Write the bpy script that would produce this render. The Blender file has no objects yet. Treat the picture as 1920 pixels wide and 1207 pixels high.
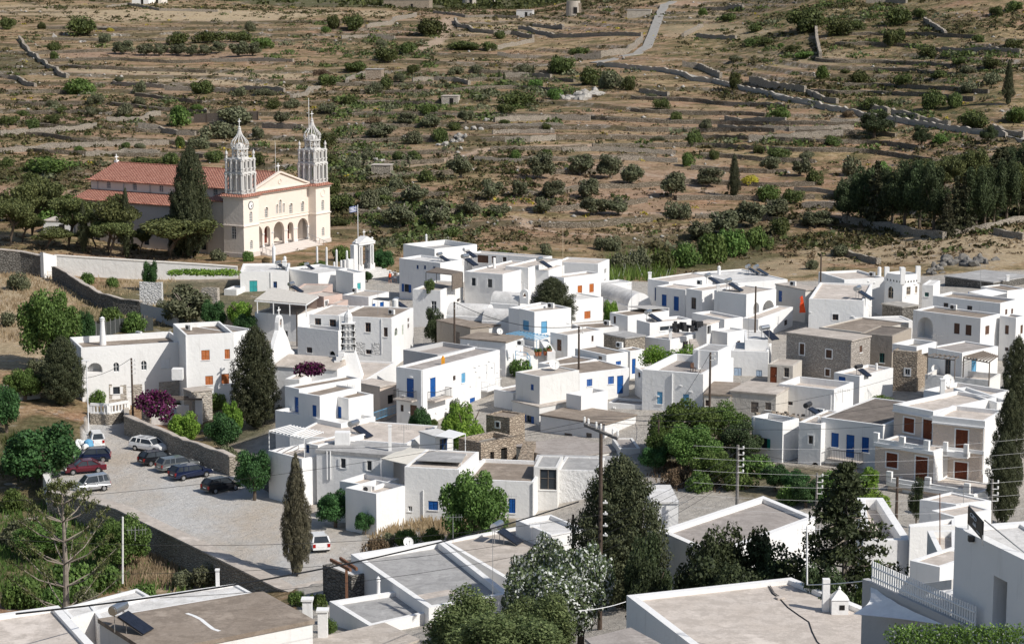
# Hillside village with a twin-towered church (Blender 4.5)
import bpy,bmesh,math,random
import numpy as np
from mathutils import Vector,Matrix
from mathutils.geometry import tessellate_polygon
random.seed(11);RNG=np.random.default_rng(11)
sc=bpy.context.scene;COL=sc.collection
FPX=4200.0;PITCH=math.radians(9.4);CAMZ=55.0
CP,SP=math.cos(PITCH),math.sin(PITCH)
cam=bpy.data.cameras.new('camera');camo=bpy.data.objects.new('camera',cam);COL.objects.link(camo)
cam.sensor_width=36;cam.lens=36*FPX/1920;cam.clip_start=1;cam.clip_end=8000
camo.location=(0,0,CAMZ);camo.rotation_euler=(math.pi/2-PITCH,0,0);sc.camera=camo
def ray(u,v):
 x=(u-960)/FPX;y=-(v-603.5)/FPX
 d=Vector((x,CP+y*SP,-SP+y*CP));return d/d.y
def at(u,v,D):
 d=ray(u,v);return Vector((d.x*D,D,CAMZ+d.z*D))
def on_z(u,v,z):
 d=ray(u,v);t=(z-CAMZ)/d.z;return Vector((d.x*t,t,z))
def proj(X,Y,Z):
 dx,dy,dz=X,Y,Z-CAMZ
 w=dy*CP-dz*SP;yy=dy*SP+dz*CP
 return 960+FPX*dx/w,603.5-FPX*yy/w
CROPS=dict(S=(0,0,1),A=(0,460,4),B=(420,440,4.643),C=(740,430,4.471),D=(1120,470,4.471),E=(1500,470,4.471),F=(480,620,4.31),G=(860,620,4.31),H=(1180,620,4.31),I=(1380,680,3.352),J=(0,700,3.4286),K=(460,800,2.966),M=(0,860,3.0),N=(1000,840,3.289),O=(1480,900,3.932),P=(380,170,3.55),Q=(0,0,3),T=(640,0,3),U=(1280,0,3),V=(0,280,4.31),W=(1560,280,5.028),X=(480,560,6.707))
def cp(c,p):
 x,y,s=CROPS[c];return(x+p[0]/s,y+p[1]/s)
AZ=math.radians(-34);EL=math.radians(42)
SUN=Vector((math.cos(AZ)*math.cos(EL),math.sin(AZ)*math.cos(EL),math.sin(EL)))
sl=bpy.data.lights.new('sun','SUN');sl.energy=4.6;sl.angle=math.radians(0.5);sl.color=(1,0.96,0.90)
so=bpy.data.objects.new('sun',sl);COL.objects.link(so)
so.rotation_euler=(-SUN).to_track_quat('-Z','Y').to_euler()
wd=bpy.data.worlds.new('World');sc.world=wd;wd.use_nodes=True
nt=wd.node_tree;nt.nodes.clear()
sk=nt.nodes.new('ShaderNodeTexSky');sk.sky_type='NISHITA';sk.sun_disc=False
sk.sun_elevation=EL;sk.sun_rotation=math.pi/2-AZ;sk.air_density=1;sk.dust_density=1.2;sk.ozone_density=1
bg=nt.nodes.new('ShaderNodeBackground');bg.inputs[1].default_value=0.098
wo=nt.nodes.new('ShaderNodeOutputWorld');nt.links.new(sk.outputs[0],bg.inputs[0]);nt.links.new(bg.outputs[0],wo.inputs[0])
vs=sc.view_settings;vs.view_transform='Standard';vs.look='None';vs.exposure=0;vs.gamma=1;vs.use_curve_mapping=False
sc.render.engine='CYCLES';cy=sc.cycles
cy.max_bounces=5;cy.diffuse_bounces=3;cy.glossy_bounces=2;cy.transparent_max_bounces=4;cy.transmission_bounces=2
try:cy.use_denoising=True
except Exception:pass
class NT:
 def __init__(s,name):
  s.m=bpy.data.materials.new(name);s.m.use_nodes=True;s.t=s.m.node_tree;s.t.nodes.clear()
  s.out=s.n('ShaderNodeOutputMaterial');s.b=s.n('ShaderNodeBsdfPrincipled');s.l(s.b.outputs[0],s.out.inputs[0])
  s.b.inputs['Roughness'].default_value=.85
  try:s.b.inputs['Specular IOR Level'].default_value=.25
  except Exception:pass
 def n(s,t,**k):
  x=s.t.nodes.new(t)
  for a,b in k.items():setattr(x,a,b)
  return x
 def l(s,a,b):s.t.links.new(a,b)
 def val(s,inp,v):
  if hasattr(v,'default_value')or isinstance(v,bpy.types.NodeSocket):s.l(v,inp)
  else:inp.default_value=v
 def coord(s,rnd=True,scale=(1,1,1)):
  tc=s.n('ShaderNodeTexCoord');mp=s.n('ShaderNodeMapping');mp.inputs['Scale'].default_value=scale
  s.l(tc.outputs['Object'],mp.inputs['Vector'])
  if rnd:
   oi=s.n('ShaderNodeObjectInfo');ml=s.n('ShaderNodeVectorMath',operation='SCALE');ml.inputs[0].default_value=(91,57,33)
   s.l(oi.outputs['Random'],ml.inputs['Scale']);s.l(ml.outputs[0],mp.inputs['Location'])
  return mp.outputs[0]
 def noise(s,co,scale,detail=4,rough=.55):
  x=s.n('ShaderNodeTexNoise');x.inputs['Scale'].default_value=scale;x.inputs['Detail'].default_value=detail
  x.inputs['Roughness'].default_value=rough;s.l(co,x.inputs['Vector']);return x.outputs['Fac']
 def ramp(s,f,stops):
  r=s.n('ShaderNodeValToRGB');e=r.color_ramp.elements
  while len(e)<len(stops):e.new(.5)
  for q,(p,c)in zip(e,stops):q.position=p;q.color=(c if len(c)==4 else(*c,1))if not isinstance(c,(int,float))else(c,c,c,1)
  s.l(f,r.inputs[0]);return r.outputs[0]
 def mix(s,f,a,b,mode='MIX'):
  x=s.n('ShaderNodeMix',data_type='RGBA',blend_type=mode)
  s.val(x.inputs[0],f);
  for i,v in((6,a),(7,b)):
   if isinstance(v,bpy.types.NodeSocket):s.l(v,x.inputs[i])
   else:x.inputs[i].default_value=(*v,1)if len(v)==3 else v
  return x.outputs[2]
 def math(s,op,a,b=0.0,clamp=False):
  x=s.n('ShaderNodeMath',operation=op,use_clamp=clamp);s.val(x.inputs[0],a);s.val(x.inputs[1],b);return x.outputs[0]
 def bump(s,h,strength,dist):
  x=s.n('ShaderNodeBump');x.inputs['Strength'].default_value=strength;x.inputs['Distance'].default_value=dist
  s.l(h,x.inputs['Height']);s.l(x.outputs[0],s.b.inputs['Normal'])
 def base(s,c):
  if isinstance(c,bpy.types.NodeSocket):s.l(c,s.b.inputs['Base Color'])
  else:s.b.inputs['Base Color'].default_value=(*c,1)
M={}
def plain(name,c,rough=.6,metal=0,var=.12,sc_=3.0):
 s=NT(name);co=s.coord();f=s.noise(co,sc_,4)
 s.base(s.ramp(f,[(.3,tuple(x*(1-var)for x in c)),(.7,tuple(min(1,x*(1+var))for x in c))]))
 s.b.inputs['Roughness'].default_value=rough;s.b.inputs['Metallic'].default_value=metal
 M[name]=s.m;return s.m
def wallmat(name,c,dirt=.5,bump=.35,dirtc=(.36,.33,.29),bs=2.2):
 s=NT(name);co=s.coord();big=s.noise(co,.35,3);fine=s.noise(co,6,5,.65)
 cs=s.coord(True,(1.6,1.6,.22));st=s.noise(cs,1.1,5,.65)
 b=s.ramp(big,[(.3,tuple(x*.955 for x in c)),(.7,c)])
 stain=s.ramp(st,[(.56,(0,0,0)),(.80,(dirt,)*3)])
 b=s.mix(stain,b,dirtc)
 spots=s.ramp(s.noise(co,1.7,7,.72),[(.62,(0,0,0)),(.74,(dirt*.7,)*3)])
 b=s.mix(spots,b,tuple(x*.72 for x in c))
 s.base(b);s.b.inputs['Roughness'].default_value=.9
 h=s.math('ADD',s.math('MULTIPLY',s.noise(co,bs,4),1.0),s.math('MULTIPLY',fine,.35))
 s.bump(h,bump,.12);M[name]=s.m;return s.m
def roofmat(name,c,c2,streak=.5):
 s=NT(name);co=s.coord();f=s.noise(co,.5,5,.6);g=s.noise(co,5,6,.7)
 cs=s.coord(True,(.25,1.6,1));st=s.noise(cs,1.2,5,.7)
 b=s.mix(s.ramp(f,[(.3,(0,0,0)),(.7,(1,1,1))]),c,c2)
 b=s.mix(s.math('MULTIPLY',s.ramp(st,[(.5,(0,0,0)),(.75,(1,1,1))]),streak),b,tuple(x*.62 for x in c))
 b=s.mix(s.ramp(g,[(.35,(.28,)*3),(.62,(0,0,0))]),b,tuple(x*.5 for x in c))
 b=s.mix(s.ramp(s.noise(co,.9,6,.75),[(.44,(.55,)*3),(.52,(0,0,0))]),b,tuple(x*.70 for x in c));b=s.mix(s.ramp(s.noise(co,.33,5,.7),[(.56,(0,0,0)),(.64,(.5,)*3)]),b,tuple(min(.8,x*1.28)for x in c2))
 s.base(b);s.bump(g,.4,.06);s.b.inputs['Roughness'].default_value=.95;M[name]=s.m;return s.m
def stonemat(name,c1,c2,mortar,scale=2.6,mw=.09,flat=1.9):
 s=NT(name);co=s.coord(True,(1,1,flat))
 w=s.n('ShaderNodeTexNoise');w.inputs['Scale'].default_value=1.5;s.l(co,w.inputs['Vector'])
 cw=s.n('ShaderNodeMix',data_type='VECTOR');cw.inputs[0].default_value=.12;s.l(co,cw.inputs[4]);s.l(w.outputs['Color'],cw.inputs[5])
 v=s.n('ShaderNodeTexVoronoi',feature='F1');v.inputs['Scale'].default_value=scale;s.l(cw.outputs[1],v.inputs['Vector'])
 e=s.n('ShaderNodeTexVoronoi',feature='DISTANCE_TO_EDGE');e.inputs['Scale'].default_value=scale;s.l(cw.outputs[1],e.inputs['Vector'])
 sp=s.n('ShaderNodeSeparateColor');s.l(v.outputs['Color'],sp.inputs[0])
 b=s.mix(sp.outputs[0],c1,c2)
 b=s.mix(s.ramp(s.noise(co,9,4),[(.35,(.45,)*3),(.65,(0,0,0))]),b,tuple(x*.55 for x in c1))
 k=s.ramp(e.outputs['Distance'],[(mw*.35,(1,1,1)),(mw,(0,0,0))])
 b=s.mix(k,b,mortar)
 b=s.mix(s.ramp(s.noise(co,.4,4),[(.45,(0,0,0)),(.75,(.4,)*3)]),b,tuple(x*.6 for x in c2))
 s.base(b);s.b.inputs['Roughness'].default_value=.95
 s.bump(s.math('MINIMUM',e.outputs['Distance'],.2),.9,.35);M[name]=s.m;return s.m
def leafmat(name,a,b,trans=.25,hue=.25,acc=None,accp=.0):
 a=tuple(x*1.2 for x in a);b=tuple(x*1.3 for x in b)
 s=NT(name);g=s.n('ShaderNodeNewGeometry');oi=s.n('ShaderNodeObjectInfo')
 c=s.ramp(g.outputs['Random Per Island'],[(.0,a),(.55,tuple((x+y)/2 for x,y in zip(a,b))),(1-accp,b)]+([(1-accp+.005,acc),(1,acc)]if acc else[]))
 co=s.coord(False);f=s.noise(co,.55,3)
 c=s.mix(s.ramp(f,[(.35,(.0,)*3),(.65,(.55,)*3)]),c,tuple(x*.62 for x in a))
 hv=s.n('ShaderNodeHueSaturation');s.l(c,hv.inputs['Color'])
 s.l(s.math('ADD',s.math('MULTIPLY',oi.outputs['Random'],.5*hue*.16),.5-.25*hue*.16),hv.inputs['Hue'])
 s.l(s.math('ADD',s.math('MULTIPLY',oi.outputs['Random'],hue*1.2),1-.6*hue),hv.inputs['Value'])
 s.base(hv.outputs[0]);s.b.inputs['Roughness'].default_value=.65
 tr=s.n('ShaderNodeBsdfTranslucent');s.l(hv.outputs[0],tr.inputs[0]);ms=s.n('ShaderNodeMixShader');ms.inputs[0].default_value=trans
 s.l(s.b.outputs[0],ms.inputs[1]);s.l(tr.outputs[0],ms.inputs[2]);s.l(ms.outputs[0],s.out.inputs[0])
 M[name]=s.m;return s.m
wallmat('white',(.80,.79,.77),.30,.3);wallmat('whiteold',(.70,.685,.655),.42,.6,bs=1.4);wallmat('whiterough',(.74,.73,.71),.22,1.1,bs=2.6)
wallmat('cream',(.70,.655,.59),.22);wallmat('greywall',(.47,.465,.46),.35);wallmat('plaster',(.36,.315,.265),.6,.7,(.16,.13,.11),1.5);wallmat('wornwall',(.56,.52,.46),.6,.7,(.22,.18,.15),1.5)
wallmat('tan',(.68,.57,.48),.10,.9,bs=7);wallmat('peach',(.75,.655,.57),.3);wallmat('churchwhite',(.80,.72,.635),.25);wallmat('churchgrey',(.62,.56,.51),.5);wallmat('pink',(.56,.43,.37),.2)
wallmat('marble',(.72,.71,.69),.35);wallmat('belfry',(.60,.585,.56),.5)
roofmat('rbrown',(.265,.215,.17),(.34,.285,.235));roofmat('rpink',(.56,.49,.425),(.62,.555,.495),.35);roofmat('rgrey',(.37,.36,.35),(.44,.43,.415),.4)
roofmat('rwhite',(.66,.64,.61),(.72,.70,.67),.3);roofmat('rdark',(.17,.145,.125),(.24,.205,.175));roofmat('rbeige',(.48,.42,.36),(.54,.485,.43),.4);roofmat('rtaupe',(.36,.32,.29),(.41,.37,.34),.35)
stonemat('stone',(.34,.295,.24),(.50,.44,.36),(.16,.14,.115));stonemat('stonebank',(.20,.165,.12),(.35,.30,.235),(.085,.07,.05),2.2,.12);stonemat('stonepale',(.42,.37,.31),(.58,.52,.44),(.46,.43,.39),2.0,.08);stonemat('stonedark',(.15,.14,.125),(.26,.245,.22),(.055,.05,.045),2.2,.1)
stonemat('stonehouse',(.46,.41,.36),(.66,.60,.53),(.30,.265,.235),3.2,.1,2.4);stonemat('ruin',(.37,.295,.22),(.54,.45,.35),(.20,.16,.125),2.5,.1);stonemat('stonewhite',(.70,.69,.67),(.76,.75,.73),(.50,.49,.48),2.0,.07)
plain('blue',(.012,.085,.30),.45);plain('skyblue',(.13,.34,.53),.5);plain('ltblue',(.30,.44,.58),.5);plain('paleblue',(.40,.50,.62),.5);plain('teal',(.05,.36,.36),.45);plain('greenish',(.45,.50,.40),.5);plain('seagreen',(.015,.19,.16),.5)
plain('orangewood',(.40,.115,.025),.45,0,.3,8);plain('redwood',(.165,.042,.016),.45,0,.35,8);plain('darkred',(.13,.03,.02),.5);plain('brownwood',(.11,.06,.04),.6,0,.3,6);plain('greywood',(.17,.14,.115),.8,0,.3,6);plain('palewood',(.62,.50,.36),.7)
plain('trim',(.80,.795,.78),.6,0,.04);plain('metal',(.55,.56,.57),.32,.9,.05);plain('dullmetal',(.42,.42,.42),.5,.5);plain('darkmetal',(.05,.05,.052),.5,.3);plain('rust',(.20,.10,.06),.8);plain('plastic',(.74,.73,.70),.45,0,.04)
plain('black',(.012,.012,.013),.5);plain('void',(.018,.017,.016),.9);plain('collector',(.018,.022,.034),.18,0,.2);plain('glass',(.035,.042,.05),.08,0,.3,.8);plain('pole',(.085,.062,.048),.9,0,.3,5);plain('polegrey',(.20,.185,.17),.9,0,.25,5)
plain('canvas',(.84,.83,.81),.8,0,.06);plain('awning',(.66,.62,.54),.8,0,.08);plain('shadecloth',(.055,.06,.058),.9);plain('terracotta',(.42,.145,.07),.8);plain('orange',(.80,.35,.03),.6);plain('redcloth',(.75,.085,.02),.7);plain('bark',(.13,.10,.075),.95,0,.35,4);plain('barkgrey',(.24,.205,.17),.95,0,.3,4)
plain('skin',(.45,.24,.16),.6);plain('purple',(.24,.04,.19),.7);plain('rubber',(.02,.02,.02),.8);plain('corrugated',(.44,.42,.39),.6,0,.15);plain('rock',(.34,.32,.29),.95,0,.35,1.2);plain('rockdark',(.17,.16,.145),.95,0,.35,1.2);plain('tyrewhite',(.78,.78,.77),.5)
def tilemat():
 s=NT('tile');co=s.coord(False);w=s.n('ShaderNodeTexWave',wave_type='BANDS',bands_direction='X');w.inputs['Scale'].default_value=1.05;s.l(co,w.inputs['Vector'])
 w2=s.n('ShaderNodeTexWave',wave_type='BANDS',bands_direction='Y',wave_profile='SAW');w2.inputs['Scale'].default_value=.75;s.l(co,w2.inputs['Vector'])
 b=s.ramp(s.noise(co,2.6,4),[(.3,(.30,.125,.085)),(.5,(.45,.205,.145)),(.72,(.60,.33,.25))])
 b=s.mix(s.ramp(w.outputs['Fac'],[(.05,(.6,)*3),(.4,(0,0,0))]),b,(.15,.05,.035))
 s.base(b);s.bump(s.math('ADD',w.outputs['Fac'],s.math('MULTIPLY',w2.outputs['Fac'],.4)),1,.12);M['tile']=s.m
tilemat()
leafmat('lf_olive',(.066,.074,.036),(.175,.18,.105),.15,.25);leafmat('lf_shrub',(.036,.050,.014),(.120,.142,.042),.18,.6);leafmat('lf_green',(.055,.095,.022),(.15,.22,.055),.28,.4)
leafmat('lf_cypress',(.026,.034,.016),(.085,.090,.042),.10,.3);leafmat('lf_cyprespale',(.060,.056,.034),(.150,.135,.085),.10,.2);leafmat('lf_pine',(.055,.072,.024),(.170,.185,.065),.15,.35);leafmat('lf_conifer',(.035,.042,.022),(.115,.118,.058),.10,.7)
leafmat('lf_almond',(.055,.078,.025),(.19,.22,.09),.25,.3);leafmat('lf_fig',(.024,.062,.020),(.075,.150,.045),.2,.3);leafmat('lf_bright',(.10,.19,.025),(.28,.40,.07),.35,.3);leafmat('lf_boug',(.06,.012,.035),(.22,.03,.135),.2,.2,(.09,.13,.04),.18);leafmat('lf_poplar',(.06,.085,.035),(.17,.21,.10),.15,.2,(.80,.82,.78),.30)
leafmat('lf_dry',(.10,.075,.04),(.25,.19,.105),.15,.6);leafmat('lf_scrub',(.046,.046,.016),(.130,.118,.046),.12,.6);leafmat('lf_yellow',(.22,.19,.03),(.50,.42,.05),.2,.3);leafmat('lf_straw',(.27,.20,.115),(.47,.37,.235),.25,.3);leafmat('lf_hedge',(.06,.11,.02),(.19,.28,.06),.25,.2,(.75,.75,.68),.05);leafmat('lf_deep',(.022,.034,.014),(.082,.105,.042),.15,.45)
leafmat('lf_rose',(.10,.05,.045),(.24,.14,.12),.15,.2);leafmat('lf_pinkflower',(.05,.08,.03),(.12,.16,.06),.15,.2,(.70,.36,.30),.25)
def link(name,mesh,parent=None,loc=None):
 o=bpy.data.objects.new(name,mesh);COL.objects.link(o)
 if parent is not None:o.parent=parent
 if loc is not None:o.location=loc
 return o
def tag(o,label=None,cat=None,group=None,kind=None):
 if label:o['label']=label
 if cat:o['category']=cat
 if group:o['group']=group
 if kind:o['kind']=kind
 return o
def empty(name,loc,rz=0):
 o=link(name,None,None,loc);o.rotation_euler=(0,0,rz);o.empty_display_size=.3;return o
def mesh_np(name,V,F,mat,smooth=False):
 me=bpy.data.meshes.new(name);V=np.asarray(V,dtype=np.float32);F=np.asarray(F,dtype=np.int32)
 k=F.shape[1];me.vertices.add(len(V));me.vertices.foreach_set('co',V.ravel())
 me.loops.add(F.size);me.loops.foreach_set('vertex_index',F.ravel());me.polygons.add(len(F))
 me.polygons.foreach_set('loop_start',np.arange(0,F.size,k,dtype=np.int32))
 try:me.polygons.foreach_set('loop_total',np.full(len(F),k,dtype=np.int32))
 except Exception:pass
 if smooth:me.polygons.foreach_set('use_smooth',np.ones(len(F),dtype=bool))
 me.materials.append(mat if not isinstance(mat,str)else M[mat]);me.update();me.validate();return me
class MB:
 def __init__(s,o=None):s.v=[];s.f=[];s.mi=[];s.o=Vector(o)if o is not None else Vector((0,0,0));s.cur=0
 def add(s,vs,fs):
  n=len(s.v);s.v+=[tuple(Vector(p)-s.o)for p in vs];s.f+=[tuple(i+n for i in f)for f in fs];s.mi+=[s.cur]*len(fs)
 def box(s,c,sz,rz=0,ax=None):
  c=Vector(c);hx,hy,hz=(x/2 for x in sz)
  if ax is None:ax=(Vector((math.cos(rz),math.sin(rz),0)),Vector((-math.sin(rz),math.cos(rz),0)),Vector((0,0,1)))
  P=[c+ax[0]*x*hx+ax[1]*y*hy+ax[2]*z*hz for z in(-1,1)for y in(-1,1)for x in(-1,1)]
  s.add(P,[(0,2,3,1),(4,5,7,6),(0,1,5,4),(2,6,7,3),(0,4,6,2),(1,3,7,5)])
 def prism(s,poly,z0,z1):
  n=len(poly);P=[Vector((p[0],p[1],z0))for p in poly]+[Vector((p[0],p[1],z1))for p in poly]
  s.add(P,[tuple(range(n-1,-1,-1)),tuple(range(n,2*n))]+[(i,(i+1)%n,n+(i+1)%n,n+i)for i in range(n)])
 def bar(s,a,b,w,h=None,up=(0,0,1)):
  a,b=Vector(a),Vector(b);h=h or w;d=b-a;L=d.length
  if L<1e-6:return
  d/=L;upv=Vector(up)
  if abs(d.dot(upv))>.99:upv=Vector((1,0,0))
  x=d.cross(upv).normalized();z=x.cross(d);s.box((a+b)/2,(L,w,h),ax=(d,-x,z))
 def tube(s,pts,r,n=8,r1=None,cap=True):
  pts=[Vector(p)for p in pts];rings=[];up=Vector((0,0,1));m=len(pts)
  for i,p in enumerate(pts):
   d=(pts[min(i+1,m-1)]-pts[max(i-1,0)]).normalized();x=d.cross(up if abs(d.z)<.98 else Vector((1,0,0))).normalized();y=x.cross(d)
   rr=(r[i]if isinstance(r,(list,tuple))else(r+(r1-r)*i/(m-1)if r1 is not None else r))
   rings+=[p+(x*math.cos(2*math.pi*k/n)+y*math.sin(2*math.pi*k/n))*rr for k in range(n)]
  fs=[(i*n+k,(i+1)*n+k,(i+1)*n+(k+1)%n,i*n+(k+1)%n)for i in range(m-1)for k in range(n)]
  if cap:fs+=[tuple(range(n)),tuple((m-1)*n+k for k in range(n-1,-1,-1))]
  s.add(rings,fs)
 def lathe(s,prof,c=(0,0,0),n=16):
  c=Vector(c);P=[c+Vector((r*math.cos(2*math.pi*k/n),r*math.sin(2*math.pi*k/n),z))for r,z in prof for k in range(n)]
  m=len(prof);s.add(P,[(i*n+k,i*n+(k+1)%n,(i+1)*n+(k+1)%n,(i+1)*n+k)for i in range(m-1)for k in range(n)]+[tuple(range(n-1,-1,-1)),tuple((m-1)*n+k for k in range(n))])
 def poly(s,pts):s.add(pts,[tuple(range(len(pts)))])
 def tess(s,loops):
  tris=tessellate_polygon([[Vector(p)for p in l]for l in loops]);allp=[p for l in loops for p in l];s.add(allp,[tuple(t)for t in tris])
 def build(s,name,mats,parent=None,loc=None,smooth=False,bevel=0):
  me=bpy.data.meshes.new(name);me.from_pydata([tuple(p)for p in s.v],[],s.f)
  for m in(mats if isinstance(mats,(list,tuple))else[mats]):me.materials.append(M[m])
  if s.cur or any(s.mi):me.polygons.foreach_set('material_index',s.mi)
  bm=bmesh.new();bm.from_mesh(me);bmesh.ops.recalc_face_normals(bm,faces=bm.faces);bm.to_mesh(me);bm.free()
  if smooth:me.polygons.foreach_set('use_smooth',[True]*len(me.polygons))
  me.update();o=link(name,me,parent,loc)
  if bevel:
   b=o.modifiers.new('bevel','BEVEL');b.width=bevel;b.segments=2;b.limit_method='ANGLE';b.angle_limit=math.radians(50)
  return o
def _h(ix,iy,s):
 n=(ix.astype(np.int64)*374761393+iy.astype(np.int64)*668265263+s*1274126177)&0xFFFFFFFF
 n=((n^(n>>13))*1103515245)&0xFFFFFFFF;n=n^(n>>16);return(n&0xFFFF)/65535.0
def vn(x,y,s=0):
 x=np.asarray(x,float);y=np.asarray(y,float);ix=np.floor(x);iy=np.floor(y);fx=x-ix;fy=y-iy
 fx=fx*fx*(3-2*fx);fy=fy*fy*(3-2*fy)
 a=_h(ix,iy,s);b=_h(ix+1,iy,s);c=_h(ix,iy+1,s);d=_h(ix+1,iy+1,s)
 return a+(b-a)*fx+(c-a)*fy+(a-b-c+d)*fx*fy
def fbm(x,y,o=4,s=0):
 t=0;a=.5;n=0
 for i in range(o):t=t+a*vn(x*2**i,y*2**i,s+i*17);n+=a;a*=.5
 return t/n
TU=np.array([-300,0,300,600,960,1300,1600,1920,2300.])
TZ=[(40,[35]*9),(60,[28]*9),(90,[22,22,21,21,21,21,22,25.5,26]),(105,[21,21,20,20,20,20,20.5,22.5,23]),(125,[14,14,13,13,13,13,13.5,14,15]),(150,[7,7,5.5,6,6,7.5,8.5,10,11]),(175,[0,0,0,2,3,5,6,6,7]),(195,[-3,-3,-3,0,.8,4,5,5,6]),(215,[-3,-3,-3,-.3,1.5,4.5,5.2,5.2,6]),(235,[-1,-1,-1,1,3.5,5,5.3,5.5,6]),(260,[2,2,-.1,2.2,5,5.5,5.5,5.7,6]),(300,[4,4,2.3,3.5,5.5,5,5.5,5.6,6]),(330,[5,5,3.8,4.2,5.5,4,4,5,6]),(350,[5.5,5.5,4.4,4.6,4.5,3,3.5,5,7]),(370,[6,6,4.5,4.4,3.8,2.5,3.5,6,8]),(400,[6.5,6.5,4.8,4.6,4.3,3.5,4.5,8,11]),(440,[7.5,7.5,6.5,7.5,8,6,6,11,15]),(470,[8.3,8.3,8.5,9.5,9.5,8.5,9,14,18]),(520,[10,10,11,13,13.5,13,15,20,25]),(560,[12.5,12.5,13.5,15.5,16,16.5,20,26,31]),(640,[17.5,17.5,18,19.5,20,22,29,35,40]),(700,[21.5,21.5,22,23,23.5,28,36,43,49]),(800,[28,28,28,28.5,29,36,47,54,60]),(870,[32,32,32,31.5,31.5,41,54,62,68]),(920,[34.5,34.5,34.5,32.5,31,44,59,68,74]),(1000,[39,38,37,32,29,46,66,76,82]),(1200,[44,40,36,32,27,50,78,92,98]),(1600,[60,50,40,30,30,60,90,110,120]),(2300,[150]*9),(3200,[300]*9)]
TD=np.array([r[0]for r in TZ],float);TZ=np.array([r[1]for r in TZ],float)
LOT=[on_z(*cp('J',p),0)for p in((330,770),(295,690),(330,640),(470,560),(520,480),(545,330),(600,300),(820,300),(1495,560),(1830,700))]
LOT+=[on_z(u,v,0)for u,v in((600,965),(680,1000),(700,1080),(545,1112),(400,1040),(230,958),(130,930))]
LOTXY=np.array([(p.x,p.y)for p in LOT])
def inside(X,Y,poly):
 r=np.zeros(X.shape,bool);n=len(poly);j=n-1
 for i in range(n):
  xi,yi=poly[i];xj,yj=poly[j]
  c=((yi>Y)!=(yj>Y))&(X<(xj-xi)*(Y-yi)/((yj-yi)if yj!=yi else 1e-9)+xi);r^=c;j=i
 return r
def zbase(X,Y):
 X=np.asarray(X,float);Y=np.asarray(Y,float);u=np.clip(960+FPX*X/np.maximum(Y,1),TU[0],TU[-1]);d=np.clip(Y,TD[0],TD[-1])
 i=np.clip(np.searchsorted(TU,u)-1,0,len(TU)-2);j=np.clip(np.searchsorted(TD,d)-1,0,len(TD)-2)
 fu=(u-TU[i])/(TU[i+1]-TU[i]);fu=fu*fu*(3-2*fu);fd=(d-TD[j])/(TD[j+1]-TD[j])
 a=TZ[j,i]*(1-fu)+TZ[j,i+1]*fu;b=TZ[j+1,i]*(1-fu)+TZ[j+1,i+1]*fu;return a*(1-fd)+b*fd
def terr(X,Y,z):
 w=(fbm(X*.014,Y*.009+4,3,8)-.5)*2.4;h=1.3;return(z+w)/h,w,h,np.clip((vn(X*.016+31,Y*.03,5)-.2)*3.5,0,1)
def phase(X,Y):
 z=zbase(X,Y)+np.clip((Y-385)/25,0,1)*(fbm(X*.012+9,Y*.02,4,3)-.5)*2.6;t,w,h,amp=terr(X,Y,z);return t-np.floor(t),amp*np.clip((Y-390)/20,0,1)
def tz(X,Y):
 X=np.asarray(X,float);Y=np.asarray(Y,float);z=zbase(X,Y)
 hill=np.clip((Y-385)/25,0,1)*np.clip((1300-Y)/200,0,1)
 n1=fbm(X*.012+9,Y*.02,4,3)-.5;z=z+hill*n1*2.6
 t,w,h,amp=terr(X,Y,z);k=np.floor(t);fr=t-k
 st=np.clip((fr-.86)/.10,0,1);tt=(k+.22*fr+.78*st)*h-w
 z=z*(1-hill*amp)+tt*hill*amp
 z=z+(fbm(X*.09,Y*.09,3,21)-.5)*(.25+.22*hill)
 near=Y<330;lot=inside(X,Y,LOTXY);z=np.where(lot&near,-.12+(fbm(X*.2,Y*.2,2,5)-.5)*.05,z);return z
def gz(x,y):return float(tz(np.array([x]),np.array([y]))[0])
def ground(u,v,d0=60,d1=1500):
 r=ray(u,v);d=np.geomspace(d0,d1,2500);X=r.x*d;Z=CAMZ+r.z*d;g=tz(X,d);hit=np.nonzero(Z<=g)[0]
 i=hit[0]if len(hit)else len(d)-1
 return Vector((X[i],d[i],g[i]))
def sstep(a,b,x):t=np.clip((x-a)/(b-a),0,1);return t*t*(3-2*t)
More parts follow.
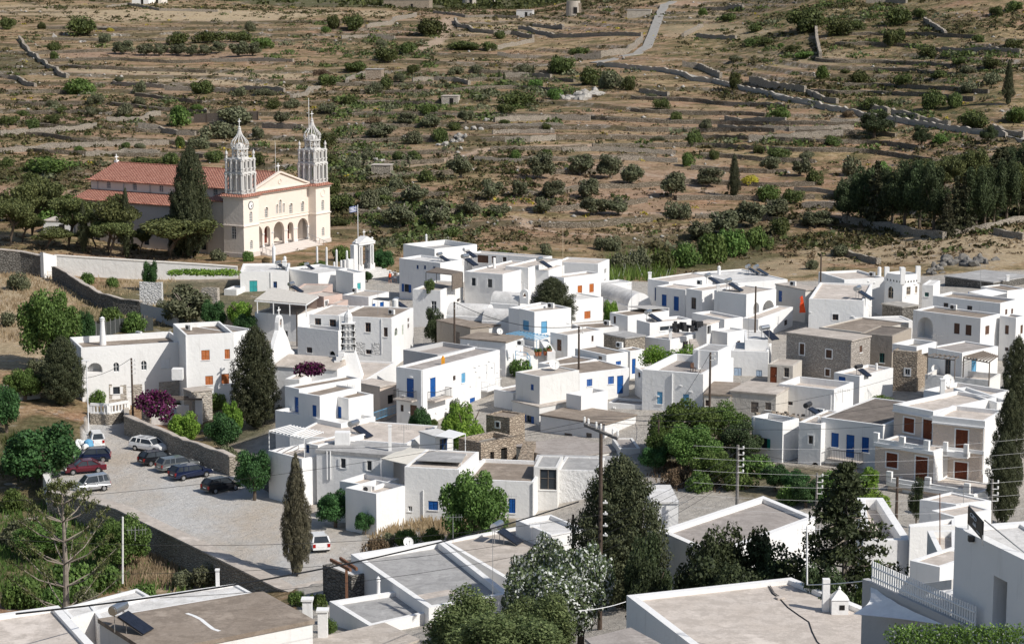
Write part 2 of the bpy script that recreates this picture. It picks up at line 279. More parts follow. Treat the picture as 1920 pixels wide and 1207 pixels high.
def build_terrain():
 us=np.arange(-420,2345,8.0);ds=np.concatenate([np.geomspace(40,378,420),np.geomspace(379,905,820),np.geomspace(912,3200,90)])
 U,D=np.meshgrid(us,ds);X=(U-960)/FPX*D;Y=D;Z=tz(X,Y)
 V=np.stack([X,Y,Z],-1).reshape(-1,3);nr,nc=X.shape
 i=np.arange(nr-1)[:,None]*nc+np.arange(nc-1)[None];F=np.stack([i,i+1,i+nc+1,i+nc],-1).reshape(-1,4)
 me=mesh_np('ground',V,F,M['ground'],True)
 pu,pv=proj(X,Y,Z);z1=np.zeros((nr,nc,4),np.float32);z2=np.zeros((nr,nc,4),np.float32)
 def blob(arr,ch,u,v,ru,rv,s=1.0):
  q=((pu-u)/ru)**2+((pv-v)/rv)**2+(fbm(X*.05,Y*.05,3,ch+40)-.5)*1.1
  arr[...,ch]=np.maximum(arr[...,ch],s*(1-sstep(.55,1.1,q)))
 town=(Y>190)&(Y<352);z1[...,0]=np.where(town,sstep(380,480,pu+(Y-250)*.9),0);z1[...,0]=np.maximum(z1[...,0],np.where((Y<190)&(pu>560),1,0))
 lot=inside(X,Y,LOTXY)&(Y<330);z2[...,2]=lot
 z1[...,0]=np.where(lot,0,z1[...,0]);PAVE=1
 for u,v,ru,rv in((60,1010,260,130),(330,1010,150,90),(60,840,120,70),(250,590,150,50),(400,560,150,45),(420,780,120,60),(1290,480,170,50),(1400,440,90,30),(20,120,70,22),(60,330,120,25),(1320,850,140,70),(1480,910,120,40),(880,985,160,25)):blob(z1,1,u,v,ru,rv,.9)
 for u,v,ru,rv,s in((330,30,260,14,1),(420,145,190,16,1),(250,135,160,12,.9),(590,24,60,6,1),(820,70,14,25,1),(520,160,80,8,.9),(60,20,140,10,.8),(1800,470,160,36,1),(1620,470,140,32,.8),(1850,450,120,30,1),(1450,500,120,20,.7),(30,550,120,70,1),(20,640,90,50,.9),(330,1070,110,45,1),(280,540,60,30,.7),(1290,10,60,8,.9),(1340,60,110,18,.6),(1500,110,100,20,.5),(960,45,130,12,.7),(1330,30,50,12,.8),(700,25,50,6,.9),(950,60,100,8,.6)):blob(z1,2,u,v,ru,rv,s)
 for u,v,ru,rv,s in((700,62,85,12,1),(240,100,190,10,1),(420,108,90,7,.9),(120,195,130,8,.9),(150,225,170,9,.9),(1090,325,160,22,.8),(1230,335,130,24,.8),(1130,370,190,22,.8),(1000,420,160,12,.7),(900,290,120,10,.7),(1250,300,150,18,.5),(1400,240,200,25,.45),(860,25,90,10,.7),(1290,8,40,8,1),(40,240,150,10,.7),(720,250,70,12,.5),(1180,395,160,20,.7),(280,210,100,14,.5),(1350,340,90,20,.6),(1650,330,90,8,.7),(200,490,200,18,.8)):blob(z1,3,u,v,ru,rv,s)
 for u,v,ru,rv,s in((1550,60,350,90,.8),(1700,170,260,60,.7),(760,110,160,50,.6),(830,230,230,60,.7),(680,300,120,80,.7),(1000,160,220,45,.55),(720,420,140,45,.6),(300,60,260,30,.35),(150,390,140,60,.6)):blob(z2,1,u,v,ru,rv,s)
 def ppath(pts,w):
  P=[ground(*p,300,1100)for p in pts]
  for a,b in zip(P,P[1:]):
   d=Vector((b.x-a.x,b.y-a.y));L2=d.length_squared
   t=np.clip(((X-a.x)*d.x+(Y-a.y)*d.y)/L2,0,1);q=np.hypot(X-a.x-t*d.x,Y-a.y-t*d.y)+(fbm(X*.15,Y*.15,2,9)-.5)*w*.8
   z2[...,0]=np.maximum(z2[...,0],1-sstep(w*.6,w*1.1,q))
 ppath([(770,312),(830,300),(900,285),(980,277),(1080,272),(1180,273),(1290,268)],1.6);ppath([(960,405),(985,425),(1050,437),(1140,440),(1230,433),(1290,425)],1.5);ppath([(1080,395),(1160,400),(1250,400),(1330,398)],1.3)
 ppath([(850,318),(950,313),(1060,312),(1180,318),(1290,345),(1350,372)],1.2);ppath([(790,95),(815,80),(835,62),(840,35)],3)
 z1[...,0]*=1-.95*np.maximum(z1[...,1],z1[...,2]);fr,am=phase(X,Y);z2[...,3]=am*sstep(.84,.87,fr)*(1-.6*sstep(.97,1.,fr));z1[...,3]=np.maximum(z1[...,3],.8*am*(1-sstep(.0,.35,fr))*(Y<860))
 z1[...,1]=np.maximum(z1[...,1],.97*(Y>960));z2[...,1]=np.maximum(z2[...,1],.9*(Y>960))
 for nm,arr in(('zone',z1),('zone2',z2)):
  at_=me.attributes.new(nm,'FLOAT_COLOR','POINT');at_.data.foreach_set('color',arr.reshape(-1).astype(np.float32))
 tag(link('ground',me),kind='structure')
def ground_mat():
 s=NT('ground');g=s.n('ShaderNodeNewGeometry');P=g.outputs['Position']
 def mp(sc_):
  m=s.n('ShaderNodeMapping');m.inputs['Scale'].default_value=sc_;s.l(P,m.inputs['Vector']);return m.outputs[0]
 a=s.n('ShaderNodeAttribute',attribute_name='zone');z=s.n('ShaderNodeSeparateColor');s.l(a.outputs['Color'],z.inputs[0])
 a2=s.n('ShaderNodeAttribute',attribute_name='zone2');y=s.n('ShaderNodeSeparateColor');s.l(a2.outputs['Color'],y.inputs[0])
 band=s.noise(mp((.018,.075,.2)),1.0,6,.62);mid=s.noise(mp((.12,.2,.2)),1.0,6,.68);fine=s.noise(mp((1,1,1)),1.1,8,.78);dots=s.noise(mp((1,1,1)),.55,3,.5)
 soil=s.ramp(fine,[(.32,(.15,.085,.048)),(.5,(.33,.195,.115)),(.66,(.49,.345,.235))])
 dry=s.ramp(fine,[(.3,(.14,.096,.043)),(.5,(.335,.24,.128)),(.68,(.53,.405,.245))])
 b=s.mix(s.ramp(band,[(.40,(0,0,0)),(.58,(1,1,1))]),soil,dry)
 green=s.ramp(fine,[(.3,(.036,.036,.014)),(.5,(.098,.088,.034)),(.7,(.215,.175,.08))])
 gm=s.math('ADD',s.ramp(mid,[(.45,(0,0,0)),(.60,(.88,)*3)]),s.math('MULTIPLY',s.math('MULTIPLY',y.outputs[1],s.ramp(dots,[(.40,(0,0,0)),(.56,(1,1,1))])),.8),True)
 b=s.mix(gm,b,green)
 b=s.mix(s.math('MULTIPLY',z.outputs[2],.85),b,s.ramp(fine,[(.3,(.27,.195,.115)),(.5,(.43,.335,.215)),(.7,(.55,.45,.30))]))
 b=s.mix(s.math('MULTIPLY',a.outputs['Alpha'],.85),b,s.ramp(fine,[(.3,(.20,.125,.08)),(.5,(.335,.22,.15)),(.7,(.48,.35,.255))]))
 b=s.mix(s.math('MULTIPLY',z.outputs[1],.8),b,s.ramp(fine,[(.3,(.03,.036,.014)),(.5,(.08,.084,.034)),(.7,(.17,.155,.08))]))
 n=s.n('ShaderNodeSeparateXYZ');s.l(g.outputs['True Normal'],n.inputs[0])
 v=s.n('ShaderNodeTexVoronoi');v.inputs['Scale'].default_value=1.5;s.l(mp((1,1,1.6)),v.inputs['Vector']);vc=s.n('ShaderNodeSeparateColor');s.l(v.outputs['Color'],vc.inputs[0])
 stone=s.ramp(vc.outputs[0],[(0,(.13,.115,.095)),(.5,(.27,.245,.21)),(1,(.43,.40,.36))])
 stone=s.mix(s.ramp(v.outputs['Distance'],[(.35,(0,0,0)),(.6,(.8,)*3)]),stone,(.07,.06,.05))
 sl=s.math('MULTIPLY',s.ramp(n.outputs[2],[(.74,(1,1,1)),(.90,(0,0,0))]),s.math('SUBTRACT',1.0,z.outputs[0],True))
 b=s.mix(s.math('MULTIPLY',sl,.85),b,stone)
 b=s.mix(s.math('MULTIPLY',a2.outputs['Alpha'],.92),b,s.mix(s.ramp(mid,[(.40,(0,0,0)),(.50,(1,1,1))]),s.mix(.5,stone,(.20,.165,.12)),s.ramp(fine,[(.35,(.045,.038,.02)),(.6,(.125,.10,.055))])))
 strew=s.math('MULTIPLY',s.ramp(vc.outputs[1],[(.86,(0,0,0)),(.9,(1,1,1))]),s.ramp(mid,[(.36,(1,1,1)),(.5,(0,0,0))]))
 b=s.mix(s.math('MULTIPLY',strew,.7),b,(.40,.37,.33))
 b=s.mix(s.math('MULTIPLY',y.outputs[0],.85),b,s.ramp(fine,[(.3,(.33,.235,.165)),(.6,(.46,.35,.26))]))
 pav=s.ramp(fine,[(.3,(.30,.27,.235)),(.6,(.50,.46,.405))])
 b=s.mix(z.outputs[0],b,pav)
 lotn=s.noise(mp((.11,.06,1)),1.0,5,.7)
 lot=s.mix(s.ramp(lotn,[(.35,(0,0,0)),(.62,(1,1,1))]),(.50,.43,.35),(.56,.545,.52));lot=s.mix(s.ramp(fine,[(.3,(.5,)*3),(.55,(0,0,0))]),lot,(.40,.365,.325))
 lot=s.mix(s.ramp(s.noise(mp((.3,.12,1)),.7,4,.6),[(.58,(0,0,0)),(.7,(.35,)*3)]),lot,(.34,.35,.33))
 b=s.mix(y.outputs[2],b,lot)
 s.base(b);s.b.inputs['Roughness'].default_value=1
 s.bump(s.math('ADD',fine,s.math('MULTIPLY',mid,.6)),.8,.5);M['ground']=s.m
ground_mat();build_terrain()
def ribbon(name,pix,w,mat,lift=.22,d0=300):
 P=[ground(*p,d0,1100)for p in pix];Q=[]
 for a,b in zip(P,P[1:]):
  m=max(2,int((b-a).length/6));Q+=[a.lerp(b,i/m)for i in range(m)]
 Q.append(P[-1]);v=[];
 for i,q in enumerate(Q):
  d=(Q[min(i+1,len(Q)-1)]-Q[max(i-1,0)]);d.z=0;d.normalize();nrm=Vector((-d.y,d.x,0))
  e=[q+nrm*w*s for s in(-.5,-.17,.17,.5)];zc=max(gz(p.x,p.y)for p in e)
  v+=[Vector((p.x,p.y,zc+lift))for p in e]
 f=[(4*i+k,4*i+k+1,4*i+k+5,4*i+k+4)for i in range(len(Q)-1)for k in range(3)]
 mb=MB();mb.add(v,f);base=[(p+Vector((0,0,-1.4)))for p in v]
 n=len(v);
 for k in(0,3):
  mb.add([v[4*i+k]for i in range(len(Q))]+[base[4*i+k]for i in range(len(Q))],[(i,i+1,len(Q)+i+1,len(Q)+i)for i in range(len(Q)-1)])
 return tag(mb.build(name,mat),kind='structure'),Q
plain('roadgrey',(.29,.275,.25),.95,0,.15,.8)
_,RA=ribbon('hill_road',[(1112,119),(1150,113),(1195,102),(1214,90),(1221,72),(1231,46),(1240,22),(1246,12),(1262,4)],3.0,'roadgrey')
_,RB=ribbon('hillside_track',[(1125,122),(1180,128),(1240,134),(1290,143),(1340,155),(1400,170),(1460,183),(1520,196),(1600,212),(1680,226),(1760,240),(1850,252),(1925,268)],2.6,'roadgrey',.35)
def wall_strip(P,h,th,mat,label,cat='stone wall',name='dry_stone_wall',group=None,jit=.16,cap=None,seg=1.2,zfix=None,flat=False,base=-.8):
 Q=[]
 for a,b in zip(P,P[1:]):
  m=max(1,int((Vector((b.x-a.x,b.y-a.y,0))).length/seg));Q+=[a.lerp(b,i/m)for i in range(m)]
 Q.append(P[-1]);o=P[0].copy();mb=MB(o);v=[];rr=random.Random(int(abs(o.x*7+o.y*13)))
 for i,q in enumerate(Q):
  d=(Q[min(i+1,len(Q)-1)]-Q[max(i-1,0)]);d.z=0;d.normalize();n=Vector((-d.y,d.x,0));g=gz(q.x,q.y)if zfix is None else q.z
  t=g+h*(1 if flat else 1+rr.uniform(-jit,jit));w=th/2
  v+=[Vector((q.x,q.y,0))-n*w*1.1+Vector((0,0,g+base)),Vector((q.x,q.y,0))-n*w+Vector((0,0,t)),Vector((q.x,q.y,0))+n*w+Vector((0,0,t-(0 if flat else rr.uniform(0,.15)))),Vector((q.x,q.y,0))+n*w*1.1+Vector((0,0,g+base))]
 k=len(Q);f=[(4*i+j,4*i+j+1,4*i+j+5,4*i+j+4)for i in range(k-1)for j in range(3)]+[(0,1,2,3),(4*k-4,4*k-1,4*k-2,4*k-3)]
 mb.add(v,f)
 ob=mb.build(name,mat,None,o);tag(ob,label,cat,group,'thing')
 if cap:
  mc=MB(o);vv=[]
  for i in range(k):
   a,b=v[4*i+1],v[4*i+2];d=(b-a);vv+=[a-d*.12+Vector((0,0,.02)),a-d*.12+Vector((0,0,.17)),b+d*.12+Vector((0,0,.17)),b+d*.12+Vector((0,0,.02))]
  mc.add(vv,f);mc.build('coping',cap,ob,(0,0,0))
 return ob
def pwall(crop,pix,h,th,mat,label,d0=250,d1=1100,**k):
 return wall_strip([ground(*cp(crop,p),d0,d1)for p in pix],h,th,mat,label,**k)
GW='dry stone walls of the hill terraces'
HW=[('Q',[(110,225),(160,290),(230,355),(330,420),(380,440)],1.3,'dark stone wall running down the pasture at far left'),('Q',[(0,440),(60,445),(130,470),(200,490)],1.2,'pale rubble wall crossing the left edge below the green pasture'),('Q',[(600,45),(720,30),(900,62),(1050,65),(1225,70)],1.0,'long dark wall at the top of the straw field, left of the windmills'),('Q',[(0,770),(160,760),(360,745),(540,720)],1.5,'broad rubble wall under the red earth terrace left of the church'),('Q',[(780,720),(900,735),(1000,760),(1100,765)],1.2,'rubble wall just beyond the church nave roof'),('Q',[(0,860),(300,835),(600,825),(950,815)],1.2,'long grey wall behind the red tiled church roof'),('Q',[(480,880),(700,870),(900,872)],1.2,'short wall above the church roof cross'),('Q',[(930,510),(1100,515),(1300,525),(1600,525)],1.3,'pale wall at the foot of the mown straw field'),('Q',[(1480,720),(1600,725),(1700,730)],1.2,'low wall between the two church towers'),('Q',[(600,690),(750,690),(900,650)],1.3,'grey wall climbing beside the red strip above the church'),('Q',[(640,480),(800,490),(930,500)],1.1,'grey wall left of the dark bush below the straw field'),('Q',[(1180,345),(1400,345),(1650,350)],1.0,'thin wall along the lower edge of the olive row'),('Q',[(1640,560),(1730,530),(1800,505)],1.2,'slanting wall above the right church tower'),('T',[(0,220),(150,215),(300,225)],1.2,'wall under the red ploughed plot near the hilltop'),('T',[(140,160),(280,140),(420,95)],1.4,'pale broad wall rising beside the round dark bushes'),('T',[(640,120),(660,155),(740,180),(860,195),(960,195),(1080,215)],1.3,'curving dark wall enclosing the pasture below the windmills'),('T',[(520,75),(700,100),(860,100),(1000,105)],1.0,'thin wall along the crest path'),('T',[(1000,165),(1100,190),(1200,215),(1350,210),(1690,205)],1.2,'long wall across the slope left of the hilltop road'),('T',[(1080,150),(1180,160),(1250,165)],1.0,'short dark wall inside the hilltop pasture'),('T',[(820,290),(900,275),(1000,255),(1080,240)],1.3,'pale wall below the curved pasture'),('T',[(880,310),(960,325),(1040,330)],1.1,'short wall with a boulder at its end'),('T',[(1310,340),(1460,325),(1620,290),(1690,240)],1.8,'tall pale masonry wall beside the bend of the hilltop road'),('T',[(400,460),(520,455),(640,460),(720,480)],1.2,'wall across the bushy slope above the stone hut'),('T',[(920,435),(1060,435),(1180,445)],1.3,'straight retaining wall by two small cypresses'),('T',[(30,470),(90,440),(140,420)],1.2,'wall corner beside the ruin left of the bushes'),('T',[(860,690),(1000,680),(1180,675),(1400,680)],1.2,'upper stony wall of the bare terraces'),('T',[(840,725),(1000,720),(1250,725)],1.0,'second stony wall of the bare terraces'),('T',[(850,755),(1000,750),(1200,750)],.9,'third stony wall of the bare terraces'),('T',[(920,800),(1060,800),(1200,790)],1.2,'grey wall patch above the olive grove path'),('T',[(1240,855),(1400,850),(1600,855),(1880,870)],1.0,'low bank wall right above the grove olives'),('T',[(750,905),(900,910),(1020,915)],.9,'low wall at the left end of the grove'),('T',[(1680,520),(1760,535),(1840,545)],1.2,'short wall right of the rock outcrop'),('T',[(1500,900),(1700,905),(1890,915)],1.0,'bank wall on the right side of the grove'),('U',[(0,375),(90,385),(215,440)],1.5,'tall wall section above the start of the sloping track'),('U',[(380,460),(450,480),(560,510),(690,520)],1.6,'tall curved wall above the middle of the sloping track'),('U',[(700,530),(780,565),(870,585)],1.2,'broken wall right of the tall curved wall'),('U',[(1060,620),(1160,645)],1.6,'high wall stub beside the dark tree on the track'),('U',[(1180,650),(1330,680)],1.5,'high dark wall upslope of the track at right'),('U',[(1340,690),(1500,720)],1.5,'crumbled wall continuing right along the track'),('U',[(1750,740),(1830,770),(1920,785)],1.5,'dark wall at the right edge by the track'),('U',[(240,680),(400,690),(580,690)],1.1,'terrace wall below the start of the track'),('U',[(830,690),(930,695),(1010,690)],1.1,'dark terrace wall left of the big tree under the track'),('U',[(200,730),(420,735),(600,735)],1.1,'second terrace wall under the track'),('U',[(600,740),(800,735),(960,730)],1.1,'second terrace wall reaching the big tree'),('U',[(370,800),(600,790),(900,770)],1.5,'pale terrace wall above the dark bushes in mid slope'),('U',[(240,595),(400,600),(560,605)],1.0,'thin terrace wall just beneath the track'),('U',[(750,170),(755,240),(775,330)],1.6,'dark wall running straight down from the thicket'),('U',[(1360,120),(1420,160),(1480,200)],1.2,'diagonal wall in the scrub near the top right'),('U',[(80,210),(200,220),(300,225)],1.2,'rocky wall above the bare field at top'),('U',[(0,210),(60,180),(110,155)],1.3,'slanting pale wall right of the hilltop road'),('U',[(1030,20),(1150,15),(1260,20)],1.2,'wall at the top of the right slope'),('U',[(1460,290),(1600,300),(1900,300)],1.0,'thin wall in the scrub on the right slope'),('U',[(130,60),(260,50),(340,50)],1.2,'wall below the ploughed plot by the hilltop road'),('U',[(670,1170),(800,1170),(880,1175)],1.2,'stone wall left of the dark pine wood'),('U',[(630,1075),(760,1080),(880,1100)],.9,'low bank wall left of the dark pine wood'),('W',[(0,990),(150,1010),(300,1045),(440,1085)],1.0,'curved dark wall below the dry field behind the horned tower'),('W',[(100,680),(300,710),(500,750),(700,800),(900,830),(1060,850)],1.3,'shaded boundary wall in front of the pine wood'),('W',[(1110,820),(1250,790),(1450,760),(1650,710),(1810,680)],1.1,'pale wall along the front of the pine wood'),('W',[(1540,800),(1650,825),(1810,855)],1.1,'dark wall inside the golden field at right')]
for c,px_,h,lb in HW:pwall(c,px_,h,.8,'stone',lb,group=GW)
off=[]
for i,q in enumerate(RB[::2]):off.append(q+Vector((-.35,-1.6,0)))
wall_strip(off,1.25,.7,'stonepale','long low parapet wall following the lower side of the sloping track',group=GW)
TW_=[]
def terrace_walls(u0,u1,v0,v1,n,step=9):
 for q in range(n):
  p=ground((u0+u1)/2,v1+(v0-v1)*(q+.5)/n,380,1000);Y=p.y;um=(u0+u1)/2;S=np.arange(Y-9,Y+16,.25);T=phase(np.full(S.shape,0)+(um-960)/FPX*S,S)[0];k=np.nonzero((T[:-1]<.84)&(T[1:]>=.84))[0]
  if not len(k):continue
  Ym=S[k[np.argmin(abs(S[k]-Y))]]
  for sgn in(-1,1):
   Yc=Ym;P=[];lim=(u1-u0)/2*random.uniform(.55,1)
   for d in np.arange(0,lim,step):
    u=um+sgn*d;S=np.arange(Yc-3,Yc+3,.2);T,am=phase((u-960)/FPX*S,S);k=np.nonzero((T[:-1]<.84)&(T[1:]>=.84))[0]
    if not len(k):break
    Yc=S[k[np.argmin(abs(S[k]-Yc))]];P.append(Vector(((u-960)/FPX*Yc,Yc,0)))
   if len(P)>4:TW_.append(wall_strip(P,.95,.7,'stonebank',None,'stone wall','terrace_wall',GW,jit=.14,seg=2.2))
for a in((1100,1500,190,290,7),(1420,1760,225,300,5),(860,1160,200,290,6),(0,200,165,300,6),(200,420,160,290,6),(620,860,150,290,7),(820,1100,105,190,4),(1280,1560,50,150,5),(1500,1860,60,190,6),(960,1250,290,420,6),(1250,1540,290,400,6),(0,420,50,140,5),(620,900,300,420,5)):terrace_walls(*a)
def leaves(C,R,n,size,seed=0,out=.5,shell=.5,elong=1.5,up=0.0,var=.5):
 r=np.random.default_rng(seed);C=np.asarray(C,float);R=np.asarray(R,float)
 if R.ndim==1:R=np.repeat(R[:,None],3,1)
 w=(R[:,0]*R[:,1]+R[:,1]*R[:,2]+R[:,0]*R[:,2]);k=r.choice(len(C),n,p=w/w.sum())
 d=r.normal(size=(n,3));d/=np.linalg.norm(d,axis=1)[:,None];rad=shell+(1-shell)*r.random(n)**.7
 p=C[k]+d*R[k]*rad[:,None];q=r.normal(size=(n,3));q/=np.linalg.norm(q,axis=1)[:,None]
 nn=d*out+q*(1-out);nn[:,2]+=.15;nn/=np.linalg.norm(nn,axis=1)[:,None]+1e-9
 t=r.normal(size=(n,3));t[:,2]+=up*3;t-=nn*(t*nn).sum(1)[:,None];t/=np.linalg.norm(t,axis=1)[:,None]+1e-9;b=np.cross(nn,t)
 s=size*(1-var+2*var*r.random(n))[:,None]
 V=np.stack([p-t*s*elong*.5,p+b*s*.5,p+t*s*elong*.5,p-b*s*.5],1).reshape(-1,3);return V
def quads(V):return np.arange(len(V)).reshape(-1,4)
PROTO={}
def crown(kind,i):
 r=np.random.default_rng(hash((len(kind),i,kind[:1]))%9999 if False else sum(map(ord,kind))*31+i);rr=random.Random(sum(map(ord,kind))+i)
 tr=MB();tm='bark';mat='lf_shrub';w=2;h=2
 if kind in('olive','broad','bright','poplar','fig','deep','almond'):
  big=kind in('broad','poplar','deep','fig','almond');k=26 if big else 15;C=[];R=[]
  for q in range(k):
   a=rr.uniform(0,2*math.pi);e=rr.uniform(-.55,1);rad=rr.uniform(.45,.78);c=math.sqrt(max(0,1-e*e*.8))
   C.append((1.0*rad*c*math.cos(a),1.0*rad*c*math.sin(a),1.25+.72*rad*e*1.2));R.append(rr.uniform(.24,.40)*(.85 if big else 1))
  C.append((0,0,1.2));R.append(.62)
  n,lf=dict(olive=(3200,.09),broad=(15000,.048),bright=(9000,.062),poplar=(20000,.038),fig=(12000,.056),deep=(14000,.046),almond=(24000,.032))[kind]
  V=leaves(C,np.array(R),n,lf,i*7+3,.45,.45,1.7 if kind in('olive','poplar','almond')else 1.3)
  mat=dict(almond='lf_almond',olive='lf_olive',broad='lf_green',bright='lf_bright',poplar='lf_poplar',fig='lf_fig',deep='lf_deep')[kind];tm='barkgrey' if kind=='olive' else 'bark'
  tr.tube([(0,0,-.3),(.05,.02,.3),(-.03,.05,.75),(.02,0,1.2)],[.11,.085,.07,.04],7)
  for q in range(5):
   a=rr.uniform(0,6.28);tr.tube([(0,.02,.6),(.3*math.cos(a),.3*math.sin(a),1.0),(.6*math.cos(a),.6*math.sin(a),1.45)],[.05,.035,.015],5)
  if kind in('broad','fig','deep','poplar','almond'):V[:,2]=np.maximum(.1,1.25+(V[:,2]-1.25)*1.22-.12)
  if kind in('olive','bright'):V[:,2]=np.maximum(V[:,2]-.42+.0*V[:,2],.12)
  w,h=2.0,(1.75 if kind in('olive','bright')else 2.15)
 elif kind in('shrub','bush','bushgreen','bushdry','bushyellow'):
  C=[];R=[]
  for q in range(11):
   a=rr.uniform(0,6.28);rad=rr.uniform(.25,.72);C.append((rad*math.cos(a),rad*.85*math.sin(a),rr.uniform(.22,.62)*(1.05-rad*.5)));R.append(rr.uniform(.22,.40))
  C.append((0,0,.35));R.append(.5);C=np.array(C);R=np.array(R)
  V=leaves(C,np.stack([R,R,R*.85],1),2400,.074,i+50,.5,.5,1.3);V[:,2]=np.maximum(V[:,2],-.15)
  mat=dict(shrub='lf_shrub',bush='lf_olive',bushgreen='lf_green',bushdry='lf_dry',bushyellow='lf_yellow')[kind];w,h=2.0,.95;tr=None
 elif kind in('cypress','spindle','cyprespale','juniper'):
  C=[];R=[];N=150 if kind!='juniper' else 170
  for q in range(N):
   t=(q+.5)/N;a=q*2.399
   prof=dict(cypress=min(1,(t/.14)**.6)*min(1,((1-t)/.30)**.62),spindle=min(1,(t/.2)**.7)*((1-t)**.62)*1.15,cyprespale=min(1,(t/.12)**.6)*min(1,((1-t)/.55)**.75),juniper=min(1,(t/.10)**.5)*min(1,((1-t)/.5)**.5))[kind]
   rad=(.40)*prof*rr.uniform(.55,1.03);C.append((rad*math.cos(a),rad*math.sin(a),.09+.90*t));R.append((.085*(.5+.6*prof),.085*(.5+.6*prof),.052))
  n=34000 if kind!='spindle' else 11000
  V=leaves(C,np.array(R),n,.0125 if kind!='spindle' else .0165,i+9,.55,.35,1.5,.6);V[:,:2]*=1.0;C0=[(0,0,.1+.8*q/8)for q in range(9)];R0=[(.26*(1-abs(q-3)/9),.26*(1-abs(q-3)/9),.09)for q in range(9)]
  V=np.concatenate([V,leaves(C0,np.array(R0),1500,.05,i+77,.7,.8)]);mat='lf_cyprespale' if kind=='cyprespale' else 'lf_cypress'
  tr.tube([(0,0,-.05),(0,0,.2),(0,0,.7)],[.028,.024,.01],8);tm='barkgrey';w,h=.96,1.0
 elif kind=='pine':
  C=[];R=[]
  for q in range(16):
   a=rr.uniform(0,6.28);rad=rr.uniform(.1,.85);C.append((rad*math.cos(a)+.12,rad*math.sin(a),1.25+rr.uniform(-.25,.42)*(1.1-rad*.6)));R.append((rr.uniform(.32,.5),rr.uniform(.32,.5),rr.uniform(.17,.27)))
  V=leaves(C,np.array(R),11000,.042,i+5,.3,.4,2.0);mat='lf_pine'
  tr.tube([(-.15,0,-.2),(-.1,0,.35),(.06,.02,.8),(.12,0,1.25)],[.075,.06,.05,.03],7)
  for q in range(6):
   a=rr.uniform(0,6.28);tr.tube([(.04,0,.75),(.35*math.cos(a)+.1,.35*math.sin(a),1.05),(.7*math.cos(a)+.1,.7*math.sin(a),1.25)],[.035,.025,.012],5)
  w,h=2.1,1.75
 elif kind in('conifer','cedar'):
  C=[];R=[];N=17 if kind=='conifer' else 24
  for q in range(N):
   t=q/(N-1);m=7 if kind=='conifer' else 6
   for k in range(m):
    a=rr.uniform(0,6.28);L=(1-t)**.8*(.33 if kind=='conifer' else .44)*rr.uniform(.5,1.1)+.02
    for z in((.45,.8,1.0)if kind=='cedar' else(.55,.95)):
     C.append((L*z*math.cos(a),L*z*math.sin(a),.10+.88*t-.03*z*L/.3));R.append((.055+.05*(1-t),.055+.05*(1-t),.022+.008*(1-t)))
  V=leaves(C,np.array(R),17000 if kind=='cedar' else 5200,.0135 if kind=='cedar' else .028,i+3,.25,.2,1.9);mat='lf_conifer' if kind=='conifer' else 'lf_deep'
  tr.tube([(0,0,-.05),(0,0,.5),(0,0,.97)],[.022,.015,.004],7);w,h=.74 if kind=='conifer' else .95,1.0;tm='barkgrey'
  if kind=='cedar':
   for q in range(30):
    a=rr.uniform(0,6.28);t=rr.uniform(.1,.9);L=(1-t)**.8*.42;tr.tube([(0,0,.1+.85*t),(L*math.cos(a),L*math.sin(a),.1+.85*t)],[.006,.002],4)
 cm=mesh_np(kind+'_crown',V,quads(V),M[mat]);tmesh=None
 if tr is not None:
  o=tr.build('trunk',tm);tmesh=o.data;bpy.data.objects.remove(o)
 return(cm,tmesh,w,h)
def proto(kind,i):
 if(kind,i)not in PROTO:PROTO[(kind,i)]=crown(kind,i)
 return PROTO[(kind,i)]
NV=dict(olive=4,shrub=5,bush=5,bushgreen=3,bushdry=3,bushyellow=2,conifer=4,cypress=3,spindle=2,pine=4,broad=2,bright=2)
ALLV=[]
def plant(kind,u,vb=None,vt=None,wpx=30,label=None,cat='tree',name=None,D=None,group=None,zb=None,i=None,d0=60):
 if D is None:p=ground(u,vb,d0)
 else:
  p=at(u,600,D);p.z=gz(p.x,p.y)if zb is None else zb
 if D is not None and zb is None and kind.startswith(('bush','shrub')):
  q=ground(u,vt+wpx*.72,D-2,500)
  if q.y>D:D=min(q.y,D+22);p=at(u,600,D);p.z=gz(p.x,p.y)
 sc_=FPX/(p.y*CP+(CAMZ-p.z)*SP);
 if vb is not None:H=(vb-vt)/sc_/.985
 else:H=at(u,vt,p.y).z-p.z
 if d0==355:wpx*=1.18;H*=1.12
 wpx*={'cypress':1.22,'juniper':1.22,'spindle':1.12,'cedar':1.3,'pine':1.12}.get(kind,1)
 W=wpx/sc_;i=random.randrange(NV.get(kind,1))if i is None else i
 cm,tm,w,h=proto(kind,i);s=(W/w,W/w,max(H,.3)/h)
 nm=name or dict(olive='olive_tree',pine='pine_tree',cypress='cypress_tree',spindle='cypress_tree',cyprespale='cypress_tree',juniper='cypress_tree',conifer='conifer_tree',cedar='cedar_tree',broad='leafy_tree',bright='lemon_tree',poplar='poplar_tree',fig='fig_tree',deep='leafy_tree',almond='leafy_tree').get(kind,'shrub')
 rz=random.uniform(0,6.28)if kind!='pine' else random.choice((0,.3,-.3,2.8))
 if tm is None:
  o=link(nm,cm,None,p)
 else:
  o=empty(nm,p);link('trunk',tm,o);link('crown',cm,o)
 o.rotation_euler=(0,0,rz);o.scale=s;tag(o,label,cat,group);ALLV.append(o);return o
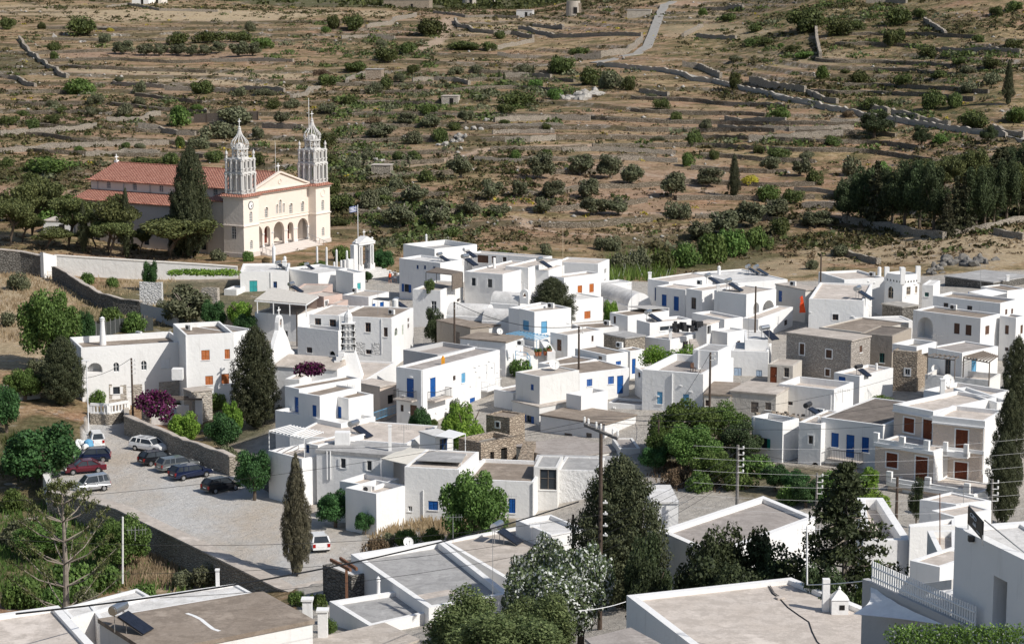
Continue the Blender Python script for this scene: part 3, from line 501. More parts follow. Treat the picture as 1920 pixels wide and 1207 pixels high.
HB=dict(Q=[(470,190,230,110,'d'),(40,165,120,70,'d'),(235,165,60,45,'d'),(590,240,80,60,'o'),(690,305,110,70,'O'),(820,315,100,65,'O'),(905,315,80,65,'O'),(1000,312,90,60,'O'),(1075,316,90,60,'O'),(1160,312,90,55,'O'),(1235,300,80,60,'O'),(1340,320,110,80,'O'),(1420,315,90,70,'O'),(300,290,110,65,'d'),(305,345,60,60,'d'),(430,530,210,100,'b'),(790,525,90,75,'o'),(1145,530,160,90,'d'),(1350,545,100,60,'o'),(1480,540,130,50,'o'),(1000,250,130,80,'d'),(1180,240,180,70,'d'),(1350,240,140,70,'d'),(1470,275,150,70,'b'),(1410,180,70,70,'o'),(1880,165,90,90,'d'),(300,600,90,45,'o'),(130,655,70,40,'d'),(50,705,110,60,'d'),(190,735,100,80,'d'),(300,690,110,55,'d'),(355,640,80,40,'d'),(520,660,90,55,'O'),(540,585,100,60,'o'),(700,650,100,80,'o'),(785,590,80,50,'o'),(1010,710,160,130,'b'),(1110,625,90,40,'b'),(1220,780,240,100,'o'),(1330,690,250,100,'o'),(1540,615,110,70,'d'),(1650,610,110,60,'o'),(1580,700,90,75,'O'),(1460,790,80,75,'O'),(1850,640,100,60,'O'),(1840,480,150,70,'d'),(1120,840,120,80,'o'),(1010,835,80,75,'b'),(960,930,130,80,'d'),(820,930,200,50,'d'),(300,970,340,100,'b'),(40,945,90,70,'d'),(170,1040,110,80,'d'),(710,835,70,40,'d'),(790,835,80,35,'o'),(1200,910,150,70,'d'),(1450,930,90,80,'d'),(1830,830,130,90,'d'),(1850,950,120,100,'d'),(1870,1090,120,110,'d')],T=[(75,165,150,90,'d'),(500,200,200,115,'d'),(690,280,230,55,'d'),(830,285,110,55,'d'),(890,220,90,55,'d'),(1240,415,150,110,'d'),(1400,480,150,110,'d'),(1520,500,160,110,'o'),(1620,510,100,90,'d'),(1340,310,120,50,'d'),(400,410,100,50,'d'),(640,420,110,55,'o'),(760,410,110,50,'o'),(1020,415,110,60,'o'),(330,460,70,60,'o'),(250,500,90,80,'d'),(50,590,100,70,'d'),(180,530,110,80,'o'),(490,640,110,60,'b'),(500,720,110,70,'O'),(370,705,100,65,'O'),(700,690,90,70,'O'),(1000,600,250,90,'d'),(1100,500,110,60,'b'),(1200,560,110,70,'b'),(920,640,140,60,'d'),(1155,730,70,40,'d'),(1800,620,90,70,'d'),(1880,680,80,60,'d'),(400,810,120,80,'o'),(560,800,110,90,'d'),(220,780,150,80,'O'),(160,900,110,60,'o'),(60,960,100,80,'o'),(320,900,90,60,'d'),(410,900,90,60,'d'),(480,1025,110,80,'d'),(90,400,160,60,'d'),(240,340,180,80,'d'),(370,300,120,70,'d'),(675,1000,140,135,'O'),(1118,1005,150,135,'O'),(1345,985,150,115,'O'),(1515,1005,140,125,'O'),(1620,1045,135,125,'O'),(1855,1110,150,140,'O'),(1010,1110,100,95,'O'),(1190,1115,120,95,'O'),(1380,1120,130,115,'O'),(845,1125,120,110,'O'),(400,1145,150,110,'O'),(980,905,80,70,'b'),(1155,880,70,45,'b'),(1140,1200,120,85,'O'),(1420,1210,150,100,'O'),(1560,1210,150,100,'O'),(900,1215,120,70,'O'),(730,1215,140,90,'O'),(530,1215,150,90,'O'),(240,1120,120,80,'o'),(320,1060,110,70,'o')],U=[(700,175,270,140,'d'),(880,200,200,110,'d'),(960,170,120,60,'d'),(1220,140,210,120,'d'),(1330,100,100,60,'d'),(1170,260,130,100,'d'),(1220,240,110,90,'d'),(1380,330,130,80,'d'),(780,445,90,85,'b'),(990,465,130,80,'d'),(1250,480,140,70,'d'),(550,665,110,70,'b'),(1080,775,180,130,'D'),(840,820,110,60,'d'),(1340,830,110,110,'D'),(1440,810,110,60,'b'),(1720,810,100,90,'D'),(1410,615,150,120,'d'),(1530,610,110,100,'d'),(1080,610,170,70,'d'),(1640,715,210,100,'d'),(1880,690,150,100,'b'),(60,820,120,110,'d'),(130,730,90,65,'o'),(30,935,90,90,'b'),(170,895,80,60,'d'),(490,965,110,85,'O'),(660,990,110,95,'O'),(740,1035,110,85,'d'),(430,860,90,50,'d'),(540,890,150,60,'d'),(150,1050,140,100,'O'),(490,1130,170,100,'b'),(620,1145,120,90,'d'),(1115,975,120,75,'b'),(290,500,80,110,'d'),(380,260,110,50,'d'),(470,250,120,45,'d'),(410,180,110,50,'d'),(690,330,150,40,'b'),(620,290,90,40,'d'),(110,90,60,50,'b'),(1560,360,110,45,'d'),(1740,380,130,60,'d'),(1850,270,130,55,'d'),(1660,240,80,50,'d'),(1860,60,120,60,'d'),(1760,90,90,60,'d'),(380,1040,120,60,'y'),(260,120,120,50,'d'),(1600,520,120,60,'o'),(1750,470,130,70,'o'),(1450,440,110,50,'d')])
HILL=[]
KD=dict(d='shrub',o='bush',b='bushgreen',O='olive',D='deep',y='bushyellow')
for c,L in HB.items():
 for x,y,w,h,k in L:
  u,v=cp(c,(x,y));s=CROPS[c][2]
  HILL.append(plant(KD[k],u,v,v-h/s,w/s,None,'olive tree' if k=='O' else('tree' if k=='D' else 'bush'),name={'O':'olive_tree','D':'leafy_tree'}.get(k),d0=355))
rr=random.Random(5)
THICK=[(700,90,150,50,14),(800,170,170,45,22),(720,250,130,50,20),(700,350,90,60,22),(720,420,110,40,18),(560,110,150,40,8),(1540,60,200,60,12),(1750,120,170,70,16),(1500,150,150,40,6),(1350,110,120,40,8),(1010,170,150,30,10),(1350,290,150,50,8),(1500,300,120,40,10),(250,215,200,50,10),(200,280,200,30,8),(60,60,150,40,8),(960,250,200,30,6),(1750,190,150,30,6),(860,440,120,25,8)]
for u0,v0,ru,rv,n in THICK:
 for _ in range(max(1,n//6)):
  u=u0+rr.gauss(0,.5)*ru;v=v0+rr.gauss(0,.5)*rv
  if not(5<u<1915 and 12<v<458):continue
  k=rr.choices(('shrub','bush','bushgreen','bushdry','bushyellow'),(5,5,1.6,1.2,.5))[0];p=ground(u,v,355);sc_=FPX/p.y;w=rr.uniform(2.0,4.6)*sc_
  HILL.append(plant(k,u,v,v-w*rr.uniform(.38,.6),w,None,'bush',d0=355))
for u,v,vt,w in((1376,373,300,24),(1890,197,124,22),(936,149,134,5),(945,156,138,6),(1000,141,124,5)):
 plant('spindle',u,v,vt,w,None,'cypress',d0=355);HILL.append(ALLV[-1])
FW=[(150,690,330,330),(280,690,380,300),(420,700,420,330),(560,715,400,320),(690,735,440,340),(830,750,460,320),(960,780,420,300),(1080,830,330,220),(1170,790,400,240),(1250,782,430,250),(1350,760,470,300),(1440,748,450,260),(1530,730,430,240),(1640,690,430,300),(1740,668,430,300),(1830,655,440,300),(1900,640,440,280)]
WOOD=[]
for x,y,h,w in FW:
 u,v=cp('W',(x,y));WOOD.append(plant(rr.choice(('conifer','conifer','deep','pine'))if x not in(1080,)else 'conifer',u,v,v-h/5.028*rr.uniform(1.0,1.3),w/5.028*.9,None,'conifer',group='dark conifers of the wood at the right',d0=355))
for q in range(22):
 u=1590+q*16.5+rr.uniform(-8,8);y=ground(u,420-(u-1590)*.02,355).y+rr.uniform(12,45);top=340-(u-1590)*.21+rr.uniform(-16,12)
 WOOD.append(plant(rr.choice(('conifer','deep','pine')),u,None,top,rr.uniform(52,80),None,'conifer',D=y,group='dark conifers of the wood at the right'))
for u,v,w,h,k in((1620,395,70,55,'bushgreen'),(1655,360,60,55,'bushgreen'),(1585,375,60,50,'bush'),(1600,330,50,40,'bush')):HILL.append(plant(k,u,v,v-h,w,None,'bush',d0=355))
GUL=[]
for u,v,w,h,k in((1165,515,60,50,'bush'),(1200,515,70,62,'bush'),(1240,512,70,58,'shrub'),(1290,500,80,55,'bushgreen'),(1330,492,80,70,'bushgreen'),(1375,480,80,65,'bushgreen'),(1420,465,70,50,'bushgreen'),(1460,440,60,40,'shrub'),(1310,450,60,40,'olive'),(1355,440,70,50,'olive'),(1410,425,70,50,'olive'),(1450,410,60,40,'olive'),(1025,478,35,30,'bush'),(985,470,14,10,'bushgreen'),(1140,470,60,36,'bush'),(1530,425,60,32,'olive'),(1575,480,50,28,'bush'),(1520,505,36,24,'bush'),(750,425,70,50,'olive'),(815,425,60,45,'olive'),(690,390,60,45,'bush'),(640,395,60,40,'shrub'),(1270,410,60,40,'bush')):
 GUL.append(plant(k,u,v,v-h,w,None,'bush' if k!='olive' else 'olive tree',d0=335,name='olive_tree' if k=='olive' else None))
HILL+=GUL
def scatter(name,n,mat,fdens,size,lf,per,seed,vlo,vhi,dry=.5,h=.5,ulo=-20,uhi=1940):
 r=np.random.default_rng(seed);u=r.uniform(ulo,uhi,n*3);d=np.exp(r.uniform(math.log(vlo),math.log(vhi),n*3));X=(u-960)/FPX*d;keep=r.random(n*3)<fdens(X,d);X=X[keep][:n];Y=d[keep][:n];Z=tz(X,Y);m=len(X)
 S=size*(.4+1.2*r.random(m)**2)
 P=np.repeat(np.stack([X,Y,Z],1),per,0);SS=np.repeat(S,per);k=len(P)
 dv=r.normal(size=(k,3));dv/=np.linalg.norm(dv,axis=1)[:,None];dv[:,2]=np.abs(dv[:,2])*h;P=P+dv*SS[:,None]*(.5+.5*r.random(k))[:,None]
 nn=dv+r.normal(size=(k,3))*.7;nn/=np.linalg.norm(nn,axis=1)[:,None];t=r.normal(size=(k,3));t-=nn*(t*nn).sum(1)[:,None];t/=np.linalg.norm(t,axis=1)[:,None];b=np.cross(nn,t);s=(SS*lf*(.6+.8*r.random(k)))[:,None]
 V=np.stack([P-t*s*.7,P+b*s*.5,P+t*s*.7,P-b*s*.5],1).reshape(-1,3)
 tag(link(name,mesh_np(name,V,quads(V),M[mat])),kind='stuff')
def dens_scrub(X,Y):
 a=fbm(X*.028,Y*.05,4,77);b=fbm(X*.008+5,Y*.010,3,12);u=960+FPX*X/Y
 fr,am=phase(X,Y);t=(.22+1.6*np.exp(-((fr-.90)/.06)**2)*am+.45*(1-am))*(Y>372)*((Y>412)|(u>690))*np.clip((a-.42)*4,.03,1)*np.clip(.35+(b-.4)*3+.3*((u>600)*(u<1000))+.45*((u>1350)*(Y>520)),.08,1);return t*np.where((u<560)&(Y>600)&(Y<760),.5,1)
def dens_big(X,Y):
 a=fbm(X*.022,Y*.04,4,77);u=960+FPX*X/Y;pv=proj(X,Y,tz(X,Y))[1];g=sum(s*np.exp(-((u-c)/ru)**2-((pv-r)/rv)**2)for c,r,ru,rv,s in((720,110,110,40,.9),(800,190,150,40,1),(700,260,120,50,1),(680,340,80,50,1),(720,420,100,40,1),(1540,50,180,50,.7),(1760,130,170,70,.8),(1000,170,130,35,.6),(560,120,150,40,.3),(230,230,180,40,.25),(1700,200,160,30,.6),(130,390,120,50,.8),(1500,270,200,40,.2),(860,420,90,30,.5)))
 return np.clip((a-.40)*5,.05,1)*np.clip(g,.02,1)*((Y>412)|(u>690))
def dens_dry(X,Y):return(Y>365)*np.clip((fbm(X*.03+50,Y*.06,4,91)-.42)*4,.05,1)
scatter('low_scrub',30000,'lf_scrub',dens_scrub,1.15,.36,15,1,362,960)
scatter('green_scrub',7000,'lf_shrub',dens_scrub,1.25,.34,15,2,362,960)
scatter('dry_scrub',12000,'lf_dry',dens_dry,.65,.40,9,3,362,960)
scatter('bush_cover',2600,'lf_shrub',dens_big,2.3,.19,60,21,385,940);scatter('grey_bush_cover',2200,'lf_olive',dens_big,2.1,.19,55,22,375,940)
scatter('yellow_broom',420,'lf_yellow',lambda X,Y:(Y>380)*np.clip((fbm(X*.02+9,Y*.03,3,55)-.55)*8,.01,1),.9,.34,14,4,370,960)
scatter('far_scrub',5000,'lf_shrub',lambda X,Y:.3+.7*(fbm(X*.01,Y*.01,3,7)>.5),3.6,.3,16,31,955,1700)
def loose_stones():
 r=np.random.default_rng(8);n=9000;u=r.uniform(-20,1940,n*4);d=np.exp(r.uniform(math.log(375),math.log(900),n*4));X=(u-960)/FPX*d;Y=d;e=.7
 sl=np.abs(tz(X,Y+e)-tz(X,Y-e));k=r.random(n*4)<np.clip(sl*1.2-.25,.012,1);X=X[k][:n];Y=Y[k][:n];Z=tz(X,Y);m=len(X)
 O=np.array([(1,0,0),(0,1,0),(-1,0,0),(0,-1,0),(0,0,1),(0,0,-1)],float);F=np.array([(0,1,4),(1,2,4),(2,3,4),(3,0,4),(1,0,5),(2,1,5),(3,2,5),(0,3,5)])
 S=(.16+.45*r.random(m)**3)[:,None,None];V=O[None]*S*(.6+.8*r.random((m,6,1)))*np.array([1.2,1,.8]);V+=np.stack([X,Y,Z+.08],1)[:,None]
 tag(link('loose_stones',mesh_np('loose_stones',V.reshape(-1,3),(F[None]+np.arange(m)[:,None,None]*6).reshape(-1,3),M['rock'])),kind='stuff')
loose_stones()
HOUSE={}
WCOL=dict(b='blue',s='skyblue',l='ltblue',p='paleblue',t='teal',g='greenish',e='seagreen',o='orangewood',r='redwood',n='brownwood',w='trim',k='greywood',d='darkred',m='palewood')
def hit_wall(c,p,A,B):
 u,v=cp(c,p)if c else p;r=ray(u,v);d=Vector((B.x-A.x,B.y-A.y,0));L=d.length;d/=L;n=Vector((-d.y,d.x,0))
 t=n.dot(A-Vector((0,0,CAMZ)))/n.dot(r)if abs(n.dot(r))>1e-9 else 1;t=((A.x*n.x+A.y*n.y))/(r.x*n.x+r.y*n.y);P=Vector((0,0,CAMZ))+r*t;return(P-A).dot(d),P.z,L
def arc(s0,s1,z0,z1,n=9):
 r=(s1-s0)/2;zs=max(z0+.1,z1-r);cx=(s0+s1)/2
 return[(s0,z0),(s1,z0)]+[(cx+r*math.cos(math.pi*k/n),zs+(z1-zs)*math.sin(math.pi*k/n))for k in range(0,n+1)]
def opening_parts(root,o,A,d,nrm,s0,s1,z0,z1,typ,col,arched,dp):
 W=lambda s,z,q:A+d*s+Vector((0,0,z-A.z))-nrm*q
 w=s1-s0;h=z1-z0;name='door' if typ=='d' else 'window'
 loop=arc(s0,s1,z0,z1)if arched else[(s0,z0),(s1,z0),(s1,z1),(s0,z1)]
 fr=MB(o);ft=.06
 def bar(sa,za,sb,zb,q0=dp-.05,q1=dp+.02,t=ft):
  if abs(sb-sa)>abs(zb-za):P=[W(sa,za-t/2,q0),W(sb,za-t/2,q0),W(sb,za+t/2,q0),W(sa,za+t/2,q0),W(sa,za-t/2,q1),W(sb,za-t/2,q1),W(sb,za+t/2,q1),W(sa,za+t/2,q1)]
  else:P=[W(sa-t/2,za,q0),W(sa+t/2,za,q0),W(sa+t/2,zb,q0),W(sa-t/2,zb,q0),W(sa-t/2,za,q1),W(sa+t/2,za,q1),W(sa+t/2,zb,q1),W(sa-t/2,zb,q1)]
  fr.add(P,[(0,1,2,3),(7,6,5,4),(0,4,5,1),(1,5,6,2),(2,6,7,3),(3,7,4,0)])
 if typ=='g':
  bar(s0,z0+.03,s1,z0+.03);bar(s0+.03,z0,s0+.03,z1-(.0 if not arched else w/2));bar(s1-.03,z0,s1-.03,z1-(.0 if not arched else w/2));bar((s0+s1)/2,z0,(s0+s1)/2,z1)
  if not arched:bar(s0,z1-.03,s1,z1-.03)
  if h>.9:bar(s0,z0+h*.55,s1,z0+h*.55,t=.04)
  f=fr.build(name,col or 'trim',root,(0,0,0));g=MB(o);g.poly([W(s,z,dp)for s,z in loop]);g.build('pane','glass',f,(0,0,0))
 elif typ in('s','d','O'):
  if typ=='O':
   g=MB(o);g.poly([W(s,z,dp)for s,z in loop]);f=g.build(name,'glass',root,(0,0,0))
   for sa,sb in((s0-w*.46,s0-.02),(s1+.02,s1+w*.46)):
    m=MB(o);P=[W(sa,z0,-.03),W(sb,z0,-.03),W(sb,z1,-.03),W(sa,z1,-.03),W(sa,z0,-.07),W(sb,z0,-.07),W(sb,z1,-.07),W(sa,z1,-.07)]
    m.add(P,[(3,2,1,0),(4,5,6,7),(0,1,5,4),(1,2,6,5),(2,3,7,6),(3,0,4,7)]);m.build('shutter',col,f,(0,0,0))
   return
  m=MB(o);dq=.07
  leaves_=2 if(typ=='s' or w>1.05)else 1
  m.poly([W(s,z,dq)for s,z in loop]);f=m.build(name,col,root,(0,0,0))
  sl=MB(o);n=max(3,int(h/.16));zt=z1-(w/2 if arched else 0)
  for L in range(leaves_):
   a=s0+w*L/leaves_+.07;b=s0+w*(L+1)/leaves_-.05
   if typ=='s':
    for k in range(n):
     za=z0+.08+(zt-z0-.16)*k/n;zb=za+(zt-z0-.16)/n*.6
     sl.add([W(a,za,dq-.045),W(b,za,dq-.045),W(b,zb,dq-.005),W(a,zb,dq-.005)],[(0,1,2,3)])
   else:
    for za,zb in((z0+.1,z0+h*.42),(z0+h*.48,zt-.1)):
     sl.add([W(a,za,dq-.03),W(b,za,dq-.03),W(b,zb,dq-.03),W(a,zb,dq-.03)],[(0,1,2,3)]);sl.add([W(a,za,dq),W(b,za,dq),W(b,za,dq-.03),W(a,za,dq-.03)],[(0,1,2,3)])
  sl.build('slat_panel' if typ=='s' else 'door_panel',col,f,(0,0,0))
  if typ=='d':
   k=MB(o);k.box(W(s1-.12,z0+min(1.0,h*.5),dq-.05),(.06,.06,.12));k.build('handle','dullmetal',f,(0,0,0))
 elif typ=='v':
  g=MB(o);g.poly([W(s,z,.3)for s,z in loop]);g.build(name,'void',root,(0,0,0))
def wall_face(mb,A,B,zb,zt,ops,o,root,trimmb,wallo):
 d=Vector((B.x-A.x,B.y-A.y,0));L=d.length;d/=L;nrm=Vector((d.y,-d.x,0));zA=A.z
 W=lambda s,z,q=0:Vector((A.x,A.y,0))+d*s+Vector((0,0,z))-nrm*q
 outer=[(0,zb),(L,zb),(L,zt),(0,zt)];holes=[];done=[]
 for(s0,z0,s1,z1,typ,col,ar,surround)in ops:
  s0,s1=sorted((s0,s1));z0,z1=sorted((z0,z1));s0=max(s0,.1);s1=min(s1,L-.1);z0=max(z0,zb+.12);z1=min(z1,zt-.08)
  if s1-s0<.2 or z1-z0<.15 or any(not(s1+.03<q[0]or s0-.03>q[1]or z1+.03<q[2]or z0-.03>q[3])for q in done):continue
  done.append((s0,s1,z0,z1));loop=arc(s0,s1,z0,z1)if ar else[(s0,z0),(s1,z0),(s1,z1),(s0,z1)]
  dp=dict(g=.14,s=.10,d=.12,O=.14,v=.32,l=1.6).get(typ,.14);holes.append(loop);n=len(loop)
  P=[W(s,z)for s,z in loop]+[W(s,z,dp)for s,z in loop];mb.add(P,[(k,n+k,n+(k+1)%n,(k+1)%n)for k in range(n)])
  if typ=='l':mb.add([W(s,z,dp)for s,z in loop],[tuple(range(n))])
  else:opening_parts(root,o,Vector((A.x,A.y,zA)),d,nrm,s0,s1,z0,z1,typ,col,ar,dp)
  if surround:
   tmb=MB(o);t=surround;q=-.035
   for a,b,e,f in((s0-t,z1,s1+t,z1+t),(s0-t,z0,s0,z1),(s1,z0,s1+t,z1))+(((s0-t,z0-t,s1+t,z0),)if typ!='d' else()):
    PP=[W(a,b,q),W(e,b,q),W(e,f,q),W(a,f,q),W(a,b,.0),W(e,b,.0),W(e,f,.0),W(a,f,.0)];tmb.add(PP,[(0,1,2,3),(0,4,5,1),(1,5,6,2),(2,6,7,3),(3,7,4,0)])
   tmb.build('window_surround','trim',root,(0,0,0))
  elif typ in 'gsO' and not ar:
   tmb=MB(o);PP=[W(s0-.06,z0-.07,-.07),W(s1+.06,z0-.07,-.07),W(s1+.06,z0,-.07),W(s0-.06,z0,-.07),W(s0-.06,z0-.07,.1),W(s1+.06,z0-.07,.1),W(s1+.06,z0+.01,.1),W(s0-.06,z0+.01,.1)];tmb.add(PP,[(0,1,2,3),(0,4,5,1),(1,5,6,2),(2,6,7,3),(3,7,4,0)]);tmb.build('sill','trim',root,(0,0,0))
 mb.tess([[W(s,z)for s,z in outer]]+[[W(s,z)for s,z in h]for h in holes]);return W
def line_u(N,d,u):
 k=(u-960)/FPX
 w0=N.y*CP-(N.z-CAMZ)*SP;den=d.x-k*(d.y*CP);return(k*w0-N.x)/den if abs(den)>1e-6 else 0
def house(key,label,c,L=None,N=None,R=None,D=250,F=None,dep=7,base=None,wall='white',roof='rbrown',rim=.3,rw=.26,wins=(),cat='house',name='white_house',raw=False,group=None,speck=0,bevel=.05,ref=None,slab=.16,wallR=None,maxdep=15,fixdep=None):
 n=at(*cp(c,N),D);z=n.z;l=on_z(*cp(c,L),z)if L else None;r=on_z(*cp(c,R),z)if R else None
 if not raw:
  uL=cp(c,L)[0]if L else None;uR=cp(c,R)[0]if R else None;uN=cp(c,N)[0]
  if ref is None:ref='L' if(R is None or(L is not None and uN-uL>uR-uN))else 'R'
  if ref=='L':
   dl=(l-n);dl.z=0;ln=dl.length;dl.normalize();dr=Vector((-dl.y,dl.x,0));dr=dr if dr.y>0 or abs(dr.y)<.05 else-dr
   if dr.x<0 and R and uR>uN and dr.y<.5:dr=-dr
   t=line_u(n,dr,uR)if R else dep
   if fixdep:t=fixdep
   r=n+dr*min(max(t if t>0 else dep,2.2),maxdep)
  else:
   dr=(r-n);dr.z=0;dr.normalize();dl=Vector((-dr.y,dr.x,0));dl=dl if dl.y>0 or abs(dl.y)<.05 else-dl
   t=line_u(n,dl,uL)if L else dep
   if fixdep:t=fixdep
   l=n+dl*min(max(t if t>0 else dep,2.2),maxdep)
 f=on_z(*cp(c,F),z)if F else l+r-n
 C=[l,n,r,f];zb=min(gz(p.x,p.y)for p in C)-.6 if base is None else base
 zb=min(zb,z-1.0)
 o=Vector((n.x,n.y,zb));root=empty(name,o);tag(root,label,cat,group);mb=MB(o);tm=MB(o)
 ops={'L':[],'R':[]}
 for w in wins:
  fc,u0,v0,u1,v1,spec=w[:6];A,B=(l,n)if fc=='L' else(n,r);wc=w[6]if len(w)>6 else c
  um,vm=(u0+u1)/2,(v0+v1)/2;sa,za,LL=hit_wall(wc,(u0,vm),A,B);sb,zb2,_=hit_wall(wc,(u1,vm),A,B);_,zt_,_=hit_wall(wc,(um,v0),A,B);_,zl_,_=hit_wall(wc,(um,v1),A,B)
  ar='^' in spec;sr=.13 if '+' in spec else 0;sp=spec.replace('^','').replace('+','');ops[fc].append((sa,zl_,sb,zt_,sp[0],WCOL.get(sp[1:],'trim'),ar,sr))
 zr=z-rim
 for(A,B,fc)in((l,n,'L'),(n,r,'R'),(r,f,None),(f,l,None)):
  mb.cur=1 if wallR and fc!='L' else 0;wall_face(mb,A,B,zb,z if rim>0 else z-slab,ops.get(fc,()),o,root,tm,None)
 ctr=(l+n+r+f)/4;mb.cur=1 if wallR else 0
 if rim>0:
  I=[]
  for k in range(4):
   a,b,e=C[k-1],C[k],C[(k+1)%4];d1=(b-a).normalized();d2=(e-b).normalized();n1=Vector((-d1.y,d1.x,0));n2=Vector((-d2.y,d2.x,0));bis=(n1+n2);bis=bis/max(.3,bis.length_squared)*2
   I.append(b+bis*rw)
  I2=[Vector((p.x,p.y,zr))for p in I]
  mb.add(C+I,[(k,(k+1)%4,4+(k+1)%4,4+k)for k in range(4)]);mb.add(I+I2,[(k,(k+1)%4,4+(k+1)%4,4+k)for k in range(4)])
  rm=MB(o);rm.poly(I2)
 else:
  rm=MB(o);E=[p+(p-ctr).normalized()*.14 for p in C];rm.prism([(p.x,p.y)for p in E],z-slab,z)
 if speck:
  rs=random.Random(len(key)*7+int(z*10))
  for A,B in((l,n),(n,r)):
   d=Vector((B.x-A.x,B.y-A.y,0));Lh=d.length;d/=Lh;nn=Vector((d.y,-d.x,0))
   for _ in range(int(speck*Lh*(z-zb)/12)):
    s=rs.uniform(.2,Lh-.2);zz=rs.uniform(zb+.6,z-.4);mb.box(A+d*s+Vector((0,0,zz-A.z))+nn*.03,(rs.uniform(.18,.5),.16,rs.uniform(.06,.16)),ax=(d,nn,Vector((0,0,1))))
 w=mb.build('wall',[wall,wallR]if wallR else wall,root,(0,0,0),bevel=bevel);rm.build('roof',roof,root,(0,0,0))
 HOUSE[key]=dict(l=l,n=n,r=r,f=f,z=z,zr=zr,zb=zb,root=root,o=o)
 e1=(l-n);e2=(r-n);HOUSE[key]['dbg']=(round(e1.length,1),round(e2.length,1),round(z-zb,1),round(math.degrees(e1.angle(e2))))
 return root
exec('H = house')
H('A2','white two storey house with orange shutters beside the arched loggia house','A',(1340,612),(1393,674),(1752,655),264,roof='rbrown',rim=.55,F=None,wins=[('R',1510,785,1573,860,'so'),('R',1685,778,1725,850,'so'),('R',1540,978,1598,1045,'so'),('R',1660,962,1718,1038,'so')],ref='R',fixdep=9)
H('A2b','white set back wing with deep parapet joining the orange shutter house','A',None,(1740,655),(1900,628),269,dep=7,roof='rbrown',rim=.5,ref='R')
H('A1','long white house with an arched loggia and stone clad ground floor','A',(513,708),(607,768),(1380,721),265,roof='rbrown',rim=.75,wins=[('R',655,880,768,955,'l^'),('R',850,878,893,948,'gw^'),('R',1058,865,1100,935,'gw^'),('R',1203,845,1273,918,'sw'),('R',848,1060,898,1115,'Ow'),('R',955,1060,990,1130,'dw'),('R',675,976,684,1006,'v'),('R',697,976,706,1006,'v'),('R',719,975,728,1005,'v'),('R',740,974,749,1004,'v'),('L',530,825,550,885,'gw'),('L',572,862,600,950,'l^')],ref='R',fixdep=8)
H('A4','small stone annex with a flat earth roof below the orange shutters','A',(1408,1062),(1437,1093),(1590,1075),258,wall='stonepale',roof='rbeige',rim=0,name='stone_annex',cat='outbuilding')
H('A5','little pale plastered hut with a sagging flat roof at the left edge','A',(45,1062),(150,1088),(300,1066),262,wall='whiteold',roof='rbeige',rim=0,wins=[('R',220,1105,242,1130,'gn')],name='garden_hut',cat='hut',fixdep=4)
H('B1','long white house with a teal glazed door and two chimneys below the church','B',(112,318),(140,322),(560,318),335,roof='rwhite',rim=.3,wins=[('R',222,400,290,507,'dt'),('R',430,408,462,465,'gb')],fixdep=9)
H('B1b','white block with pilasters and a teal shutter, right of the long teal door house','B',(560,345),(820,338),(1122,300),333,roof='rwhite',rim=.3,wins=[('R',1045,402,1078,460,'st')],ref='R',fixdep=8)
H('B1c','small white end block with a single teal shutter next to the paved square','B',None,(1124,335),(1229,325),330,dep=5,roof='rwhite',rim=.2,wins=[('R',1160,420,1190,475,'st')],ref='R')
H('B1d','low white wing with a tiny dark window left of the teal house','B',(0,475),(108,480),None,332,dep=4,roof='rwhite',rim=.15,wins=[('L',12,540,38,572,'gn')],ref='L')
H('B2','grey roofed deck house behind the corrugated canopy','B',(560,515),(818,520),(1000,480),308,roof='rbeige',rim=.15,wall='pink',wins=[],fixdep=10)
H('B2t','white terrace base wall carrying the corrugated canopy','B',(268,674),(640,700),(745,690),296,roof='rpink',rim=.12,wins=[('L',512,835,555,888,'gw')],fixdep=9,name='white_house')
H('B2p','pink plastered stair block with a small white framed window','B',(820,530),(868,540),(1030,515),303,roof='rpink',rim=.1,wall='pink',wins=[('R',878,575,905,625,'gw+')],fixdep=4,name='pink_block',cat='building')
H('B2q','lower pink plastered block beside the pink stair block','B',(905,600),(985,604),(1050,590),301,roof='rpink',rim=.1,wall='pink',fixdep=4,name='pink_block',cat='building')
H('B3','grey sided flat house with two bright blue doors facing right','B',(1030,522),(1258,542),(1436,507),306,roof='rbeige',rim=.15,wins=[('R',1358,585,1392,658,'db'),('R',1288,600,1318,655,'sb')])
H('B4','white two storey house with dark sash windows and a green arched window','B',(1005,707),(1458,728),(1648,683),275,roof='rbrown',rim=.12,wins=[('L',1095,755,1135,832,'gn'),('L',1230,765,1278,848,'gn'),('L',1390,807,1425,888,'gn'),('L',1235,1000,1285,1040,'gn'),('R',1485,810,1510,880,'gg^'),('R',1550,785,1562,870,'dg'),('R',1598,725,1613,760,'gn'),('R',1598,775,1613,815,'gn')])
H('B4w','white wing with two dark windows above a walled balcony','B',(742,692),(998,704),None,279,dep=8,roof='rpink',rim=.08,wins=[('L',790,728,845,793,'gn'),('L',918,738,975,822,'gn')],ref='L')
H('B4b','white balcony block with a half hidden arched cellar opening','B',(638,800),(995,838),None,275,dep=2.5,roof='rpink',rim=.8,wins=[('L',720,980,768,1028,'gn'),('L',915,1012,968,1050,'v^')],ref='L')
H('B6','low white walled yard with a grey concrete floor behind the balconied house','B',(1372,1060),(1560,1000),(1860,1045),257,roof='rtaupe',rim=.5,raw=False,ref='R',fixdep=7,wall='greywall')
H('C1','tall plain white house with a high parapet, farthest left of its cluster','C',(72,138),(335,165),(690,126),336,roof='rgrey',rim=.75)
H('C9','white row with brown double doors behind the solar panels','C',(650,196),(1258,240),(1320,224),333,roof='rpink',rim=.2,wins=[('L',693,217,785,282,'sn'),('L',812,225,850,285,'dn'),('L',905,232,937,273,'gn')])
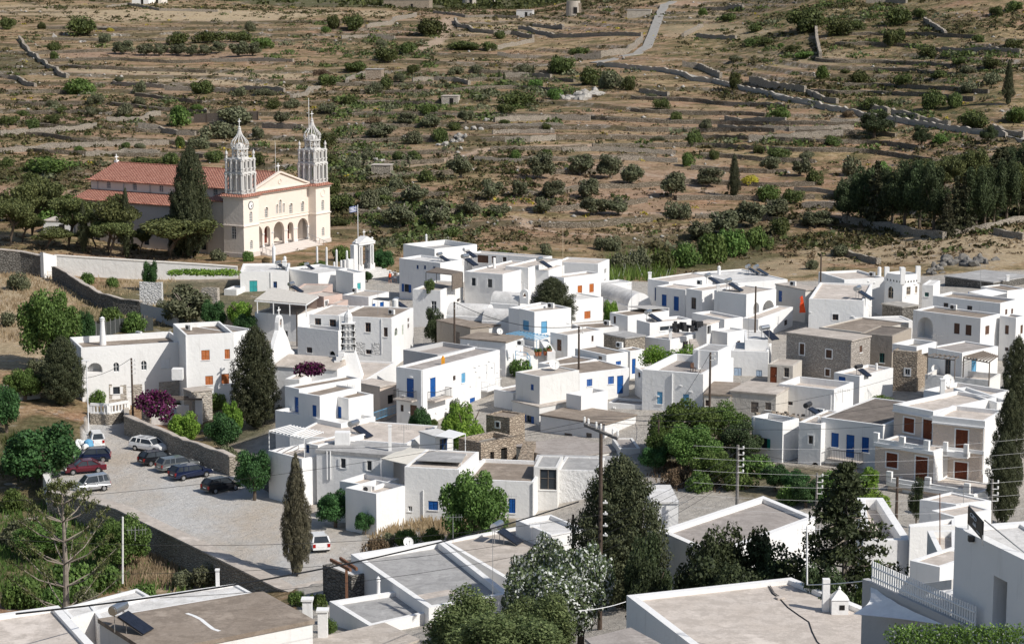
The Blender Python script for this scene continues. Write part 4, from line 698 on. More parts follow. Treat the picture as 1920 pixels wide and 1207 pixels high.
H('C2','rounded white house with three small windows and a blue window by the square','C',(38,242),(382,282),(560,262),320,roof='rwhite',rim=.25,wins=[('L',183,300,200,332,'gb'),('L',245,303,262,335,'gb'),('L',322,312,342,330,'gb'),('L',80,460,120,525,'Ob')])
H('C8','far white house with two small windows on its bright right side','C',(1345,272),(1705,290),(1800,266),327,roof='rpink',rim=.2,wins=[('R',1757,330,1775,372,'gw'),('R',1757,415,1770,440,'gw')])
H('C4','white house with two open shuttered windows and a broad roof terrace','C',(585,352),(905,378),(926,370),304,roof='rpink',rim=.18,wins=[('L',645,407,680,472,'Ow'),('L',780,417,818,487,'Ow')],fixdep=13)
H('C5','white house with two closed white shuttered windows and rooftop solar tank','C',(928,307),(1120,322),(1300,300),308,roof='rpink',rim=.2,wins=[('L',940,362,1000,430,'sw'),('L',1035,367,1070,430,'sw')],fixdep=10)
H('C5b','grey sided white block between the shuttered house and the orange door house','C',(1120,336),(1290,346),None,309,dep=6,roof='rpink',rim=.15,ref='L')
H('C6','flat pinkish roofed house with an orange door and tall thin mast','C',(1300,392),(1420,407),(1730,367),305,roof='rpink',rim=.2,wins=[('R',1533,470,1572,578,'do'),('R',1632,455,1670,528,'so')])
H('C7','plain white block with an orange window in front of the orange door house','C',None,(1488,598),(1746,566),299,dep=8,roof='rwhite',rim=.15,wins=[('R',1590,685,1642,748,'so')],ref='R')
H('C7b','white garden wall block stretching right beneath the far white house','C',None,(1700,470),(1990,440),318,dep=3,roof='rwhite',rim=.1,ref='R')
H('C3','white corner house below the roof terrace with a dark pergola','C',(150,502),(383,514),(572,480),300,roof='rbeige',rim=.2,wins=[('L',305,600,350,680,'gw'),('R',522,580,548,605,'gn')])
H('C13','white house with blue doors, a blue pergola and outdoor stairs','C',(1042,674),(1172,692),(1480,657),272,roof='rbeige',rim=.25,wins=[('L',1075,763,1125,845,'ss'),('R',1228,770,1278,870,'ds')],speck=1)
H('C13b','narrow white set back bay left of the blue pergola house','C',(955,655),(1045,668),None,275,dep=6,roof='rbeige',rim=.25,speck=1.5,ref='L')
H('C11','derelict brown plaster house with a cracked earth roof beside the pole','C',(352,757),(633,822),(790,790),274,wall='plaster',roof='rbrown',rim=0,wins=[('L',515,860,545,975,'dk')],name='derelict_house',maxdep=12)
H('C11b','low whitewashed wall block with bricks on its roof behind the blue pergola','C',(640,800),(790,812),(950,785),277,wall='whiteold',roof='rbrown',rim=0,name='white_house',fixdep=7)
H('C12','white house speckled with stones, brown roof and a wall air conditioner','C',(550,905),(930,940),(1078,915),262,roof='rbrown',rim=0,speck=5,wins=[],name='white_house')
H('C12b','white terrace of the blue pergola with a blue lower door','C',(960,1070),(1010,1075),(1345,1035),264,roof='rpink',rim=.1,wins=[],fixdep=8)
H('C14','white house with a brown door below the outdoor stairs','C',(1305,868),(1450,887),(1750,840),267,roof='rbeige',rim=.15,wins=[('L',1360,922,1398,1017,'dn'),('R',1650,890,1668,940,'gn')])
H('C15','low brown roofed house with a rooftop air conditioner left of the bright tree','C',(1485,800),(1600,835),(1878,815),281,roof='rbrown',rim=.1)
H('C16','white house with a low blue window under its dark brown roof','G',(940,142),(1195,196),(1368,165),256,roof='rbrown',rim=.12,wins=[('R',1270,245,1312,277,'sb'),('L',1128,205,1158,270,'dk')])
H('C16s','grey rubble block between the brown roofs and the pink terraces','D',(55,690),(235,728),(400,700),270,wall='stone',roof='rgrey',rim=0,name='stone_annex',cat='outbuilding')
H('G6','white house with a tall narrow blue door beside the vine hedge','G',(1320,117),(1386,165),(1500,150),259,roof='rbrown',rim=.1,wins=[('R',1400,225,1430,347,'db')])
H('G1','flat brown roof with a white rim in front of the flower pot terrace','G',(640,256),(850,290),(1117,228),252,roof='rbrown',rim=.15)
H('G5','white cottage with two blue shutters and a blue panelled door','G',None,(975,346),(1378,298),247,dep=6,roof='rbrown',rim=.08,wins=[('R',1035,390,1080,448,'sb'),('R',1207,368,1255,430,'sb'),('R',1280,362,1330,508,'db')],ref='R')
H('G4','low white walled yard right of the tall central block','G',(960,515),(990,527),(1205,482),239,roof='rpink',rim=.9)
H('G2','tall plain block with one tiny blue window and a satellite dish on top','G',(460,336),(655,372),(973,318),241,wall='whiteold',roof='rbeige',rim=.12,wins=[('L',582,432,606,480,'sb')])
H('G2b','broad stained lower storey with blue open shutters under the tall central block','G',(438,577),(652,612),(962,560),239.7,wall='whiteold',roof='rbeige',rim=0,slab=.1,wins=[('L',548,684,590,742,'Ob')],fixdep=4.6)
H('G2c','white wall block and small yard left of the tall central block','G',(285,472),(440,500),None,246,dep=5,roof='rtaupe',rim=.12,ref='L')
H('G3','old whitewashed house with a wide tan roof and two grey shuttered windows','G',(662,673),(1180,750),(1440,724),232,wall='whiterough',roof='rbrown',rim=0,wins=[('L',853,828,917,912,'sk'),('L',1030,825,1075,900,'sk')],ref='L',fixdep=6)
H('G7','small brown stone hut with one window above the stone steps','G',(222,677),(412,703),(535,686),229,wall='ruin',roof='rbrown',rim=.15,wins=[('L',300,738,328,778,'gn+')],name='stone_hut',cat='stone hut',base=None)
H('G7b','roofless rubble house with a doorway beside the stone steps','G',(0,872),(180,907),(466,850),221,wall='ruin',roof='rock',rim=.55,rw=.5,wins=[('R',255,978,287,1048,'v'),('R',342,945,392,1075,'v')],name='ruined_house',cat='ruin')
H('G8','low house with a cracked concrete roof edged by red tiles','G',(535,985),(800,1037),(1300,960),222,wall='whiteold',roof='rtaupe',rim=0,fixdep=8,slab=.12)
H('G8b','small whitewashed annex with a red tiled coping below the old house','G',(1245,940),(1300,952),(1468,948),224,wall='whiteold',roof='rtaupe',rim=.12,name='white_house',fixdep=5)
H('F1','white house with two blue balcony doors and slate specks on its long side','F',(1133,292),(1345,318),(1970,155),243,roof='rtaupe',rim=.22,speck=2.2,wins=[('L',1217,385,1275,538,'db'),('L',1168,598,1192,652,'gn'),('L',1245,600,1300,700,'dn'),('R',1408,378,1452,535,'db'),('R',1660,340,1692,420,'ss'),('R',1592,362,1613,402,'gn'),('R',1728,540,1770,580,'sb'),('R',205,275,230,405,'dw','G'),('R',262,262,290,360,'sw','G'),('R',22,338,55,422,'ss','G')],maxdep=30)
H('F3','broad flat roofed white house with a tall chimney stub behind the balconies','F',(350,372),(890,398),(1132,328),255,roof='rpink',rim=.2,wins=[('R',953,425,978,485,'gn'),('L',740,445,790,477,'gn')])
H('F3b','low white cube with rooftop air conditioners beside the bougainvillea','F',(232,388),(350,395),None,252,dep=6,roof='rpink',rim=.15,ref='L')
H('F3c','pink and beige shed with a dark opening behind the blue railing','F',(995,445),(1000,448),(1140,420),249,wall='tan',roof='rpink',rim=0,wins=[('R',1065,515,1120,590,'v')],name='shed',cat='shed',fixdep=4)
H('F2c','shaded left part of the white house with a narrow blue door','F',(232,446),(347,470),(520,440),239,roof='rbrown',rim=.2,wins=[('L',313,535,343,675,'db')],fixdep=9,ref='L')
H('F2a','white projecting bay with a closed blue shutter','F',(345,500),(515,527),(590,512),234,roof='rbrown',rim=.2,wins=[('L',455,600,488,693,'sb')],fixdep=6,ref='L')
H('F2b','white corner bay with a blue louvred door and bright plain right wall','F',(585,527),(748,549),(948,512),235,roof='rbrown',rim=.15,wins=[('L',640,610,690,745,'sb')])
H('F2p','white podium wall with a terrace below the blue door bays','F',(155,640),(688,750),(770,725),231.5,roof='rwhite',rim=.35,wins=[],ref='L',fixdep=5)
H('F4','white house with a wide concrete roof, a solar tank and a tall flue','F',(700,880),(1222,912),(1468,766),223.5,roof='rpink',rim=.1,ref='R',fixdep=13,wins=[('R',1392,900,1418,962,'sw')])
H('F5','white house with a gravel roof and two open white shuttered windows','F',(488,958),(1110,1005),(1245,935),217,roof='rgrey',rim=.0,slab=.35,wins=[('L',685,1032,725,1108,'Ow'),('L',897,1050,935,1127,'Ow')])
H('F6a','small white house end with a blue window and blue garage under the pergola','F',(395,905),(500,925),None,221,dep=7,roof='rpink',rim=.12,wins=[('L',403,920,430,985,'gb'),('L',378,1092,448,1168,'db')],ref='L')
H('F6b','white terrace wall below the white beam pergola','F',(98,965),(370,1035),None,219,dep=6,roof='rpink',rim=.5,ref='L')
H('F7h','white end wall with a blue glazed door beneath the white awning','F',None,(1450,850),(1590,830),222,dep=3,roof='rwhite',rim=0,wins=[('R',1485,870,1545,975,'gb')],ref='R')
H('K1','white windowless house with a pinkish roof and one low blue window','K',(885,222),(1188,238),(1226,165),209.5,roof='rpink',rim=.1,wins=[('L',1017,412,1072,463,'sb'),('L',905,440,928,470,'gw')],fixdep=8,ref='L')
H('K2','low white balcony box in front of the shuttered gravel roof house','K',(525,300),(718,332),(765,295),211,roof='rpink',rim=.5,fixdep=4,ref='L')
H('K3','bright white stained yard wall block with red flower pots','K',(722,360),(728,372),(897,325),207.5,wall='white',roof='rpink',rim=.5,ref='R',fixdep=4)
H('K4','white house with a sunken brown roof and a blue shuttered window','K',(1222,290),(1604,306),None,209,dep=9,roof='rbrown',rim=.35,wins=[('L',1465,398,1502,480,'sb')],ref='L')
H('K4b','white parapet wall block behind the sunken brown roof','K',(1222,212),(1606,216),None,218,dep=1.2,roof='rwhite',rim=.1,ref='L')
H('K5','narrow grey tower with a large grid paned factory window','K',(1604,222),(1736,226),None,211,dep=5,wall='whiteold',roof='rgrey',rim=.1,wins=[('L',1637,236,1733,350,'gk')],ref='L')
H('K6','white painted brick wall house under the dark grey parapet','K',(1736,238),(1960,246),None,212,dep=6,wall='whiterough',roof='rgrey',rim=.1,ref='L')
H('K6b','long dark grey parapet block behind the painted brick wall','K',(1612,180),(2075,190),None,217,dep=2,wall='greywall',roof='rgrey',rim=.1,ref='L')
H('D3','long white house with solar tanks along its far flat roof','D',(700,200),(1180,272),(1595,240),313,roof='rwhite',rim=.12,ref='R',fixdep=12)
H('D1u','upper white house with a pinkish roof behind the blue shutters','D',(423,236),(600,262),(900,250),309,roof='rpink',rim=.1,ref='L',fixdep=9,wins=[('L',480,310,500,420,'gb')])
H('D1','white house with two tall blue shutters on its shaded front','D',(492,297),(740,328),(880,302),301,roof='rpink',rim=.15,wins=[('L',540,367,580,465,'sb'),('L',640,383,683,503,'sb')],ref='L')
H('D1b','white bay with a grilled window right of the blue shutters','D',(745,316),(878,337),(978,326),297,roof='rpink',rim=.12,wins=[('L',787,393,828,490,'gn')],ref='L',fixdep=8)
H('D4','cream house with a beige flat roof and a dark blue door','D',(1495,277),(1745,327),(1878,312),299,wall='cream',roof='rbeige',rim=0,wins=[('L',1518,335,1548,428,'db')],ref='L')
H('D2','white block with a solar tank on its roof and pillared arcade','D',(980,332),(1250,367),(1500,345),292,roof='rbeige',rim=.12,wins=[('R',1308,435,1355,548,'l^'),('R',1385,415,1482,540,'l^')])
H('D6','small white house with corrugated roof and rooftop water heater at centre right','D',(105,517),(255,547),(335,530),284,roof='rbrown',rim=.1,wins=[('L',135,548,155,610,'gn')],fixdep=7)
H('D7','white upper terrace house with a strip of dark rooftop windows','D',(330,582),(440,607),(790,572),277,roof='rpink',rim=.3,wins=[('R',525,628,690,668,'gw')])
H('D7b','white lower terrace with junk and plants on its pinkish floor','D',(400,702),(610,747),(835,692),271,roof='rpink',rim=.25,wins=[('R',715,760,760,822,'gn')])
H('D7c','little white rooftop shed with a dark doorway beside the junk pile','D',(825,602),(918,612),(960,603),274,roof='rpink',rim=0,wins=[('R',922,628,952,700,'v')],name='rooftop_shed',cat='shed',fixdep=3)
H('D8a','white walled terrace in front of the blank grey house','D',(795,520),(1065,575),(1220,540),284,roof='rpink',rim=.3)
H('D8','low white house with two tiny openings left of the tilted solar panel','D',(950,662),(1090,687),(1250,660),273,roof='rwhite',rim=.2,wins=[('R',1172,755,1198,783,'gn')])
H('D8c','white stepped wall house below the arcade','D',(1215,570),(1350,575),(1640,470),286,roof='rpink',rim=.15,wins=[('R',1568,580,1595,625,'gn')])
H('D9','tall white block with a tilted solar panel and blank sunlit wall','D',(1238,747),(1432,750),(1588,730),262,roof='rwhite',rim=.1,wins=[])
H('D9b','grey shaded wall house with two pale blue windows','D',(1116,838),(1432,848),None,260,dep=6,roof='rwhite',rim=.1,wins=[('L',1145,980,1210,1060,'sp'),('L',1330,1000,1380,1100,'sp')],ref='L')
H('D9c','worn cream facade with a brown door and sash window','D',(1430,950),(1640,965),(1685,955),254,wall='wornwall',roof='rbeige',rim=.05,wins=[('L',1447,972,1505,1115,'dr'),('L',1565,980,1607,1060,'gk')],ref='L',fixdep=4)
H('D10u','white rooftop room with sharp edges above the rough white house','H',(513,152),(718,168),(822,130),246,roof='rgrey',rim=.12)
H('D10','thick rough white house with two teal shutters and dark stone holes','H',(105,312),(597,350),(842,228),240,wall='white',roof='rtaupe',rim=.75,rw=.4,speck=1.2,wins=[('L',223,492,268,592,'ss'),('L',432,512,482,607,'ss')],bevel=.12)
H('D10w','low speckled white wall with a stone post left of the rough house','G',(1208,580),(1482,600),None,243,dep=3,roof='rtaupe',rim=.2,speck=3,ref='L')
H('D10b','small white side house with one tiny window by the vine','G',(1425,292),(1490,330),None,248,dep=5,roof='rpink',rim=.1,wins=[('L',1450,335,1468,375,'gn')],ref='L')
H('H2','ruined low house with red earth on its broken roof','H',(605,505),(820,515),(890,420),236,wall='wornwall',roof='rbrown',rim=.0,wins=[('L',615,560,655,610,'gn')],ref='L',name='derelict_house',fixdep=7)
H('H3','worn low house with a slab roof, brown door and shuttered window','H',(815,480),(1185,512),None,234,dep=6,wall='wornwall',roof='rbeige',rim=0,wins=[('L',982,575,1043,662,'dk'),('L',1098,580,1145,640,'sk')],ref='L',name='derelict_house')
H('H4','white house with a walled roof terrace and drainpipes','H',(1205,427),(1655,477),(1812,430),235,roof='rpink',rim=.7,rw=.25,wins=[('L',1270,570,1320,600,'gn')])
H('H4b','little white roof room with a dark blue doorway','E',(285,1032),(500,1052),(782,982),243,roof='rpink',rim=.25,wins=[('L',322,1055,380,1142,'db')])
H('H5','white house with rubble on its roof and green window shutters','H',(990,692),(1240,738),(1372,705),217,roof='rock',rim=.85,rw=.2,wins=[('L',1062,866,1116,952,'Oe')])
H('H6b','white narrow part with a small framed window and arched niche','I',(395,372),(535,388),None,215,dep=7,roof='rbeige',rim=.12,wins=[('L',456,457,484,508,'gk+'),('L',475,625,518,692,'l^')],ref='L')
H('H6','white blue shuttered house with an iron balcony and dark roof','I',(533,342),(925,392),(990,375),212.5,roof='rdark',rim=.06,wins=[('L',598,440,645,530,'sb'),('L',692,452,743,595,'db'),('L',790,467,835,563,'sb'),('L',630,660,692,715,'v^')],ref='L',fixdep=12)
H('E2','long low dark stone house with a grey slab roof at the far right','E',(1217,210),(1620,262),(1880,218),332,wall='stonedark',roof='rgrey',rim=0,name='stone_house',ref='L',fixdep=10)
H('E2b','white house with a brown roof behind the grey awning','E',(1515,300),(1738,337),(1900,305),301,roof='rbrown',rim=.15,ref='L')
H('E3l','white stone speckled house with a round chimney left of the horned tower','E',(330,238),(372,243),(712,226),303,roof='rpink',rim=.3,speck=3,wall='white',ref='R',fixdep=8)
H('E3','white tower house with horned corner posts and triangular vents','E',(714,182),(862,207),(1003,172),299,roof='rwhite',rim=.9,rw=.3,speck=1.5,wins=[('L',738,300,782,400,'gm^'),('R',893,303,927,370,'gm'),('R',965,298,983,355,'gm')],name='tower_house',base=None)
H('E4','small white house end with a green window right of the horned tower','E',None,(1025,285),(1117,290),308,dep=5,roof='rwhite',rim=.1,wins=[('R',1045,350,1080,385,'ge')],ref='R')
H('E3c','rough white house with dark niches and a solar panel below the horned tower','E',(75,402),(535,418),(690,392),286,roof='rpink',rim=.25,speck=2,wins=[('L',272,532,322,582,'gn+')],bevel=.1)
H('E3d','long white step wall below the rough niche house','E',None,(535,600),(945,585),279,dep=4,roof='rwhite',rim=.1,ref='R')
H('E3e','rubble base wall below the horned tower','E',(690,440),(858,470),None,293,dep=3,wall='stonedark',roof='rock',rim=0,ref='L',name='stone_annex',cat='outbuilding')
H('E1u','white upper storey with two dark windows and an air conditioner','E',(1115,377),(1680,442),(1832,420),277,roof='rbrown',rim=.3,wins=[('L',1203,438,1243,482,'gn'),('L',1400,462,1443,508,'gn'),('R',1720,490,1738,540,'sn'),('R',1770,485,1787,530,'sn')])
H('E1','large white house with an arched porch and brown dovecote windows','E',(950,497),(1515,567),(1680,537),267,roof='rbrown',rim=.2,wins=[('L',985,557,1115,732,'l^'),('L',1290,608,1338,697,'sn'),('L',1387,622,1437,710,'sn'),('R',1553,628,1587,702,'sn')],ref='L')
H('E1b','white right wing with one brown shutter and a small low window','E',(1675,545),(1812,562),(1890,545),268,roof='rbrown',rim=.2,wins=[('L',1718,625,1750,700,'sn'),('L',1718,810,1748,840,'gn'),('R',1848,622,1868,695,'sn')],ref='L')
H('E6','brown streaked derelict house with a green grilled window','E',(505,690),(775,714),(935,682),262,wall='plaster',roof='rdark',rim=.12,wins=[('L',665,858,708,940,'ge')],name='derelict_house',ref='L')
H('E6b','broken flat roofs with rusty railing behind the stone house','E',(160,640),(560,690),(940,640),268,wall='wornwall',roof='rbrown',rim=.12,name='derelict_house',fixdep=10)
H('E5','large pale stone house with four brown shuttered windows','E',(-112,682),(430,750),(592,714),255,wall='stonehouse',roof='rbeige',rim=0,wins=[('L',-2,778,36,870,'sn+'),('L',218,830,267,898,'sn+'),('L',213,992,250,1048,'sn+'),('R',500,797,522,853,'sn')],name='stone_house',ref='L')
H('E7','tall dark rubble wall block with one white framed window','E',(780,835),(985,850),(1060,830),250,wall='ruin',roof='rock',rim=.1,wins=[('L',880,990,922,1042,'gw+')],name='stone_house',ref='L',fixdep=7)
H('E7b','white walled terrace with a broken edge on top of the rubble block','E',(775,778),(978,805),(1150,760),251,roof='rpink',rim=.8,ref='L',base=13.0)
H('E8','white pergola house with a pale blue door and grey slab roof','E',(1075,810),(1360,857),(1662,835),240,roof='rtaupe',rim=.12,wins=[('L',1215,905,1262,1040,'gk'),('R',1437,905,1478,1055,'ss')],ref='L')
H('E8t','concrete block terrace wall in front of the pergola house','E',(1050,1037),(1590,1085),(1682,1006),235.5,wall='whiteold',roof='rpink',rim=.6,ref='L')
H('E8r','white corner wall behind the cypress right of the pergola house','E',(1740,838),(1800,850),(1900,825),246,roof='rwhite',rim=.1,ref='L',fixdep=6)
H('I2','tan rendered house wing with brown shutters behind the balustrade terrace','I',(995,258),(1242,304),(1480,250),209.5,wall='tan',wallR='white',roof='rpink',rim=.35,wins=[('L',1055,347,1120,437,'sr+'),('L',1175,357,1236,500,'dr+')],ref='L',fixdep=10,name='tan_house')
H('I1','tan rendered house with tall brown balcony doors and white cornices','I',(1240,330),(1565,364),(1680,274),205,wall='tan',wallR='white',roof='rpink',rim=.4,wins=[('L',1380,420,1457,562,'sr+'),('L',1373,624,1453,772,'sr+')],ref='L',name='tan_house')
H('I3','tan lower front with a brown window and door under the terrace','I',(876,498),(1244,556),None,204.6,dep=4.5,wall='tan',wallR='white',roof='rpink',rim=.12,wins=[('L',945,567,1015,657,'sr+'),('L',1128,590,1204,740,'sr+')],ref='L',name='tan_house')
H('I4','tan ground floor with a white balustrade terrace and pale garage door','I',(955,745),(1500,830),(1640,760),199.5,wall='tan',wallR='white',roof='rpink',rim=.12,wins=[('L',1040,800,1140,960,'dw')],ref='L',name='tan_house',fixdep=5)
H('I5','white roof terrace house directly behind the tan house','I',(1180,170),(1520,225),(1725,240),221,roof='rpink',rim=.4,ref='L')
H('I6','white wall house filling the gap between tan house and cypress','I',(1600,245),(1640,250),(1728,243),214,roof='rwhite',rim=.3,ref='R',fixdep=8)
H('N1','wide taupe flat roof with a white rim behind the dark leafy tree','N',(775,505),(1115,655),(1740,425),163,F=(1418,293),raw=True,roof='rtaupe',rim=.35,rw=.55)
H('N1b','white gabled shed with a creased sheet roof behind the dense cypress','N',(735,330),(895,328),(1032,322),186,roof='rwhite',rim=0,fixdep=6,name='white_shed',cat='shed')
H('O1','white house with a deep roof tray and heavy right parapet behind the cedar','O',(545,445),(895,440),(690,128),150,F=(500,128),raw=True,roof='rpink',rim=.8,rw=.55)
H('O2','white house with a pinkish roof in front of the tan ground floor','O',(962,142),(1228,178),(1490,150),172,F=(1190,86),raw=True,roof='rpink',rim=.12,wins=[])
H('O2b','low white wing with a pinkish top and blue pipe below the pinkish roof','O',(1048,222),(1215,270),(1285,205),166,roof='rpink',rim=.1,fixdep=4)
H('O3','pinkish walled terrace left of the dark sign','O',(890,345),(1225,330),(1225,278),150,F=(880,325),raw=True,roof='rpink',rim=.25)
H('O3b','small white terrace house with a curved end wall and pink floor','O',(1018,370),(1090,520),(1240,520),137,F=(1235,365),raw=True,roof='rpink',rim=.4,rw=.35)
H('O4','pink paved yard below the curved white wall','O',(890,590),(1110,640),(1230,560),133,roof='rpink',rim=.1,fixdep=8,base=None)
H('O5','large white cafe building with a dark sign standing on its roof','O',(1222,338),(1990,712),(2300,640),92.5,F=(1740,300),raw=True,roof='rwhite',rim=.14,rw=.5,wins=[('L',1500,722,1602,1090,'l'),],name='cafe_building',cat='building',base=None)
H('N2','large pale roof with a white rim and a black cable, bottom right','N',(575,905),(1130,1330),(2560,1190),119,F=(1590,795),raw=True,roof='rpink',rim=.28,rw=.5,base=8)
H('N3','low grey concrete roof under the big pale roof, bottom centre','N',(330,1175),(620,1420),(860,1250),112,F=(600,1108),raw=True,roof='rtaupe',rim=0)
H('K7','grey flat roof with thick white parapets and a pale mended patch','K',(588,706),(1020,1005),(1470,925),166,F=(1088,627),raw=True,roof='rgrey',rim=.55,rw=.5)
H('K7b','lower grey roof block with a white rim in front of the thick parapets','K',(468,968),(690,1105),(1150,1000),163.5,F=(946,893),raw=True,roof='rgrey',rim=.3,rw=.45)
H('K8','brown terrace roof carrying the solar water tank in the middle foreground','K',(1095,632),(1480,860),(1700,690),176,F=(1560,545),raw=True,roof='rbeige',rim=.2,rw=.4)
H('K8b','scalloped white parapet terrace beside the white leaved poplar','K',(1640,560),(1700,600),(1900,570),186,roof='rwhite',rim=.35,ref='R',fixdep=6)
H('K9','tan concrete roof wedge at the bottom between the green gaps','K',(330,1190),(560,1330),(960,1180),153,F=(770,1088),raw=True,roof='rbeige',rim=0,wall='whiteold')
H('M1','brown gravel roof with a white line, bottom left','M',(560,897),(850,1082),(1758,903),143,F=(1472,744),raw=True,roof='rbrown',rim=0,slab=.3,wall='white')
H('M1b','whitewashed roof strip with a chimney behind the brown gravel roof','M',(500,818),(560,899),(1420,752),155,F=(1325,700),raw=True,roof='rwhite',rim=.12)
H('M1c','whitewashed stepped roof piece at the left end of the strip','M',(345,838),(400,895),(845,770),155,F=(770,728),raw=True,roof='rwhite',rim=.15)
H('M2','cream flat roof with a white kerb at the bottom left corner','M',(-260,905),(140,1310),(640,1160),104,F=(328,822),raw=True,roof='rpink',rim=.22,rw=.45)
CH=at(460.3,600,370);CH.z=4.2;fV=Vector((.51,.86,0)).normalized();aV=Vector((-fV.y,fV.x,0));UZ=Vector((0,0,1))
def CW(s,t,z):return CH+fV*s+aV*t+UZ*z
church=tag(empty('church',CH),'cream church with twin marble bell towers and red tiled roofs','church')
def cbox(mb,s0,s1,t0,t1,z0,z1):mb.box(CW((s0+s1)/2,(t0+t1)/2,(z0+z1)/2),(s1-s0,t1-t0,z1-z0),ax=(fV,aV,UZ))
def cface(mb,t,s0,s1,z0,z1,holes,dp=.25,axis='s',flip=1):
 Wp=(lambda p,q,z:CW(p,t+q,z))if axis=='s' else(lambda p,q,z:CW(t+q,p,z))
 mb.tess([[Wp(s0,0,z0),Wp(s1,0,z0),Wp(s1,0,z1),Wp(s0,0,z1)]]+[[Wp(p,0,z)for p,z in h]for h in holes])
 for h in holes:
  n=len(h);mb.add([Wp(p,0,z)for p,z in h]+[Wp(p,dp,z)for p,z in h],[(k,n+k,n+(k+1)%n,(k+1)%n)for k in range(n)])
 return Wp
def cwin(par,Wp,h,dp=.2,pierced=True,mat='glass'):
 s0=min(p for p,z in h);s1=max(p for p,z in h);z0=min(z for p,z in h);z1=max(z for p,z in h)
 m=MB(CH);m.poly([Wp(p,dp,z)for p,z in h]);w=m.build('window',mat,par,(0,0,0));w.location=Vector((0,0,0))if par is church else Vector((0,0,0))
 if pierced:
  g=MB(CH)
  for k in range(4):
   z=z0+(z1-z0)*(k+.5)/4.4;g.bar(Wp(s0,dp-.08,z),Wp(s1,dp-.08,z),.09)
  g.bar(Wp((s0+s1)/2,dp-.08,z0),Wp((s0+s1)/2,dp-.08,z1),.12)
  for p in(s0+.06,s1-.06):g.bar(Wp(p,dp-.08,z0),Wp(p,dp-.08,z1-.3),.12)
  g.build('grille','belfry',w,(0,0,0))
def cross(mb,p,h,w=.09):
 mb.bar(p,p+UZ*h,w);mb.bar(p+fV*(-.3*h)+UZ*h*.66,p+fV*(.3*h)+UZ*h*.66,w)
TW=4.2;TZ0=10.5
for s0 in(0.0,20.6):
 first=s0==0;mb=MB(CH);s1=s0+TW
 fh=[arc(s0+1.65,s0+2.45,6.1,7.9),arc(s0+1.65,s0+2.45,1.6,3.1)]
 lh=[arc(1.6,2.6,3.4,5.6)]
 W1=cface(mb,0,s0,s1,0,TZ0,fh);W2=cface(mb,s0,0,TW,0,TZ0,lh if first else[],axis='t')
 mb.add([CW(s1,0,0),CW(s1,TW,0),CW(s1,TW,TZ0),CW(s1,0,TZ0)],[(0,1,2,3)]);mb.add([CW(s0,TW,0),CW(s1,TW,0),CW(s1,TW,TZ0),CW(s0,TW,TZ0)],[(0,1,2,3)]);mb.add([CW(s0,0,TZ0),CW(s1,0,TZ0),CW(s1,TW,TZ0),CW(s0,TW,TZ0)],[(0,1,2,3)])
 tw=mb.build('bell_tower','churchwhite',church,(0,0,0))
 for h in fh:cwin(tw,W1,h)
 if first:cwin(tw,W2,lh[0])
 m=MB(CH);e=.3;cbox(m,s0-.12,s1+.12,-.12,TW+.12,0,1.05);m.build('plinth','churchgrey',tw,(0,0,0))
 m=MB(CH);cbox(m,s0-.15,s1+.15,-.15,TW+.15,5.5,5.7);cbox(m,s0-.2,s1+.2,-.2,TW+.2,TZ0-.35,TZ0);m.build('cornice','churchwhite',tw,(0,0,0))
 m=MB(CH);P=[CW(s0-.55,-.55,TZ0),CW(s1+.55,-.55,TZ0),CW(s1+.55,TW+.55,TZ0),CW(s0-.55,TW+.55,TZ0),CW(s0+.3,.3,TZ0+.42),CW(s1-.3,.3,TZ0+.42),CW(s1-.3,TW-.3,TZ0+.42),CW(s0+.3,TW-.3,TZ0+.42)]
 m.add(P,[(3,2,1,0),(0,1,5,4),(1,2,6,5),(2,3,7,6),(3,0,4,7),(4,5,6,7)]);m.build('tile_edging','tile',tw,(0,0,0))
 b=MB(CH);c=(s0+TW/2,TW/2)
 def storey(z0,z1,half,nb=3):
  cbox(b,c[0]-half-.12,c[0]+half+.12,c[1]-half-.12,c[1]+half+.12,z0,z0+.18);cbox(b,c[0]-half-.15,c[0]+half+.15,c[1]-half-.15,c[1]+half+.15,z1-.16,z1)
  n=nb;step=2*half/n
  for side in range(4):
   def Q(p,z,q=0):
    return(CW(c[0]-half+p,c[1]-half+q,z),CW(c[0]+half-q,c[1]-half+p,z),CW(c[0]+half-p,c[1]+half-q,z),CW(c[0]-half+q,c[1]+half-p,z))[side]
   zt=z1-.16;ops_=[arc(step*k+.27,step*(k+1)-.27,z0+.75,zt-.25,6)for k in range(n)]
   b.tess([[Q(0,z0+.75),Q(2*half,z0+.75),Q(2*half,zt),Q(0,zt)]]+[[Q(p,z)for p,z in h]for h in ops_])
   b.tess([[Q(0,z0+.75,.22),Q(2*half,z0+.75,.22),Q(2*half,zt,.22),Q(0,zt,.22)]]+[[Q(p,z,.22)for p,z in h]for h in ops_])
   for h in ops_:
    m_=len(h);b.add([Q(p,z)for p,z in h]+[Q(p,z,.22)for p,z in h],[(k,m_+k,m_+(k+1)%m_,(k+1)%m_)for k in range(m_)])
   for k in range(n):
    for r_ in range(3):
     p0=step*k+.25+(step-.5)*r_/2;b.bar(Q(p0,z0+.18,.1),Q(p0,z0+.7,.1),.09)
   b.bar(Q(0,z0+.68,.1),Q(2*half,z0+.68,.1),.16)
   for k in range(n+1):
    p0=min(max(step*k,.12),2*half-.12);b.tube([Q(p0,z0+.18,-.06),Q(p0,zt,-.06)],.19,8);b.box(Q(p0,zt-.12,-.04),(.42,.42,.14),ax=(fV,aV,UZ));b.box(Q(p0,z0+.72,-.04),(.42,.42,.12),ax=(fV,aV,UZ))
 storey(TZ0+.3,TZ0+3.9,1.75);storey(TZ0+3.9,TZ0+6.25,1.68)
 zo=TZ0+6.25;ro=1.3
